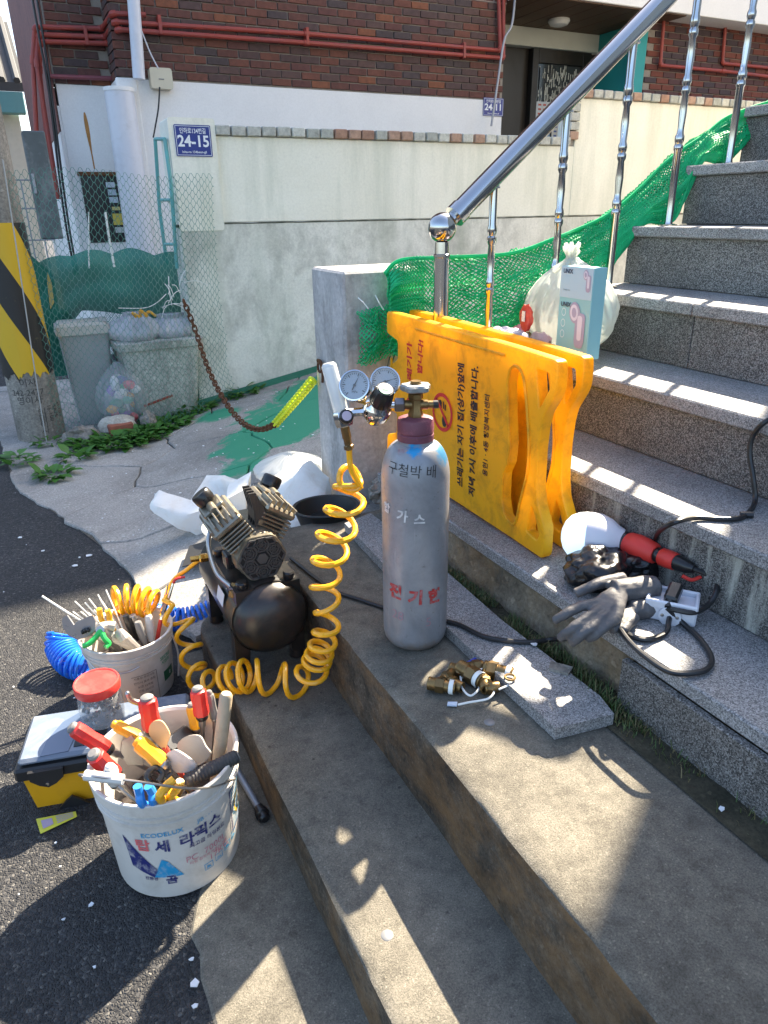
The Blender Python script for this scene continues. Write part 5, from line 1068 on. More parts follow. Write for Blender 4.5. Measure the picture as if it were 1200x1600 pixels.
driver('red screwdriver lying out over the left rim of the front bucket', (-0.0591,1.2988,0.3602), (-0.0033,1.2812,0.2963), .0165, in1(.05, .02, .12))
driver('red screwdriver with grey butt near the bucket handle', (-0.0297,1.1945,0.3629), (-0.0012,1.2052,0.2917), .0175, in1(-.02, -.04, .08))
driver('upright red screwdriver with a grey cap beside the red lidded jar', (0.0875,1.3012,0.3778), (0.0859,1.2920,0.3025), .0185, in1(.03, .03, .05))
driver('red insulated screwdriver with round knob end near the wooden shaft', (0.1917,1.3093,0.3585), (0.1917,1.2993,0.2942), .0165, in1(.07, .04, .06))
driver('yellow handled file pointing to the red lidded jar', (0.0187,1.3552,0.2968), (0.0603,1.3246,0.2693), .0125, in1(.04, .02, .09), TY_, TY_, 'file', 'file')
driver('yellow handled tool standing at the back of the front bucket', (0.1799,1.3453,0.2954), (0.1820,1.3343,0.2372), .0135, in1(.04, .05, .06), TY_, TG, 'tool', 'yellow_handled_tool')
driver('dark rod handled tool leaning beside the wooden hammer shaft', (0.2175,1.3265,0.3277), (0.2204,1.3150,0.2633), .0095, in1(.08, .04, .06), TG, TG, 'tool', 'rod_tool')
tr = driver('yellow handled margin trowel lying across the front bucket', (0.0525,1.2385,0.3266), (0.0910,1.1994,0.2831), .0165, in1(.05, -.06, .16), TY_, TY_, 'trowel', 'trowel')
a = Vector((0.0510,1.2492,0.3222)); b = MB(); P = [Vector((0.0259,1.2767,0.3112)), Vector((0.0440,1.2677,0.3239)), Vector((0.0597,1.2649,0.2951)), Vector((0.0548,1.2573,0.2511)), Vector((0.0262,1.2665,0.2557)), Vector((0.0160,1.2815,0.2748))]; nn = (P[1] - P[0]).cross(P[3] - P[0]).normalized(); b.prism(P, nn, -.001, .001); b.tube([a, P[1].lerp(P[2], .5)], .003, 6); obj('blade', b, TS, tr)
sp = thing('wooden_spatula', 'pale wooden spatula with rounded head in the bucket', 'spatula', in1(.06, 0), 'hand tools in the front bucket')
P = [(0.0796,1.2501,0.3460),(0.0882,1.2458,0.3587),(0.1001,1.2399,0.3616),(0.1082,1.2360,0.3518),(0.1144,1.2329,0.3258),(0.1070,1.2365,0.3029),(0.1003,1.2398,0.2865),(0.0941,1.2429,0.2933),(0.0844,1.2477,0.3100),(0.0771,1.2513,0.3266)]; P = [Vector(p) for p in P]; b = MB(); P = smoothpath(P, 4, True); nn = Vector((-.4, -.8, .45)).normalized(); b.prism(P, nn, -.0025, .0025); obj('head', b, mat('pale_wood', (.62, .42, .22), .6, 0, .12, 14), sp)
obj('stick', MB().bar(Vector((0.0994,1.2428,0.2946)), in1(.06, 0, .08), [(0, .006), (1, .005)], 8), mat('red_stick', (.5, .06, .04), .5), sp)
hm = thing('hammer', 'hammer with bare wooden shaft upright at the bucket right side', 'hammer', in1(.08, .0), 'hand tools in the front bucket')
obj('shaft', MB().bar((0.2357,1.2273,0.3882), in1(.075, -.03, .10), [(0, .010), (.02, .0135), (.3, .0145), (.6, .0140), (1, .012)], 16), WOOD, hm)
gh = thing('club_hammer', 'black rubber gripped hammer shaft resting over the right rim', 'hammer', in1(.0, -.06), 'hand tools in the front bucket')
a, c = Vector((0.2313,1.1643,0.2757)), Vector((0.1221,1.1637,0.2564)); mb = MB(); mb.bar(a, c, [(0, .011), (.02, .0145)] + [(.04 + .03 * k, .0150 if k % 2 else .0138) for k in range(30)] + [(.96, .014), (1, .012)], 18); obj('grip', mb, mat('rubber_grip', (.035, .034, .034), .6, 0, .2, 40, .4, 200), gh)
obj('end_disc', MB().lathe([(.0115, 0), (.0105, .002), (0, .0022)], a, a - c, 18), TG, gh); obj('shaft', MB().bar(c, in1(-.03, -.06, .16), [(0, .008), (1, .008)], 10), TS, gh)
def pliers(label, pivot, h1, h2, jaw, cm, r=.0085, name='pliers', grp='hand tools in the front bucket'):
    root = thing(name, label, 'pliers', jaw, grp); pv = Vector(pivot)
    for h in (h1, h2): obj('handle', MB().tube(smoothpath([pv] + [Vector(p) for p in h], 5), r, 10), cm, root)
    b = MB(); b.lathe([(.012, -.006), (.013, -.003), (.013, .003), (.012, .006)], pv, fwd + upv * .5, 16); b.bar(pv, jaw, [(0, .012), (.4, .010), (1, .004)], 8); obj('jaw', b, TS, root); return root
pliers('blue handled pliers dipping into the front of the bucket', in1(-.03, -.03, .15), [(0.0361,1.1244,0.2713), (0.0333,1.1233,0.3020), (0.0324,1.1237,0.3192)], [(0.0543,1.1203,0.2713), (0.0552,1.1199,0.2951), (0.0508,1.1196,0.3145)], in1(-.02, .0, .08), TB_)
pliers('yellow and black handled pliers in front of the black grip', in1(.03, -.05, .15), [(0.0682,1.1109,0.2813), (0.0784,1.1108,0.3051), (0.0971,1.1165,0.3123)], [(0.0874,1.1213,0.2664), (0.0992,1.1204,0.2843), (0.1079,1.1161,0.3032)], in1(.02, 0, .08), TY_)
pliers('black ring handled snips deep in the bucket', in1(.03, .0, .13), [(0.0599,1.1850,0.2658), (0.0583,1.1858,0.2886), (0.0755,1.1922,0.2889), (0.0834,1.1833,0.2766), (0.0732,1.1733,0.2698)], [(0.0905,1.1847,0.2525), (0.1020,1.1790,0.2721)], in1(.03, .03, .06), BP, .006)
b = MB(); P = [Vector(p) for p in [(0.0952,1.2122,0.2873),(0.1091,1.2054,0.3067),(0.1229,1.1986,0.3064),(0.1494,1.1855,0.2729),(0.1403,1.1900,0.2531),(0.1053,1.2073,0.2539)]]; P = smoothpath(P, 4, True); b.prism(P, Vector((-.4, -.7, .6)), -.006, .006); one('putty_scraper', b, WPL, 'chunky white plastic scraper block between the tools', 'scraper', 'hand tools in the front bucket')
b = MB(); P = [Vector(p) for p in [(0.1280,1.2608,0.2656),(0.1455,1.2522,0.2923),(0.1722,1.2391,0.2951),(0.1815,1.2345,0.2678),(0.1888,1.2309,0.2437),(0.1641,1.2431,0.2164),(0.1457,1.2521,0.2273)]]; P = smoothpath(P, 4, True); b.prism(P, Vector((-.45, -.7, .55)), -.004, .004)
ps = one('plastic_spreader', b, mat('spreader_grey', (.40, .39, .37), .45, 0, .08, 20, .1, 60, (.3, .27, .23), .4, 15), 'grey plastic spreader with embossed letters in the bucket', 'spreader', 'hand tools in the front bucket')
driver('paint crusted chisel at the left front of the bucket', (-0.0069,1.1382,0.3684), (-0.0043,1.1393,0.3267), .012, in1(-.02, -.06, .12), WPL, WPL, 'chisel', 'chisel')
b = MB(); b.blob(in1(-.04, -.06, .175), (.03, .026, .035), .12, 2.5, 3, 4, None, .05); one('dusty_plastic_pouch', b, mat('dusty_pouch', (.36, .30, .30), .25, 0, .2, 10, .2, 30), 'dusty crumpled plastic pouch among the tools', 'pouch', 'hand tools in the front bucket')
b = MB(); b.box(-.035, .035, -.02, .02, -.02, .03, .005, Matrix.Translation(in1(.035, .075, .215)) @ Matrix.Rotation(.5, 4, 'Z') @ Matrix.Rotation(.4, 4, 'X')); one('black_clamp', b, BP, 'black plastic clamp at the back of the front bucket', 'clamp', 'hand tools in the front bucket')
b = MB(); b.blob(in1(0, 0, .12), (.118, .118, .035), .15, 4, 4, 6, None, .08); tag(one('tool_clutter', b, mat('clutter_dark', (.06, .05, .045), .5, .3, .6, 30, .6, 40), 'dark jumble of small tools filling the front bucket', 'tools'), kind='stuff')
b = MB(); a = Vector((0.0642,1.3629,0.3473)); b.tube(smoothpath([a + Vector((-.01, 0, .018)), a + Vector((-.006, 0, -.004)), a + Vector((.012, 0, -.02)), a + Vector((.035, 0, -.03)), in1(.02, .06, .2)], 6), [.002, .005, .006, .006] + [.0065] * 21, 8); one('claw_bar', b, TS, 'small steel claw peeking up behind the red screwdriver', 'pry bar', 'hand tools in the front bucket')

# ================================================================ TOOLS IN THE REAR BUCKET
inb = lambda x, y, z=.05: (BC[0] + x, BC[1] + y, z); GB = 'hand tools in the rear bucket'
wr = thing('adjustable_wrench', 'big grey adjustable wrench head at the rim of the rear bucket', 'wrench', inb(-.06, -.03, .1), GB)
Pw = [Vector(p) for p in [(-0.0505,1.8849,0.2912),(-0.0360,1.8777,0.3030),(-0.0285,1.8740,0.2827),(-0.0242,1.8719,0.2704),(-0.0144,1.8671,0.2824),(0.0261,1.8471,0.3018),(0.0308,1.8448,0.2815),(0.0248,1.8478,0.2531),(0.0028,1.8586,0.2330),(-0.0241,1.8719,0.2232),(-0.0438,1.8816,0.2381),(-0.0522,1.8857,0.2628)]]; b = MB(); nw = Vector((-.25, -.75, .6)).normalized(); b.prism(Pw, nw, -.008, .008); obj('head', b, mat('wrench_chrome', (.46, .47, .50), .3, .7, .1, 30), wr)
obj('screw', MB().bar(Vector((-0.0106,1.8502,0.2562)), Vector((0.0097,1.8451,0.2632)), [(0, .006), (.2, .007), (.3, .005), (.5, .007), (.6, .005), (.8, .007), (1, .006)], 12), BP, wr)
obj('shank', MB().bar(Vector((0.0095,1.8702,0.2471)), inb(.02, 0, .06), [(0, .010), (1, .009)], 8), TS, wr)
pliers('green handled cutters in the rear bucket', Vector((0.0376,1.8361,0.2580)), [(0.0214,1.8291,0.2443), (0.0026,1.8235,0.2328), (-0.0142,1.8268,0.2279)], [(0.0411,1.8193,0.2399), (0.0496,1.8176,0.2218), (0.0397,1.8100,0.2170)], inb(0, 0, .08), TGN, .0075, 'pliers', GB)
pliers('dusty grey jawed pliers in the rear bucket', inb(.02, -.05, .15), [(0.0409,1.8594,0.2418), (0.0562,1.8668,0.2477), (0.0752,1.8623,0.2425)], [(0.0848,1.8526,0.2243), (0.0910,1.8395,0.2089)], inb(.0, .0, .08), mat('dusty_grip', (.34, .31, .28), .6, 0, .2, 30), .014, 'pliers', GB)
pliers('yellow handled pliers standing in the rear bucket', inb(.0, .03, .14), [(0.0528,1.9335,0.2202), (0.0455,1.9371,0.2480), (0.0455,1.9372,0.2691)], [(0.0698,1.9301,0.2193), (0.0686,1.9307,0.2449), (0.0662,1.9319,0.2619)], inb(.0, .02, .08), TY_, .008, 'pliers', GB)
for k, (p, q, m_, lb) in enumerate((((0.1099,1.9151,0.2416), inb(.04, .0, .08), BP, 'black handled knife in the rear bucket'), ((0.1290,1.9207,0.2332), inb(.05, .02, .08), TS, 'bare steel chisel in the rear bucket'), ((0.1713,1.9095,0.2272), inb(.06, -.02, .08), WPL, 'pale putty knife near the orange hose'), ((0.1369,1.8817,0.2307), inb(.05, -.04, .1), TG, 'dark grey handled tool in the rear bucket'))):
    root = thing('hand_tool', lb, 'tool', q, GB); p = Vector(p); q = Vector(q); m2 = p.lerp(q, .55); obj('handle', MB().bar(p, m2, [(0, .008), (.05, .0105), (.5, .012), (1, .009)], 12), m_, root); obj('blade', MB().bar(m2, q, [(0, .006), (1, .004)], 8), TS, root)
sc_ = thing('tin_snips', 'silver tin snips leaning on the rear bucket beside the hose end', 'snips', inb(.09, .03, .1), GB)
a = Vector((0.2554,1.9227,0.3048)); q = Vector((0.2055,1.9174,0.2001)); obj('blade', MB().bar(q, a, [(0, .007), (.6, .006), (1, .0035)], 8), CH2, sc_); obj('blade', MB().bar(q, Vector((0.2387,1.9260,0.2990)), [(0, .007), (.6, .005), (1, .003)], 8), CH2, sc_); obj('handle', MB().tube(smoothpath([q, Vector(inb(.09, .0, .17)), Vector(inb(.07, .0, .1))], 4), .006, 8), TR_, sc_); obj('tip_hook', MB().tube(smoothpath([a, a + Vector((.01, 0, .012)), a + Vector((.035, 0, .012))], 4), .004, 8), TR_, sc_)
b = MB(); random.seed(5)
for k in range(13):
    t = k / 12; e = Vector((BC[0] - .10 + .05 * t + random.uniform(-.01, .01), BC[1] + .03 + .03 * t, .275 + .03 * math.sin(k * 1.7))) + Vector((-.05 * (1 - t) + .02, 0, 0)); s = Vector((BC[0] - .03 + .03 * t, BC[1] - .01, .15)); b.tube([s, s.lerp(e, .5) + Vector((0, 0, .008)), e], .0021, 5)
e = Vector((-0.0902,1.9649,0.3332)); b.tube(smoothpath([(BC[0] - .04, BC[1], .17), Vector((-0.0372,1.9483,0.2759)), e], 4), .0030, 6)
tag(one('cable_ties', b, ZT, 'fan of white cable ties sticking out of the rear bucket', 'cable ties'), kind='stuff')
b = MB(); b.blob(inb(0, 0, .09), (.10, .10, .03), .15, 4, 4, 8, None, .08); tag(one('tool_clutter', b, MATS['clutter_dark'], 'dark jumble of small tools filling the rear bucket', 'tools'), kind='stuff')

# ================================================================ TOOLBOX, JAR, LABEL, ROD
tbx = thing('toolbox', 'black and yellow plastic toolbox with grey blue lid on the asphalt', 'toolbox', (-.21, 1.51, 0))
MT = Matrix.Translation((-.210, 1.512, 0)) @ Matrix.Rotation(math.radians(-13), 4, 'Z')
TYB = mat('toolbox_yellow', (.75, .36, .010), .42, 0, .06, 9, .1, 60, (.4, .22, .03), .3, 10); TBK = mat('toolbox_black', (.016, .016, .017), .45, 0, .2, 12, .1, 80); TLD = mat('toolbox_lid', (.13, .16, .21), .22, 0, .10, 8, .15, 30, (.42, .42, .40), .4, 12, coat=.4)
b = MB(); b.prism([(.012, .012, 0), (.388, .012, 0), (.388, .178, 0), (.012, .178, 0)], (0, 0, 1), .0, .1); b.v = [tuple(MT @ Vector((p[0] + (.012 if p[2] < .05 else 0) * (1 if p[0] < .2 else -1), p[1] + (.010 if p[2] < .05 else 0) * (1 if p[1] < .1 else -1), p[2]))) for p in b.v]; obj('tray', b, TYB, tbx)
b = MB(); b.box(0, .4, 0, .19, .098, .134, .006, MT); lid = obj('lid_rim', b, TBK, tbx)
b = MB(); b.box(.010, .390, .010, .180, .134, .152, .007, MT); tp = obj('lid_top', b, TLD, tbx)
b = MB(); b.box(.13, .20, .03, .09, .1515, .1545, .001, MT); obj('lid_inset', b, TBK, tp)
b = MB(); pts = [(.06, .015), (.12, .018), (.13, .08), (.20, .10), (.20, .172), (.14, .172), (.09, .13), (.065, .07)]; b.prism([MT @ Vector((x, y, .1525)) for x, y in pts], (0, 0, 1), 0, .0012); obj('lid_panel', b, mat('toolbox_lid_dark', (.07, .10, .16), .2, 0, .08, 9, coat=.4), tp)
for x in (.07, .30):
    b = MB(); b.prism([MT @ Vector(p) for p in ((x - .038, -.001, .130), (x + .038, -.001, .130), (x + .036, -.001, .106), (x + .018, -.001, .090), (x, -.001, .082), (x - .018, -.001, .090), (x - .036, -.001, .106))], MT.to_3x3() @ Vector((0, -1, 0)), 0, .009); lt = obj('latch', b, TBK, tbx)
    b = MB(); b.lathe([(.004, 0), (.004, .003), (0, .004)], MT @ Vector((x, -.010, .094)), MT.to_3x3() @ Vector((0, -1, 0)), 10); obj('rivet', b, CH2, lt)
    b = MB(); b.prism([MT @ Vector(p) for p in ((x + .005, .010, .0), (x + .075, .010, 0), (x + .055, .008, .022), (x + .04, .008, .034), (x + .025, .008, .022))], MT.to_3x3() @ Vector((0, -1, 0)), 0, .006); obj('foot_cutout', b, TBK, tbx)
JX, JY, JZ = .0, 1.585, .1535
jr = thing('plastic_jar', 'clear plastic jar with red screw lid on the toolbox', 'jar', (JX, JY, JZ))
b = MB(); b.lathe([(.001, .001), (.044, .001), (.050, .006), (.052, .02), (.052, .06), (.049, .078), (.046, .086), (.046, .10)], (JX, JY, JZ), n=36, caps=False); obj('jar_body', b, mat('jar_clear', (.55, .57, .58), .12, 0, .05, 9, .25, 14, alpha=.30), jr)
random.seed(3); b = MB()
for k in range(60):
    a = random.uniform(0, 6.28); r = .043 * math.sqrt(random.random()); z = random.uniform(.008, .066); c = Vector((JX + r * math.cos(a), JY + r * math.sin(a), JZ + z)); d = Vector((random.uniform(-1, 1), random.uniform(-1, 1), random.uniform(-1, 1))).normalized(); b.lathe([(.0045, -.004), (.0045, .004)], c, d, 6, mi=random.randrange(2))
tag(obj('screws', b, [TS, mat('dark_screws', (.08, .08, .085), .4, .6)], jr), kind='stuff')
b = MB(); b.lathe([(.0495, .088), (.0525, .090), (.0535, .094), (.0535, .110), (.052, .1135), (.049, .114), (.047, .112), (.001, .112)], (JX, JY, JZ), n=48, caps=False); obj('red_lid', b, mat('lid_red', (.70, .045, .035), .38, 0, .08, 12, .1, 60, (.75, .25, .20), .35, 18), jr)
# torn yellow-green label on the asphalt
b = MB(); P = [(-0.1857,1.4859,0.0000),(-0.1007,1.4678,0.0000),(-0.0993,1.4499,0.0000),(-0.1784,1.4344,0.0000)]; P = [Vector(p) + Vector((0, 0, .004)) for p in P]; b.prism(P, (0, 0, 1), 0, .0012)
pl = one('yellow_label', b, mat('label_lime', (.62, .60, .06), .5, 0, .08, 20), 'torn yellow paper label lying by the toolbox', 'label')
b = MB(); b.add([P[0].lerp(P[1], t).lerp(P[3].lerp(P[2], t), s) + Vector((0, 0, .0022)) for t, s in ((.10, .2), (.38, .2), (.38, .75), (.10, .8))], [(0, 1, 2, 3)]); 
for k in range(4): b.add([P[0].lerp(P[1], t).lerp(P[3].lerp(P[2], t), s) + Vector((0, 0, .0022)) for t, s in ((.48, .12 + .2 * k), (.92, .12 + .2 * k), (.92, .2 + .2 * k), (.48, .22 + .2 * k))], [(0, 1, 2, 3)])
obj('print', b, mat('label_mauve', (.42, .34, .45), .6), pl)
rd = thing('extension_bar', 'grey socket extension bar between the front bucket and the steps', 'tool', (.28, 1.3, .01))
a, c = Vector((.285, 1.26, .018)), Vector((.268, 1.46, .020)); obj('shaft', MB().bar(a, c, [(0, .008), (1, .008)], 12), mat('bar_grey', (.22, .25, .30), .4, .5, .1, 30), rd); obj('collar', MB().bar(a + Vector((.003, -.035, 0)), a + Vector((0, .006, 0)), [(0, .009), (.1, .013), (.35, .013), (.4, .0165), (.6, .0165), (.65, .013), (1, .012)], 16), BP, rd)

# ================================================================ BRASS FITTINGS, STRING, TAG
GF = 'brass fittings piled on the upper step'; zS = .3215
def fitting(label, p, ang, L, r, hexpos=.35, band=False):
    p = Vector(p); L *= 1.2; r *= 1.22; d = Vector((math.cos(ang), math.sin(ang), 0)); o = p - d * L / 2 + Vector((0, 0, r * 1.15)); root = thing('brass_fitting', label, 'fitting', (p.x, p.y, zS), GF)
    b = MB(); b.lathe([(r * .72, 0), (r * .95, .001), (r, .003)] + [(r * (1.0 if k % 2 else .95), .003 + L * .3 * k / 10) for k in range(1, 11)] + [(r * .9, L * .36), (r * .9, L - .002), (r * .82, L), (r * .6, L), (r * .58, L - .012), (.0005, L - .014)], o, d, 20, caps=False); b.lathe([(r * .72, 0), (r * .55, 0), (r * .55, .012), (.0005, .013)], o, d, 20, caps=False); obj('body', b, BRS, root)
    b = MB(); b.lathe([(r * 1.08, L * hexpos), (r * 1.16, L * hexpos + .001), (r * 1.16, L * hexpos + L * .30), (r * 1.08, L * hexpos + L * .31)], o, d, 6); obj('hex_nut', b, BRS, root)
    if band: b = MB(); b.lathe([(r * 1.04, L * .78), (r * 1.05, L * .80), (r * 1.05, L * .93), (r * 1.04, L * .94)], o, d, 20, caps=False); obj('thread_tape', b, ZT, root)
    return root
fitting('brass fitting with white tape band at the left of the pile', (0.6768,1.1006,0.3215), -.75, .052, .0125, .3, True)
fitting('short open brass socket in the middle front of the pile', (0.7066,1.0901,0.3215), -1.2, .030, .0115, .1)
fitting('upright looking long brass coupling in the pile centre', (0.7531,1.1023,0.3215), -1.35, .060, .0150, .45, True)
fitting('dark brass fitting with taped end at the right', (0.8133,1.0815,0.3215), -.9, .056, .0150, .15, True)
fitting('brass elbow end behind the white string', (0.7629,1.0606,0.3215), -2.0, .034, .0125, .2)
fitting('small dark brass nipple at the back of the pile', (0.7391,1.1312,0.3215), -1.0, .036, .0115, .5, True)
fitting('brass tail piece lying left behind the taped one', (0.7085,1.1257,0.3215), .5, .034, .0105, .2)
fitting('short brass union at the right front of the pile', (0.7715,1.0459,0.3215), -.4, .028, .0115, .2)
fitting('dark brass valve body leaning on the pile centre', (0.7858,1.1232,0.3215), -.2, .044, .0120, .3)
c = Vector((0.8340,1.1317,0.3215)); r_ = thing('brass_fitting', 'round brass end cap standing at the back of the pile', 'fitting', c, GF); b = MB(); b.lathe([(.0145, 0), (.0155, .002), (.0155, .018), (.0165, .019), (.0165, .024), (.014, .026), (.0005, .0262)], c, (0, 0, 1), 6); obj('cap', b, BRS, r_)
c = Vector((0.8106,1.0344,0.3530)); b = MB(); b.tube([c + Vector((.011 * math.cos(a * .524), .011 * math.sin(a * .524), .005)) for a in range(12)], .0026, 8, closed=True); one('brass_ring', b, BRS, 'loose brass ring on the edge of the granite plank', 'ring', GF)
st_ = [Vector(p) for p in [(0.7523,1.1530,0.3350),(0.7340,1.1130,0.3350),(0.7153,1.0781,0.3350),(0.7156,1.0452,0.3350),(0.7438,1.0556,0.3350),(0.7641,1.0759,0.3350),(0.7764,1.0591,0.3350),(0.7683,1.0326,0.3350),(0.7460,1.0195,0.3350),(0.7218,1.0224,0.3350),(0.7037,1.0270,0.3350),(0.6763,1.0317,0.3350)]]; b = MB(); b.tube(smoothpath(st_, 5), .0024, 6); b.tube(smoothpath([Vector(p) for p in [(0.7596,1.1008,0.3480),(0.7852,1.0982,0.3480),(0.8001,1.0796,0.3480),(0.8012,1.0470,0.3480),(0.8028,1.0255,0.3480),(0.7727,1.0209,0.3480)]], 5), .0022, 6); one('white_string', b, ZT, 'white string looped through the brass fittings', 'string')
b = MB(); P = [(0.7561,1.1429,0.3400),(0.8014,1.1535,0.3400),(0.7982,1.1379,0.3400),(0.7533,1.1222,0.3400)]; b.prism(P, (0, 0, 1), 0, .002); q = one('plastic_tag', b, mat('tag_blue', (.04, .07, .40), .4), 'small blue plastic tag on the fittings pile', 'tag')
b = MB(); P = [(0.6673,1.0580,0.3250),(0.6855,1.0485,0.3250),(0.6775,1.0382,0.3250),(0.6605,1.0495,0.3250)]; b.prism(P, (0, 0, 1), 0, .003); one('plastic_tag', b, mat('tag_pale', (.5, .58, .68), .4), 'pale plastic tag at the string end', 'tag')

# ================================================================ LAMP, GLOVES, OUTLET, CABLES ON THE STAIRS
lm = thing('work_lamp', 'lit white LED bulb in a red rubber lamp holder on the stairs', 'lamp', (1.16, 1.2, .477))
A = Vector((1.1240,1.2504,0.5450)); Bv = Vector((1.2147,1.1422,0.5520)); dl = (Bv - A).normalized(); Lb = (Bv - A).length
m, N, L, B = nodes('lit_diffuser'); B.inputs['Base Color'].default_value = (.85, .88, .88, 1); B.inputs['Emission Color'].default_value = (.55, .80, 1, 1); B.inputs['Emission Strength'].default_value = .22; B.inputs['Roughness'].default_value = .4
RL = .062
b = MB(); b.lathe([(.0005, -.010), (.018, -.008), (.036, -.001), (.051, .012), (.059, .030), (RL, .048), (RL, .056)], A, dl, 36, caps=False); obj('diffuser', b, m, lm)
b = MB(); b.lathe([(RL + .0005, .056), (RL + .001, .060), (RL, .075), (.060, Lb * .62), (.050, Lb * .78), (.036, Lb * .90), (.028, Lb), (.0005, Lb)], A, dl, 36, caps=False); obj('bulb_body', b, mat('bulb_white', (.62, .60, .64), .35, 0, .04, 12), lm)
d2 = (Vector((1.2304,0.9387,0.5600)) - Vector((1.2112,1.1195,0.5520))).normalized(); S0 = Vector((1.2092,1.1451,0.5520)); LRB = mat('holder_red', (.62, .035, .025), .5, 0, .1, 20, .2, 60)
b = MB(); b.lathe([(.024, -.004), (.026, 0), (.027, .014), (.025, .018)], S0, d2, 24); obj('neck_ring', b, BP, lm)
b = MB(); b.lathe([(.026, .018), (.029, .024), (.031, .045), (.029, .070), (.025, .095), (.021, .100)], S0, d2, 24); hd2 = obj('holder', b, LRB, lm)
pd = d2.cross(Vector((0, 0, 1))).normalized(); b = MB(); b.prism([S0 + d2 * .045 + Vector((0, 0, -.026)), S0 + d2 * .075 + Vector((0, 0, -.032)), S0 + d2 * .082 + Vector((0, 0, -.012)), S0 + d2 * .045 + Vector((0, 0, .0))], pd, -.010, .010); obj('hook_lug', b, LRB, hd2)
b = MB(); b.lathe([(.016, .098), (.018, .101), (.018, .112), (.016, .115)], S0, d2, 20); obj('joint_ring', b, BP, lm)
b = MB(); b.lathe([(.019, .113), (.021, .116), (.0215, .135), (.020, .152), (.017, .154)], S0, d2, 20); obj('cable_grip', b, LRB, lm)
b = MB(); b.lathe([(.018, .150), (.0185, .160), (.015, .185), (.009, .20)], S0, d2, 16); obj('tail', b, BP, lm)
b = MB(); q = S0 + d2 * .195; b.tube(smoothpath([q + Vector((-.028, .0, -.012)), q + Vector((-.012, -.012, -.020)), q + Vector((.010, -.016, -.016))], 5), .0042, 8); obj('red_strap', b, LRB, lm)
b = MB(); b.blob((1.1175,1.1143,0.5150), (.088, .066, .050), .30, 1.3, 5, 12, .479, .05); b.blob((1.2142,1.0852,0.5150), (.065, .040, .036), .30, 1.3, 5, 14, .479, .05); one('black_plastic_bag', b, mat('bag_black', (.008, .008, .009), .22, 0, .2, 20, .7, 40), 'crumpled shiny black plastic bag under the lamp', 'bag', sharp=3)
# outlet box
OW = mat('outlet_white', (.60, .61, .66), .4, 0, .05, 20, .08, 60, (.4, .38, .34), .3, 14)
ob = thing('outlet_box', 'white plastic outlet box with a black plug in it', 'outlet box', (1.14, .93, .477)); Mo = Matrix.Translation((1.150, .925, .4775)) @ Matrix.Rotation(math.radians(-52), 4, 'Z')
b = MB(); b.box(-.052, .052, -.036, .036, 0, .038, .004, Mo); obj('base', b, OW, ob); b = MB(); b.box(-.053, .053, .030, .038, .0, .050, .003, Mo); b.box(-.053, .053, -.038, -.030, .030, .050, .003, Mo); b.box(.045, .053, -.030, .030, .030, .050, .003, Mo); b.box(-.053, -.045, -.030, .030, .030, .050, .003, Mo); obj('rim', b, OW, ob)
b = MB(); b.lathe([(.022, 0), (.023, .001), (.023, .004), (.021, .005)], Mo @ Vector((.0, -.037, .018)), Mo.to_3x3() @ Vector((0, -1, 0)), 24); obj('gland_plate', b, OW, ob)
for sx in (-.015, .015): b = MB(); b.lathe([(.0038, .004), (.0038, .006), (.002, .0065)], Mo @ Vector((sx, -.037, .020)), Mo.to_3x3() @ Vector((0, -1, 0)), 8); obj('screw', b, TS, ob)
pg = Matrix.Translation(Mo @ Vector((.0, .0, .055))) @ Matrix.Rotation(math.radians(-62), 4, 'Z') @ Matrix.Rotation(.35, 4, 'X'); b = MB(); b.box(-.014, .014, -.028, .024, -.012, .014, .005, pg); b.lathe([(.010, .022), (.0085, .03), (.006, .045)], pg @ Vector((0, 0, 0)), pg.to_3x3() @ Vector((0, -1, 0)), 12)
one('power_plug', b, BP, 'black power plug seated in the white outlet box', 'plug')
CB = mat('rubber_cable', (.016, .016, .017), .38, 0, .2, 20)
tip = Vector(pg @ Vector((0, -.045, 0)))
c1 = [tip] + [Vector(p) for p in [(1.1370,0.8788,0.4855),(1.1198,0.8188,0.4855),(1.0875,0.7644,0.4855),(1.0499,0.7412,0.4855),(1.0106,0.7457,0.4855),(0.9781,0.7697,0.4855),(0.9762,0.8278,0.4855),(0.9845,0.8848,0.4855),(1.0066,0.9392,0.4855),(1.0348,0.9710,0.4855),(1.0796,0.9870,0.4855),(1.1235,0.9701,0.4855)]] + [Vector(p) for p in [(1.1184,0.8981,0.5150),(1.1494,0.8670,0.5150),(1.2043,0.8766,0.5150)]] + [Vector((1.2322,0.8844,0.5350)), Vector((1.2544,0.9109,0.5480)), S0 + d2 * .197]
for i in range(8, 12): c1[i].z += .004 + .006 * (i - 8)
one('lamp_cable', MB().tube(smoothpath(c1, 8), .0058, 10), CB, 'black rubber lamp cable looping from plug to lamp holder', 'cable')
c2 = [Mo @ Vector((0, -.040, .016)), Mo @ Vector((0, -.055, .014))] + [Vector(p) for p in [(1.0778,0.8715,0.4835),(1.0307,0.8693,0.4835),(1.0089,0.8915,0.4835),(1.0072,0.9226,0.4835)]] + [Vector(p) for p in [(0.9958,0.9525,0.4860)]] + [Vector((0.9435,0.9803,0.4700)), Vector((0.9741,1.0494,0.4000))] + [Vector(p) for p in [(0.9848,1.1097,0.3585),(0.9353,1.1235,0.3585),(0.8852,1.1560,0.3585),(0.8492,1.1968,0.3585),(0.8278,1.2629,0.3585),(0.8092,1.2928,0.3585),(0.7679,1.3490,0.3585)]] + [Vector(p) for p in [(0.7220,1.4752,0.3275),(0.6801,1.5473,0.3275),(0.6427,1.6152,0.3275)]] + [Vector(p) for p in [(0.6221,1.7077,0.3290),(0.6094,1.8051,0.3290),(0.6014,1.8671,0.3290)]]
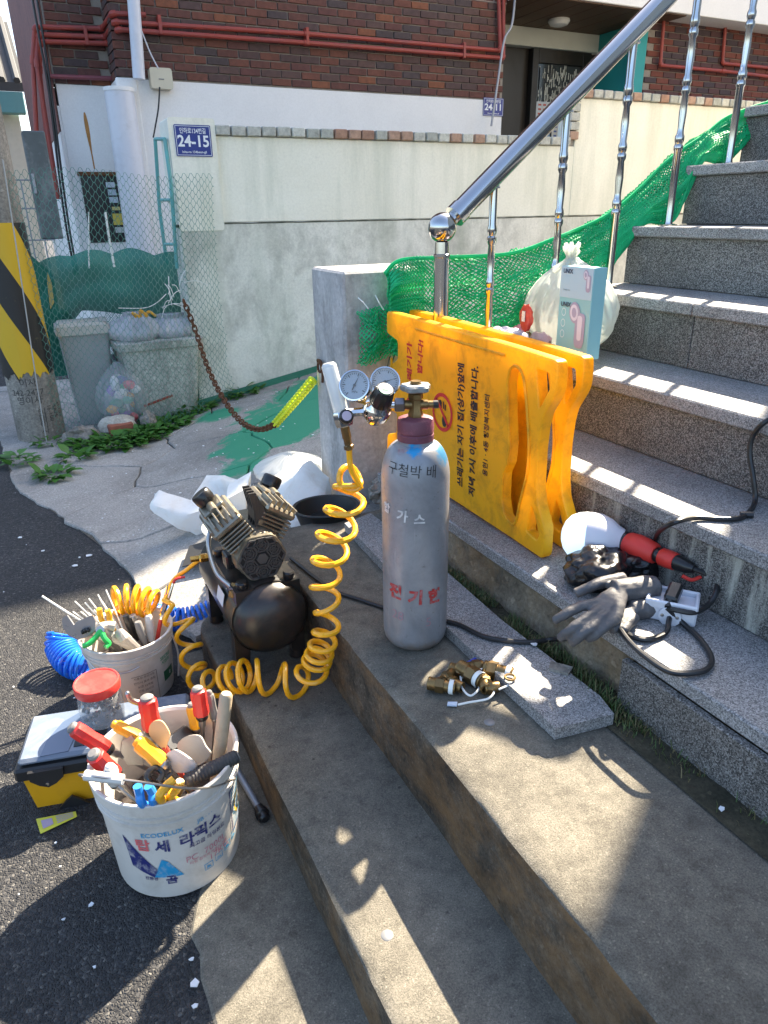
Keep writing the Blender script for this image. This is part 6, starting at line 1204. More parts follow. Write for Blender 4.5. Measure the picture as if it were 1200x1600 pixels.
one('extension_cable', MB().tube(smoothpath(c2, 6), .0058, 8), CB, 'black extension cable running from outlet box past the cylinder to the compressor', 'cable')
c3 = [Vector((1.2797,1.1070,0.5400)), Vector((1.2069,1.0372,0.6200)), Vector((1.1674,0.9655,0.6800)), Vector((1.2399,0.9692,0.6740)), Vector((1.2966,0.9333,0.6730)), Vector((1.3447,0.9313,0.6730)), Vector((1.4300,0.9735,0.6732)), Vector((1.4380,0.9932,0.7202)), Vector((1.4420,1.0179,0.7742)), Vector((1.4450,1.0199,0.8191)), Vector((1.4541,0.9923,0.8620)), Vector((1.5961,1.0074,0.8620))]
b = MB(); b.tube(smoothpath(c3, 8), .0058, 8); q = Vector((1.3459,0.9306,0.6730)); b.bar(q + Vector((-.008, .008, 0)), q + Vector((.012, -.008, .002)), [(0, .0075), (1, .0075)], 8); one('upper_cable', b, CB, 'black cable climbing from the lamp over the next two stairs', 'cable')
# gloves
GLV = mat('glove_grey', (.085, .083, .086), .55, 0, .15, 25, .35, 140, (.22, .20, .19), .5, 14)
def glove(name, label, wrist, palm, knuckles, fingers, thumb, wr=.026, pr=.030):
    b = MB(); w, p = Vector(wrist), Vector(palm)
    b.tube(smoothpath([w, w.lerp(p, .5), p], 4), [wr, wr * .95, wr, wr * 1.05, pr, pr, pr * 1.02, pr, pr * .95], 14)
    for k in knuckles: b.tube([p.lerp(w, .2), Vector(k)], [pr * .7, .0135], 10)
    for f in fingers: Q = smoothpath([Vector(q) for q in f], 4); b.tube(Q, [.0125 - .0030 * i / (len(Q) - 1) for i in range(len(Q))], 10)
    Q = smoothpath([Vector(q) for q in thumb], 4); b.tube(Q, [.0150 - .004 * i / (len(Q) - 1) for i in range(len(Q))], 10)
    o = one(name, b, GLV, label, 'glove', 'work gloves on the granite stair'); 
    md = o.modifiers.new('remesh', 'REMESH'); md.mode = 'VOXEL'; md.voxel_size = .0030; md.use_smooth_shade = True
    s = o.modifiers.new('smooth', 'SMOOTH'); s.factor = .5; s.iterations = 4
    t = bpy.data.textures.new(name + '_creases', 'CLOUDS'); t.noise_scale = .03; dm = o.modifiers.new('creases', 'DISPLACE'); dm.texture = t; dm.strength = .006; dm.mid_level = .5; dm.texture_coords = 'LOCAL'
    return o
glove('work_glove', 'upper grey coated work glove lying palm down on the stair', (1.1462,0.9730,0.5250), (1.0460,0.9975,0.5280), [(0.9918,0.9810,0.5240), (0.9832,0.9632,0.5200), (0.9832,0.9472,0.5160), (0.9939,0.9317,0.5120)],
      [[(0.9942,0.9797,0.5240), (0.9404,0.9842,0.5240), (0.9032,0.9856,0.5150), (0.8881,0.9983,0.5000)], [(0.9856,0.9619,0.5200), (0.9261,0.9525,0.5140), (0.8948,0.9569,0.4960), (0.8866,0.9740,0.4700)], [(0.9856,0.9460,0.5160), (0.9326,0.9321,0.5080), (0.9052,0.9384,0.4880), (0.8995,0.9524,0.4660)], [(0.9939,0.9317,0.5120), (0.9560,0.9232,0.5030), (0.9327,0.9257,0.4900), (0.9238,0.9351,0.4780)]], [(1.1119,1.0330,0.5260), (1.0578,1.0364,0.5300), (1.0119,1.0399,0.5240), (0.9894,1.0500,0.5120)], .027, .027)
glove('work_glove', 'lower grey coated work glove half under the other one', (1.1113,0.9452,0.4970), (1.0612,0.9565,0.4970), [(1.0274,0.9535,0.4970), (1.0199,0.9378,0.4950)],
      [[(1.0322,0.9550,0.4980), (0.9973,0.9458,0.4940), (0.9738,0.9391,0.4920)], [(1.0270,0.9401,0.4980), (0.9997,0.9293,0.4930), (0.9787,0.9216,0.4910)], [(1.0341,0.9285,0.4960), (1.0126,0.9186,0.4920), (0.9962,0.9123,0.4910)]], [(1.0507,0.9361,0.4950), (1.0270,0.9262,0.4930), (1.0151,0.9247,0.4910)], .022, .022)

# ================================================================ FOAM, BAGS, TUB BEHIND THE COMPRESSOR
FOAM = mat('styrofoam', (.78, .76, .70), .8, 0, .05, 20, .35, 150, (.55, .42, .26), .5, 8)
def yh(x, y): return yard_h(x, y) + .012
def slabby(P, n, t, seed, name, label, m=FOAM):
    b = MB(); b.prism([Vector(p) for p in P], Vector(n).normalized(), 0, t); bm = bmesh.new(); me = bpy.data.meshes.new('tmp'); me.from_pydata(b.v, [], b.f); bm.from_mesh(me); bpy.data.meshes.remove(me)
    bmesh.ops.triangulate(bm, faces=bm.faces[:]); bmesh.ops.subdivide_edges(bm, edges=bm.edges[:], cuts=3, use_grid_fill=True); bmesh.ops.recalc_face_normals(bm, faces=bm.faces[:]); bm.normal_update()
    for v in bm.verts: q = v.co * 25 + Vector((seed, 0, 0)); v.co += v.normal * (.006 * noise.noise(q) + .004 * noise.noise(q * 2.7))
    b = MB(); bm.verts.index_update(); b.add([v.co.copy() for v in bm.verts], [tuple(v.index for v in f.verts) for f in bm.faces]); bm.free(); return one(name, b, m, label, 'foam', 'broken foam packaging behind the compressor', sharp=.9)
slabby([(0.3222,2.8183,0.1974), (0.3407,2.8092,0.2140), (0.4467,2.7216,0.1802), (0.5360,2.6921,0.2068), (0.5450,2.6877,0.1559), (0.5236,2.6982,0.0816), (0.4726,2.7135,0.0866), (0.3945,2.7424,0.1378)], (.42, .85, .25), .10, 1, 'foam_block', 'broken wedge of cream styrofoam left of the compressor')
slabby([(0.5983,2.9907,0.2138), (0.6652,2.9376,0.2191), (0.7629,2.8690,0.1821), (0.6837,2.8383,0.1058), (0.4588,2.8801,0.1118)], (.35, .75, .55), .03, 2, 'foam_sheet', 'thin white foam sheet leaning behind the compressor heads')
slabby([(0.6113,2.7144,0.2178), (0.6976,2.6815,0.2637), (0.6847,2.6879,0.1616), (0.6090,2.6956,0.1396)], (.42, .85, .25), .12, 3, 'foam_block', 'cream styrofoam chunk between the two air filters')
slabby([(0.7352,2.5221,0.2892), (0.8536,2.4532,0.3807), (0.9106,2.3548,0.3061), (0.9107,2.3348,0.2606), (0.8354,2.3121,0.1922), (0.7618,2.3388,0.2080), (0.7527,2.4134,0.2500)], (.50, .80, .30), .11, 4, 'foam_box', 'large white styrofoam box on its side right of the compressor')
b = MB(); c = Vector((0.9248,2.7772,0.2547)); b.sack((c.x, c.y, yh(c.x, c.y)), .15, .13, c.z + .10 - yh(c.x, c.y), 21, top=.16, pleat=.4); one('clear_plastic_bag', b, mat('bag_clear', (.78, .81, .81), .2, 0, .06, 8, .3, 16, alpha=.55, translu=.3), 'puffed clear plastic bag behind the styrofoam box', 'bag', sharp=3)
b = MB(); c = Vector((.60, 2.55, yh(.60, 2.55) + .004)); b.lathe([(.11, 0), (.125, .004), (.128, .012), (.118, .016), (.108, .010), (.001, .010)], c, (.05, -.05, 1), 36); one('plastic_sheet_cover', b, mat('lid_clear', (.55, .55, .52), .15, 0, .05, 8, alpha=.6), 'flat clear plastic cover under the foam wedge', 'cover')
b = MB(); c = Vector((.84, 2.17, .325)); b.lathe([(.095, -.04), (.108, 0), (.114, .014), (.120, .018), (.118, .022), (.108, .020), (.102, .0), (.09, -.034), (.001, -.034)], c, (0, .06, 1), 40, caps=False); one('rubber_tub', b, mat('rubber_black', (.015, .015, .015), .55, 0, .2, 14, .2, 60), 'shallow black rubber tub at the foot of the pillar', 'tub')
b = MB(); P = [Vector((.36, 2.42, 0)), Vector((.62, 2.30, 0)), Vector((.70, 2.42, 0)), Vector((.42, 2.56, 0))]
for i in range(4): P[i].z = yard_h(P[i].x, P[i].y) + .03
b.prism(P, (0, 0, 1), 0, .004); one('black_sheet', b, MATS['rubber_black'], 'piece of black rubber sheet under the foam', 'sheet')

# ================================================================ UTILITY POLE
PX0, PY0 = -.015, 4.90
ut = thing('utility_pole', 'concrete utility pole with torn yellow and black warning wrap', 'utility pole', (PX0, PY0, 0))
POLE = concrete('pole_concrete', (.17, .155, .13), (.34, .31, .265), 4, 70, .5, streak=((.12, .11, .10), .5, (8, 8, 1.0)))
PRr = lambda z: .142 - .0045 * z
b = MB(); b.lathe([(PRr(-.1) + .004, -.1)] + [(PRr(z * .5), z * .5) for z in range(0, 19)], (PX0, PY0, 0), n=40); shf = obj('shaft', b, POLE, ut)
def wrap_mat():
    m, N, L, B = nodes('warning_wrap'); co = coords(N)
    s = N.new('ShaderNodeSeparateXYZ'); L.new(co, s.inputs[0]); at = N.new('ShaderNodeMath'); at.operation = 'ARCTAN2'; L.new(s.outputs[1], at.inputs[0]); L.new(s.outputs[0], at.inputs[1])
    ma = N.new('ShaderNodeMath'); ma.operation = 'MULTIPLY_ADD'; ma.inputs[1].default_value = .30; L.new(at.outputs[0], ma.inputs[0]); L.new(s.outputs[2], ma.inputs[2])
    fr = N.new('ShaderNodeMath'); fr.operation = 'PINGPONG'; fr.inputs[1].default_value = .38; L.new(ma.outputs[0], fr.inputs[0]); gt = N.new('ShaderNodeMath'); gt.operation = 'GREATER_THAN'; gt.inputs[1].default_value = .20; L.new(fr.outputs[0], gt.inputs[0])
    c = mixc(N, L, gt.outputs[0], (.66, .40, .015), (.020, .019, .018)); n = tex(N, L, 'Noise', 9, 8, .75, co); r = ramp(N, [(.60, 0.0), (.72, .6)]); L.new(n.outputs[0], r.inputs[0]); c = mixc(N, L, r.outputs[0], c, (.30, .24, .10)); L.new(c, B.inputs['Base Color']); B.inputs['Roughness'].default_value = .5; return m
b = MB(); n = 90; vs = []; fs = []
for i in range(n):
    a = 2 * math.pi * i / n; d = Vector((math.cos(a) * 1.3, math.sin(a) * 1.3, 0)); zb = .42 + .05 * noise.noise(d * 2.2) + .028 * noise.noise(d * 9) + .012 * noise.noise(d * 23); zt_ = 1.27
    for k in range(7):
        z = zb + (zt_ - zb) * k / 6; r = PRr(z) + .004 + (.010 * max(0, noise.noise(d * 3 + Vector((0, 0, z * 3)))) if k < 2 else 0); vs.append((PX0 + r * math.cos(a), PY0 + r * math.sin(a), z))
for i in range(n):
    for k in range(6): j = (i + 1) % n; fs.append((i * 7 + k, j * 7 + k, j * 7 + k + 1, i * 7 + k + 1))
b.add(vs, fs); obj('warning_wrap', b, wrap_mat(), ut)
thp = math.atan2(-PY0, -PX0)
b = MB(); wrap_text(b, '이사', .055, (PX0, PY0), PRr, thp - .15, .375, bold=.0); wrap_text(b, '242-2477', .050, (PX0, PY0), PRr, thp - .25, .315, bold=.0); wrap_text(b, '영이사', .055, (PX0, PY0), PRr, thp - .22, .265, bold=.0); wrap_text(b, '이\n미\n이\n사', .055, (PX0, PY0), PRr, thp + .18, .13, bold=-.005, line=.7); obj('stencil_writing', b, mat('stencil_faded', (.07, .065, .06), .8), shf)
b = MB(); wrap_text(b, 'HIGH\nSAFE\n16-100', .038, (PX0, PY0), PRr, thp + .78, .18, bold=.0, tilt=-1.5); obj('stencil_side', b, MATS['stencil_faded'], shf)
b = MB(); b.tube(smoothpath([(0.0730,4.7200,1.5851),(0.0568,4.7200,1.2333),(0.0361,4.7200,0.8211),(0.0138,4.7200,0.3759),(0.0010,4.7200,-0.0036)], 6), .0035, 6); one('white_rope', b, mat('rope_grey', (.40, .40, .38), .7), 'thin white rope hanging down in front of the utility pole', 'rope')

# ================================================================ BINS AND RUBBISH BEHIND THE WIRE
BING = mat('bin_grey', (.36, .37, .37), .6, 0, .12, 8, .15, 40, (.22, .21, .19), .5, 6)
bn = thing('grey_bin', 'tall grey plastic bin with dusty lid beside the pole', 'bin', (.34, 5.12, 0))
def taper(mb, cx, cy, w0, d0, w1, d1, z0, z1, rr=.03, ang=0.0):
    A = round2d([(-w0, -d0), (w0, -d0), (w0, d0), (-w0, d0)], rr); Bq = round2d([(-w1, -d1), (w1, -d1), (w1, d1), (-w1, d1)], rr); k = len(A); ca, sa = math.cos(ang), math.sin(ang)
    T = lambda p, z: (cx + p[0] * ca - p[1] * sa, cy + p[0] * sa + p[1] * ca, z); mb.add([T(p, z0) for p in A] + [T(p, z1) for p in Bq], [tuple(range(k))[::-1], tuple(range(k, 2 * k))] + [(i, (i + 1) % k, (i + 1) % k + k, i + k) for i in range(k)]); return mb
b = MB(); taper(b, .345, 5.12, .115, .10, .150, .13, .0, .60); obj('body', b, BING, bn)
b = MB(); taper(b, .345, 5.12, .165, .145, .160, .14, .602, .655); taper(b, .345, 5.12, .150, .13, .14, .12, .6555, .672); obj('lid', b, mat('bin_lid', (.46, .45, .41), .6, 0, .1, 8, .1, 40, (.50, .42, .22), .5, 6), bn)
b = MB(); taper(b, .47, 5.02, .03, .02, .02, .015, .6725, .70, .006); obj('latch', b, BING, bn)
tu = thing('grey_tub', 'big weathered grey plastic tub heaped with rubbish bags', 'tub', (.78, 5.0, 0))
b = MB(); taper(b, .775, 5.02, .20, .15, .255, .20, .01, .50, .05, .06); taper(b, .775, 5.02, .275, .215, .28, .22, .50, .545, .05, .06); obj('body', b, concrete('tub_plastic', (.30, .31, .28), (.50, .51, .47), 4, 60, .3, streak=((.13, .13, .11), .8, (9, 9, 1.2))), tu)
b = MB(); b.box(.62, .82, 4.834, 4.838, .15, .165, .001, Matrix.Translation((.72, 4.84, .15)) @ Matrix.Rotation(-.25, 4, 'Y') @ Matrix.Translation((-.72, -4.84, -.15))); obj('red_scuff', b, mat('scuff_red', (.28, .06, .04), .8), tu)
CLB = mat('bag_haze', (.58, .60, .64), .25, 0, .12, 7, .3, 14, alpha=.62)
b = MB(); b.sack((.66, 5.0, .50), .16, .14, .22, 31, top=.35, pleat=.7); one('rubbish_bag', b, CLB, 'hazy rubbish bag with orange tie heaped at the left of the tub', 'bag', 'bags in the tub', sharp=3)
b = MB(); b.sack((.90, 5.03, .50), .15, .14, .19, 33, top=.45, pleat=.7); one('rubbish_bag', b, CLB, 'hazy rubbish bag at the right of the tub', 'bag', 'bags in the tub', sharp=3)
b = MB()
for k in range(3): b.tube(smoothpath([(.66 + .03 * k, 4.88, .70), (.64 + .05 * k, 4.86, .73 + .01 * (k % 2)), (.68 + .05 * k, 4.86, .70)], 5), .009, 6)
one('orange_tie', b, mat('tie_orange', (.70, .35, .03), .5), 'orange tie strip on the left rubbish bag in the tub', 'tie')
rb2 = thing('recycling_bag', 'clear bag of bottles and bright packaging on the ground by the bin', 'bag', (.50, 4.88, 0))
random.seed(21); cols = [(.05, .35, .14), (.03, .25, .12), (.60, .62, .62), (.25, .10, .45), (.65, .10, .12), (.75, .35, .03), (.20, .45, .25), (.55, .58, .62), (.10, .12, .30), (.62, .60, .52)]
for k in range(26):
    a = random.uniform(0, 6.28); r = random.uniform(.02, .10); z = random.uniform(.06, .32); c = Vector((.50 + r * math.cos(a), 4.88 + r * math.sin(a) * .7 - .02, z)); col = cols[k % 10]; b = MB(); b.blob(c, (random.uniform(.022, .05), .028, random.uniform(.02, .05)), .25, 2, 2, k, None, .1); obj('packaging', b, mat('pack_%d' % (k % 10), col, .35), rb2)
b = MB(); b.sack((.50, 4.88, .012), .165, .135, .42, 41, top=.12); obj('film', b, mat('bag_film', (.66, .70, .72), .16, 0, .05, 8, .35, 16, alpha=.30), rb2, sharp=3)
ROCK = concrete('rock', (.14, .13, .11), (.34, .31, .27), 9, 60, 1.0)
for k, (c, r, lb) in enumerate((((.20, 4.62, .05), (.10, .07, .06), 'rough grey broken rock beside the pole base'), ((.62, 4.70, .06), (.055, .05, .07), 'small upright tan stone in front of the tub'))):
    b = MB(); b.blob(c, r, .35, 1.8, 3, 50 + k, .005, .15); one('broken_rock', b, ROCK, lb, 'rock', sharp=.5)
bs = thing('broken_masonry', 'chunk of mortar with a red brick face lying by the bins', 'brick', (.42, 4.66, 0)); b = MB(); b.blob((.42, 4.70, .065), (.115, .08, .07), .2, 1.6, 3, 61, .006, .06); obj('mortar_lump', b, concrete('pale_mortar', (.34, .31, .26), (.52, .49, .42), 6, 80, .6), bs)
b = MB(); b.box(-.075, .075, -.04, .04, 0, .085, .008, Matrix.Translation((.435, 4.645, .008)) @ Matrix.Rotation(.15, 4, 'Z')); obj('brick_half', b, mat('old_brick', (.30, .10, .06), .9, 0, .3, 30, .5, 90), bs)
# dark green shade mesh hung behind the bins
GM = mat('shade_mesh_green', (.010, .16, .115), .7, 0, .25, 6, .3, 220, alpha=.94)
gs = thing('shade_cloth', 'dark green shade cloth strung behind the bins', 'cloth', (.5, 5.3, .5))
def cloth(u, v):
    x = .10 + u * .93; ztop = 1.06 + .035 * abs(math.sin(u * 11)) - .10 * max(0, u - .7) - .10 * max(0, .28 - u) * 3; zbot = .66 + .05 * math.sin(u * 5) - (.45 * max(0, .3 - u) * 2.2)
    return Vector((x, 5.33 + .05 * math.sin(u * 9 + v * 2) + .05 * noise.noise(Vector((u * 4, v * 3, 1))) - .10 * math.sin(v * 3.1), zbot + (ztop - zbot) * v))
b = MB(); b.sheet(cloth, 70, 24); o = obj('cloth', b, GM, gs, sharp=3)
b = MB(); P = [Vector((.09, 5.28, .30)), Vector((.22, 5.28, .30)), Vector((.24, 5.30, .95)), Vector((.06, 5.30, 1.16)), Vector((.05, 5.30, .9))]; b.prism(P, (0, 1, 0), 0, .004); obj('side_flap', b, GM, gs)
b = MB(); b.prism([(.185, 5.27, .74), (.215, 5.27, .78), (.222, 5.27, .90), (.21, 5.27, .97), (.195, 5.27, .90)], (0, 1, 0), 0, .003); obj('yellow_patch', b, mat('patch_yellow', (.45, .36, .12), .7), gs)
def fine(u, v): p = cloth(.45 + u * .42, 0); return p + Vector((0, -.02 + .02 * math.sin(u * 7), -.30 + .33 * v))
nm = net(fine, 46, 34, .0016); tag(obj('loose_net', nm, mat('net_dark_green', (.02, .10, .075), .6), gs), kind='stuff')
# hexagonal wire netting in front of the bins, wrapped round the wall end
WIRE = mat('wire_green', (.10, .24, .19), .5, .2, .3, 30)
def hexwire(u, v):
    x = .07 + u * .93; z = .02 + v * 1.50 + .02 * math.sin(u * 5); return Vector((x, 4.76 + .05 * math.sin(u * 6 + v * 2) + .02 * noise.noise(Vector((u * 5, v * 5, 0))), z))
hw = thing('wire_netting', 'green hexagonal wire netting stretched in front of the bins', 'wire netting', (.5, 4.76, 0))
nm = net(hexwire, 46, 62, .0015, True); tag(obj('mesh', nm, WIRE, hw), kind='stuff')
def hexwire2(u, v):
    z = .12 + v * 1.40; return Vector((1.0 + u * (.24 - .10 * v * (1 - v) + .03 * noise.noise(Vector((v * 9, 1, 0)))), 4.885 - .04 * math.sin(u * 3.1), z))
nm = net(hexwire2, 12, 58, .0015, True); tag(obj('wrapped_end', nm, WIRE, hw), kind='stuff')
random.seed(31); b = MB()
for k in range(14):
    a = Vector((.86 + random.uniform(-.03, .10), 4.73, .83 + random.uniform(-.08, .08))); c = a + Vector((random.uniform(-.16, .16), random.uniform(-.03, .03), random.uniform(-.10, .14))); b.tube(smoothpath([a, a.lerp(c, .5) + Vector((0, -.01, .02)), c], 3), .0022, 5)
b.tube(smoothpath([(0.5445,4.7400,0.7779),(0.6948,4.7400,0.7679),(0.7758,4.7400,0.7934),(0.8411,4.7400,0.8433)], 5), .003, 5)
one('tangled_cord', b, ZT, 'tangle of white cord at the right end of the wire netting', 'cord')
for k, pts in enumerate(([(0.4649,4.7400,1.3200),(0.4259,4.7400,1.0847),(0.4177,4.7400,1.0137)], [(0.5558,4.7400,1.3188),(0.5545,4.7400,1.1513),(0.5587,4.7400,1.0148)])): one('white_strap', MB().tube(pts, .004 if k == 0 else .007, 5), ZT, ('thin' if k == 0 else 'broad') + ' white strap hanging across the black meter opening', 'strap')

# ================================================================ CHAIN
RSTC = mat('rusty_chain', (.13, .055, .025), .8, .4, .4, 60, .4, 150); YCH = mat('chain_lime', (.62, .72, .02), .4, 0, .06, 30)
cp = [Vector((0.9000,4.5256,0.8211))] + [Vector(p) for p in [(0.9500,4.5303,0.6459),(0.9500,4.2932,0.4502),(0.9500,3.9740,0.3234),(0.9500,3.6260,0.2772),(0.9500,3.3104,0.3157),(0.9500,3.0424,0.4086)]]; cy_ = [Vector(p) for p in [(0.9550,3.0584,0.4039),(0.9550,2.8784,0.5088),(0.9550,2.7017,0.6111),(0.9550,2.5301,0.7120)]]
ch = thing('rusty_chain', 'rusty chain with a lime plastic length hung between wire netting and pillar', 'chain', cp[0])
def link_mesh(L, W, r):
    P = []
    for k in range(16):
        a = 2 * math.pi * k / 16; P.append(Vector(((L / 2 - W / 2) * (1 if math.cos(a) > 0 else -1) + W / 2 * math.cos(a), W / 2 * math.sin(a), 0)))
    return MB().tube(P, r, 6, closed=True)
def chain(path, L, W, r, m, name):
    Q = smoothpath(path, 20); step = L - 2.6 * r; acc = 0; pts = [Q[0]]
    for i in range(1, len(Q)):
        while (Q[i] - pts[-1]).length >= step: pts.append(pts[-1] + (Q[i] - pts[-1]).normalized() * step)
    first_ = None
    for k in range(len(pts) - 1):
        a, c = pts[k], pts[k + 1]; d = (c - a).normalized(); u = d.cross(Vector((1, 0, .2))).normalized(); w = d.cross(u); ang = .5 + (math.pi / 2) * (k % 2); uu = u * math.cos(ang) + w * math.sin(ang); ww = d.cross(uu)
        if first_ is None: first_ = obj(name, link_mesh(L, W, r), m, ch, local=True); o = first_
        else: o = first_.copy(); COL.objects.link(o)
        mid = (a + c) / 2 - ch.location; o.matrix_local = Matrix(((d.x, uu.x, ww.x, mid.x), (d.y, uu.y, ww.y, mid.y), (d.z, uu.z, ww.z, mid.z), (0, 0, 0, 1)))
chain(cp, .046, .026, .0048, RSTC, 'link'); chain(cy_, .034, .030, .0060, YCH, 'plastic_link')
hk = Vector((0.9740,2.4868,0.7568)); b = MB(); b.tube(smoothpath([hk + Vector((0, .03, .02)), hk + Vector((-.01, .01, .035)), hk + Vector((-.008, -.02, .03)), hk + Vector((-.006, -.022, -.01)), hk + Vector((-.006, -.018, -.045))], 5), .005, 8); b.tube([hk + Vector((-.008, .018 * math.cos(a * .524), .018 * math.sin(a * .524) + .008)) for a in range(12)], .0045, 7, closed=True); obj('hook', b, RSTC, ch)

# ================================================================ WEEDS, GRASS, SOIL, SCRAPS
LEAF = mat('weed_leaf', (.07, .20, .03), .5, 0, .45, 9, .2, 60, translu=.3); LEAF.node_tree.nodes['Principled BSDF'].inputs['Subsurface Weight'].default_value = .0
def weed(c, R_, nl, seed, label):
    random.seed(seed); b = MB()
    for k in range(nl):
        a = random.uniform(0, 6.28); rr_ = R_ * math.sqrt(random.random()); p = Vector((c[0] + rr_ * math.cos(a), c[1] + rr_ * math.sin(a), 0)); p.z = yard_h(p.x, p.y) + random.uniform(.0, .05) * (1.2 - rr_ / R_)
        d = Vector((math.cos(a + random.uniform(-1, 1)), math.sin(a + random.uniform(-1, 1)), random.uniform(.15, .8))).normalized(); s = d.cross(Vector((0, 0, 1))).normalized(); L_ = random.choice((1, 1, 1.3)) * random.uniform(.028, .080); w = L_ * random.uniform(.22, .34); up_ = s.cross(d)
        P = [p, p + d * L_ * .35 + s * w + up_ * .003, p + d * L_ * .35 - up_ * .002, p + d * L_ * .35 - s * w + up_ * .003, p + d * L_ * .72 + s * w * .75 - up_ * .004, p + d * L_ * .72 - up_ * .007, p + d * L_ * .72 - s * w * .75 - up_ * .004, p + d * L_ - up_ * .018]
        b.add(P, [(0, 2, 1), (0, 3, 2), (1, 2, 5, 4), (2, 3, 6, 5), (4, 5, 7), (5, 6, 7)])
    return one('weed_plant', b, LEAF, label, 'weed', 'weeds along the wall foot', sharp=1.2, base=(c[0], c[1], yard_h(c[0], c[1])))
for k, (px, R_, nl, lb) in enumerate((((1.1641,5.2486,0.0700), .11, 90, 'weed clump under the end of the cream wall'), ((0.9008,4.9086,0.0600), .15, 150, 'broad weed clump at the foot of the grey tub'), ((0.7067,4.6876,0.0500), .14, 150, 'weed clump midway along the green weed row'), ((0.5620,4.5555,0.0400), .13, 130, 'weed clump in front of the small tan stone'), ((0.3926,4.4542,0.0300), .13, 130, 'weed clump in front of the broken masonry'), ((0.2307,4.5067,0.0200), .10, 70, 'leftmost clump of the weed row by the rock'), ((0.1225,4.2879,0.0200), .06, 25, 'small weed tuft in the cracked slab'), ((-0.1762,4.3878,0.0200), .08, 30, 'weed tuft at the asphalt edge near the pole'), ((0.0046,4.0201,0.0200), .07, 40, 'tiny weed tuft by the loose slabs'), ((1.3235,4.9454,0.1000), .12, 70, 'weed tuft along the green painted band'), ((1.5745,5.1240,0.1200), .12, 50, 'thin weed tuft near the lime chain'), ((0.0067,4.6760,0.0200), .05, 14, 'weed sprig at the pole foot'))):
    weed(px, R_ * 1.15, int(nl * 1.4), 70 + k, lb)
# soil and grass behind the granite plank
b = MB()
def soil(u, v): y = -.6 + u * 2.6; x = .915 + v * .10; return (x, y, .3225 + .012 * max(0, noise.noise(Vector((x * 30, y * 12, 0)))) * (1 if 0 < v < 1 else 0) + .003)
b.sheet(soil, 120, 6); struct('soil_strip', b, concrete('mossy_soil', (.022, .022, .014), (.07, .062, .04), 9, 120, 1.0))
random.seed(77); b = MB()
for k in range(5200):
    y = .78 + 1.0 * random.random() ** .8 if random.random() < .93 else random.uniform(.1, .8); x = random.gauss(.968, .016) - (.01 if y < .95 else 0) + (y - 1.2) * -.005
    if not .925 < x < 1.004: continue
    if noise.noise(Vector((x * 14, y * 9, 2))) < -.15: continue
    h = random.uniform(.010, .034) * (1.2 if .85 < y < 1.15 else .8); a = random.uniform(0, 6.28); ln = Vector((math.cos(a), math.sin(a), 0)) * h * random.uniform(.2, 1.0); s = Vector((-math.sin(a), math.cos(a), 0)) * .0011; p = Vector((x, y, .324)); b.add([p - s, p + s, p + ln * .4 + Vector((0, 0, h * .7)) + s * .7, p + ln * .4 + Vector((0, 0, h * .7)) - s * .7, p + ln + Vector((0, 0, h))], [(0, 1, 2, 3), (3, 2, 4)], random.randrange(3))
tag(obj('grass', b, [mat('grass_a', (.050, .095, .020), .6), mat('grass_b', (.085, .11, .030), .6), mat('grass_dry', (.16, .13, .055), .7)]), 'short moss and grass growing between granite plank and stair', 'grass', kind='stuff')
random.seed(99); b = MB(); CHIP = mat('paint_chip', (.66, .68, .70), .6, 0, .1, 30)
def chip(p, s): 
    p = Vector(p); a = random.uniform(0, 6.28); P = [p + Vector((s * random.uniform(.6, 1.1) * math.cos(a + k * 1.25), s * random.uniform(.5, 1) * math.sin(a + k * 1.25), .003 + random.uniform(0, .002))) for k in range(5)]; b.prism(P, (0, 0, 1), 0, .002)
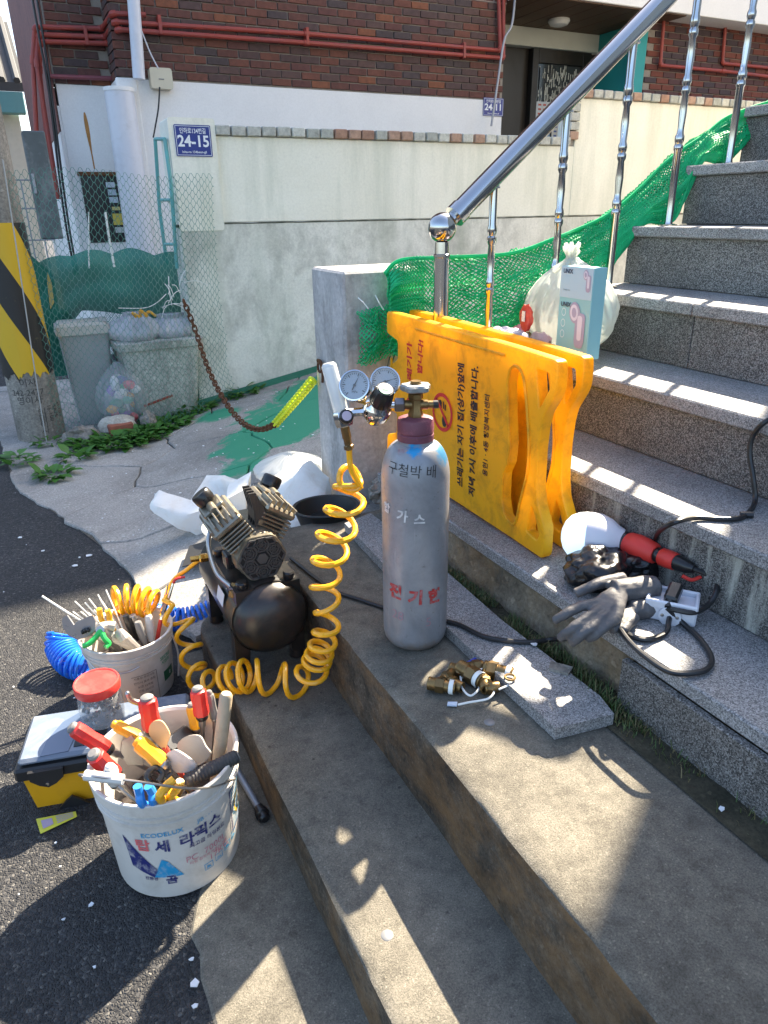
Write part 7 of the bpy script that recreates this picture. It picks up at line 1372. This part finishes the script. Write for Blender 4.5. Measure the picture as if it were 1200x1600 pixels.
for p, s in (((-0.0944,1.1893,0.0000), .007), ((0.0582,0.9268,0.0060), .010), ((-0.1472,1.1797,0.0000), .004), ((0.1082,3.4079,0.0000), .012), ((0.0444,3.4601,0.0000), .01), ((0.0710,2.9127,0.0000), .018), ((0.0106,2.8407,0.0000), .013), ((-0.0979,3.0509,0.0000), .010), ((-0.1816,3.2472,0.0000), .010), ((0.0338,2.9126,0.0000), .007), ((0.9394,0.5838,0.3225), .007), ((0.9369,1.1130,0.3535), .010), ((0.0632,0.9755,0.0060), .006), ((0.0492,0.8871,0.0060), .007), ((-0.1487,1.3910,0.0000), .004)): chip(p, s)
for k in range(60): chip((random.uniform(-1.2, .05), random.uniform(.5, 5.0), .0005), random.uniform(.0015, .004))
for k in range(120): x = random.uniform(.1, 2.0); y = random.uniform(2.4, 4.7); chip((x, y, yard_h(x, y) + .008), random.uniform(.002, .008))
tag(obj('scattered_chips', b, CHIP), 'scattered pale paint chips and grit on the ground', 'debris', kind='stuff')
# rubble between the pillar and the stairs
for k, (x, y, r, lb) in enumerate(((1.12, 2.20, .07, 'grey rubble lump at the pillar foot near the stairs'), (1.05, 2.16, .045, 'small concrete lump beside the pillar base'), (1.20, 2.18, .06, 'broken concrete piece between pillar and stairs'))):
    b = MB(); b.blob((x, y, .36), (r, r * .8, r * .9), .35, 2, 3, 80 + k, .25, .15); one('rubble_piece', b, ROCK, lb, 'rubble', sharp=.5)
b = MB(); P = [Vector((.905, 1.02, .3525)), Vector((.93, .985, .3525)), Vector((.955, 1.0, .3525)), Vector((.925, 1.04, .3525))]; b.prism(P, (.2, 0, 1), 0, .007); one('stone_sliver', b, ROCK, 'flat stone sliver lying on the granite plank', 'stone')
import OpenImageIO as oiio,numpy as np,sys
im=oiio.ImageBuf('/workdir/render_main.png').get_pixels(oiio.FLOAT)[...,:3]*255
s=.64
for n,(x,y) in {'cream':(600,260),'plinth':(450,400),'whitebase':(500,165),'brick':(600,60),'yard':(200,770),'asph shade':(60,830),'asph lit':(60,1000),'asph shade near':(150,1500),'S1 shade':(560,1250),'S1 lit':(620,1520),'S2 shade':(1050,1450),'S2 lit':(850,1350),'S2 riser':(720,1300),'tread':(1120,1100),'riser':(1050,640),'tread lit':(1150,640),'cyl':(650,850),'barrier':(740,700),'pillar L':(505,600),'pillar R':(570,600),'bucket':(250,1350)}.items():
    X,Y=int(x*s),int(y*s); a=im[Y-4:Y+5,X-4:X+5].reshape(-1,3).mean(0); print(n,a.round())
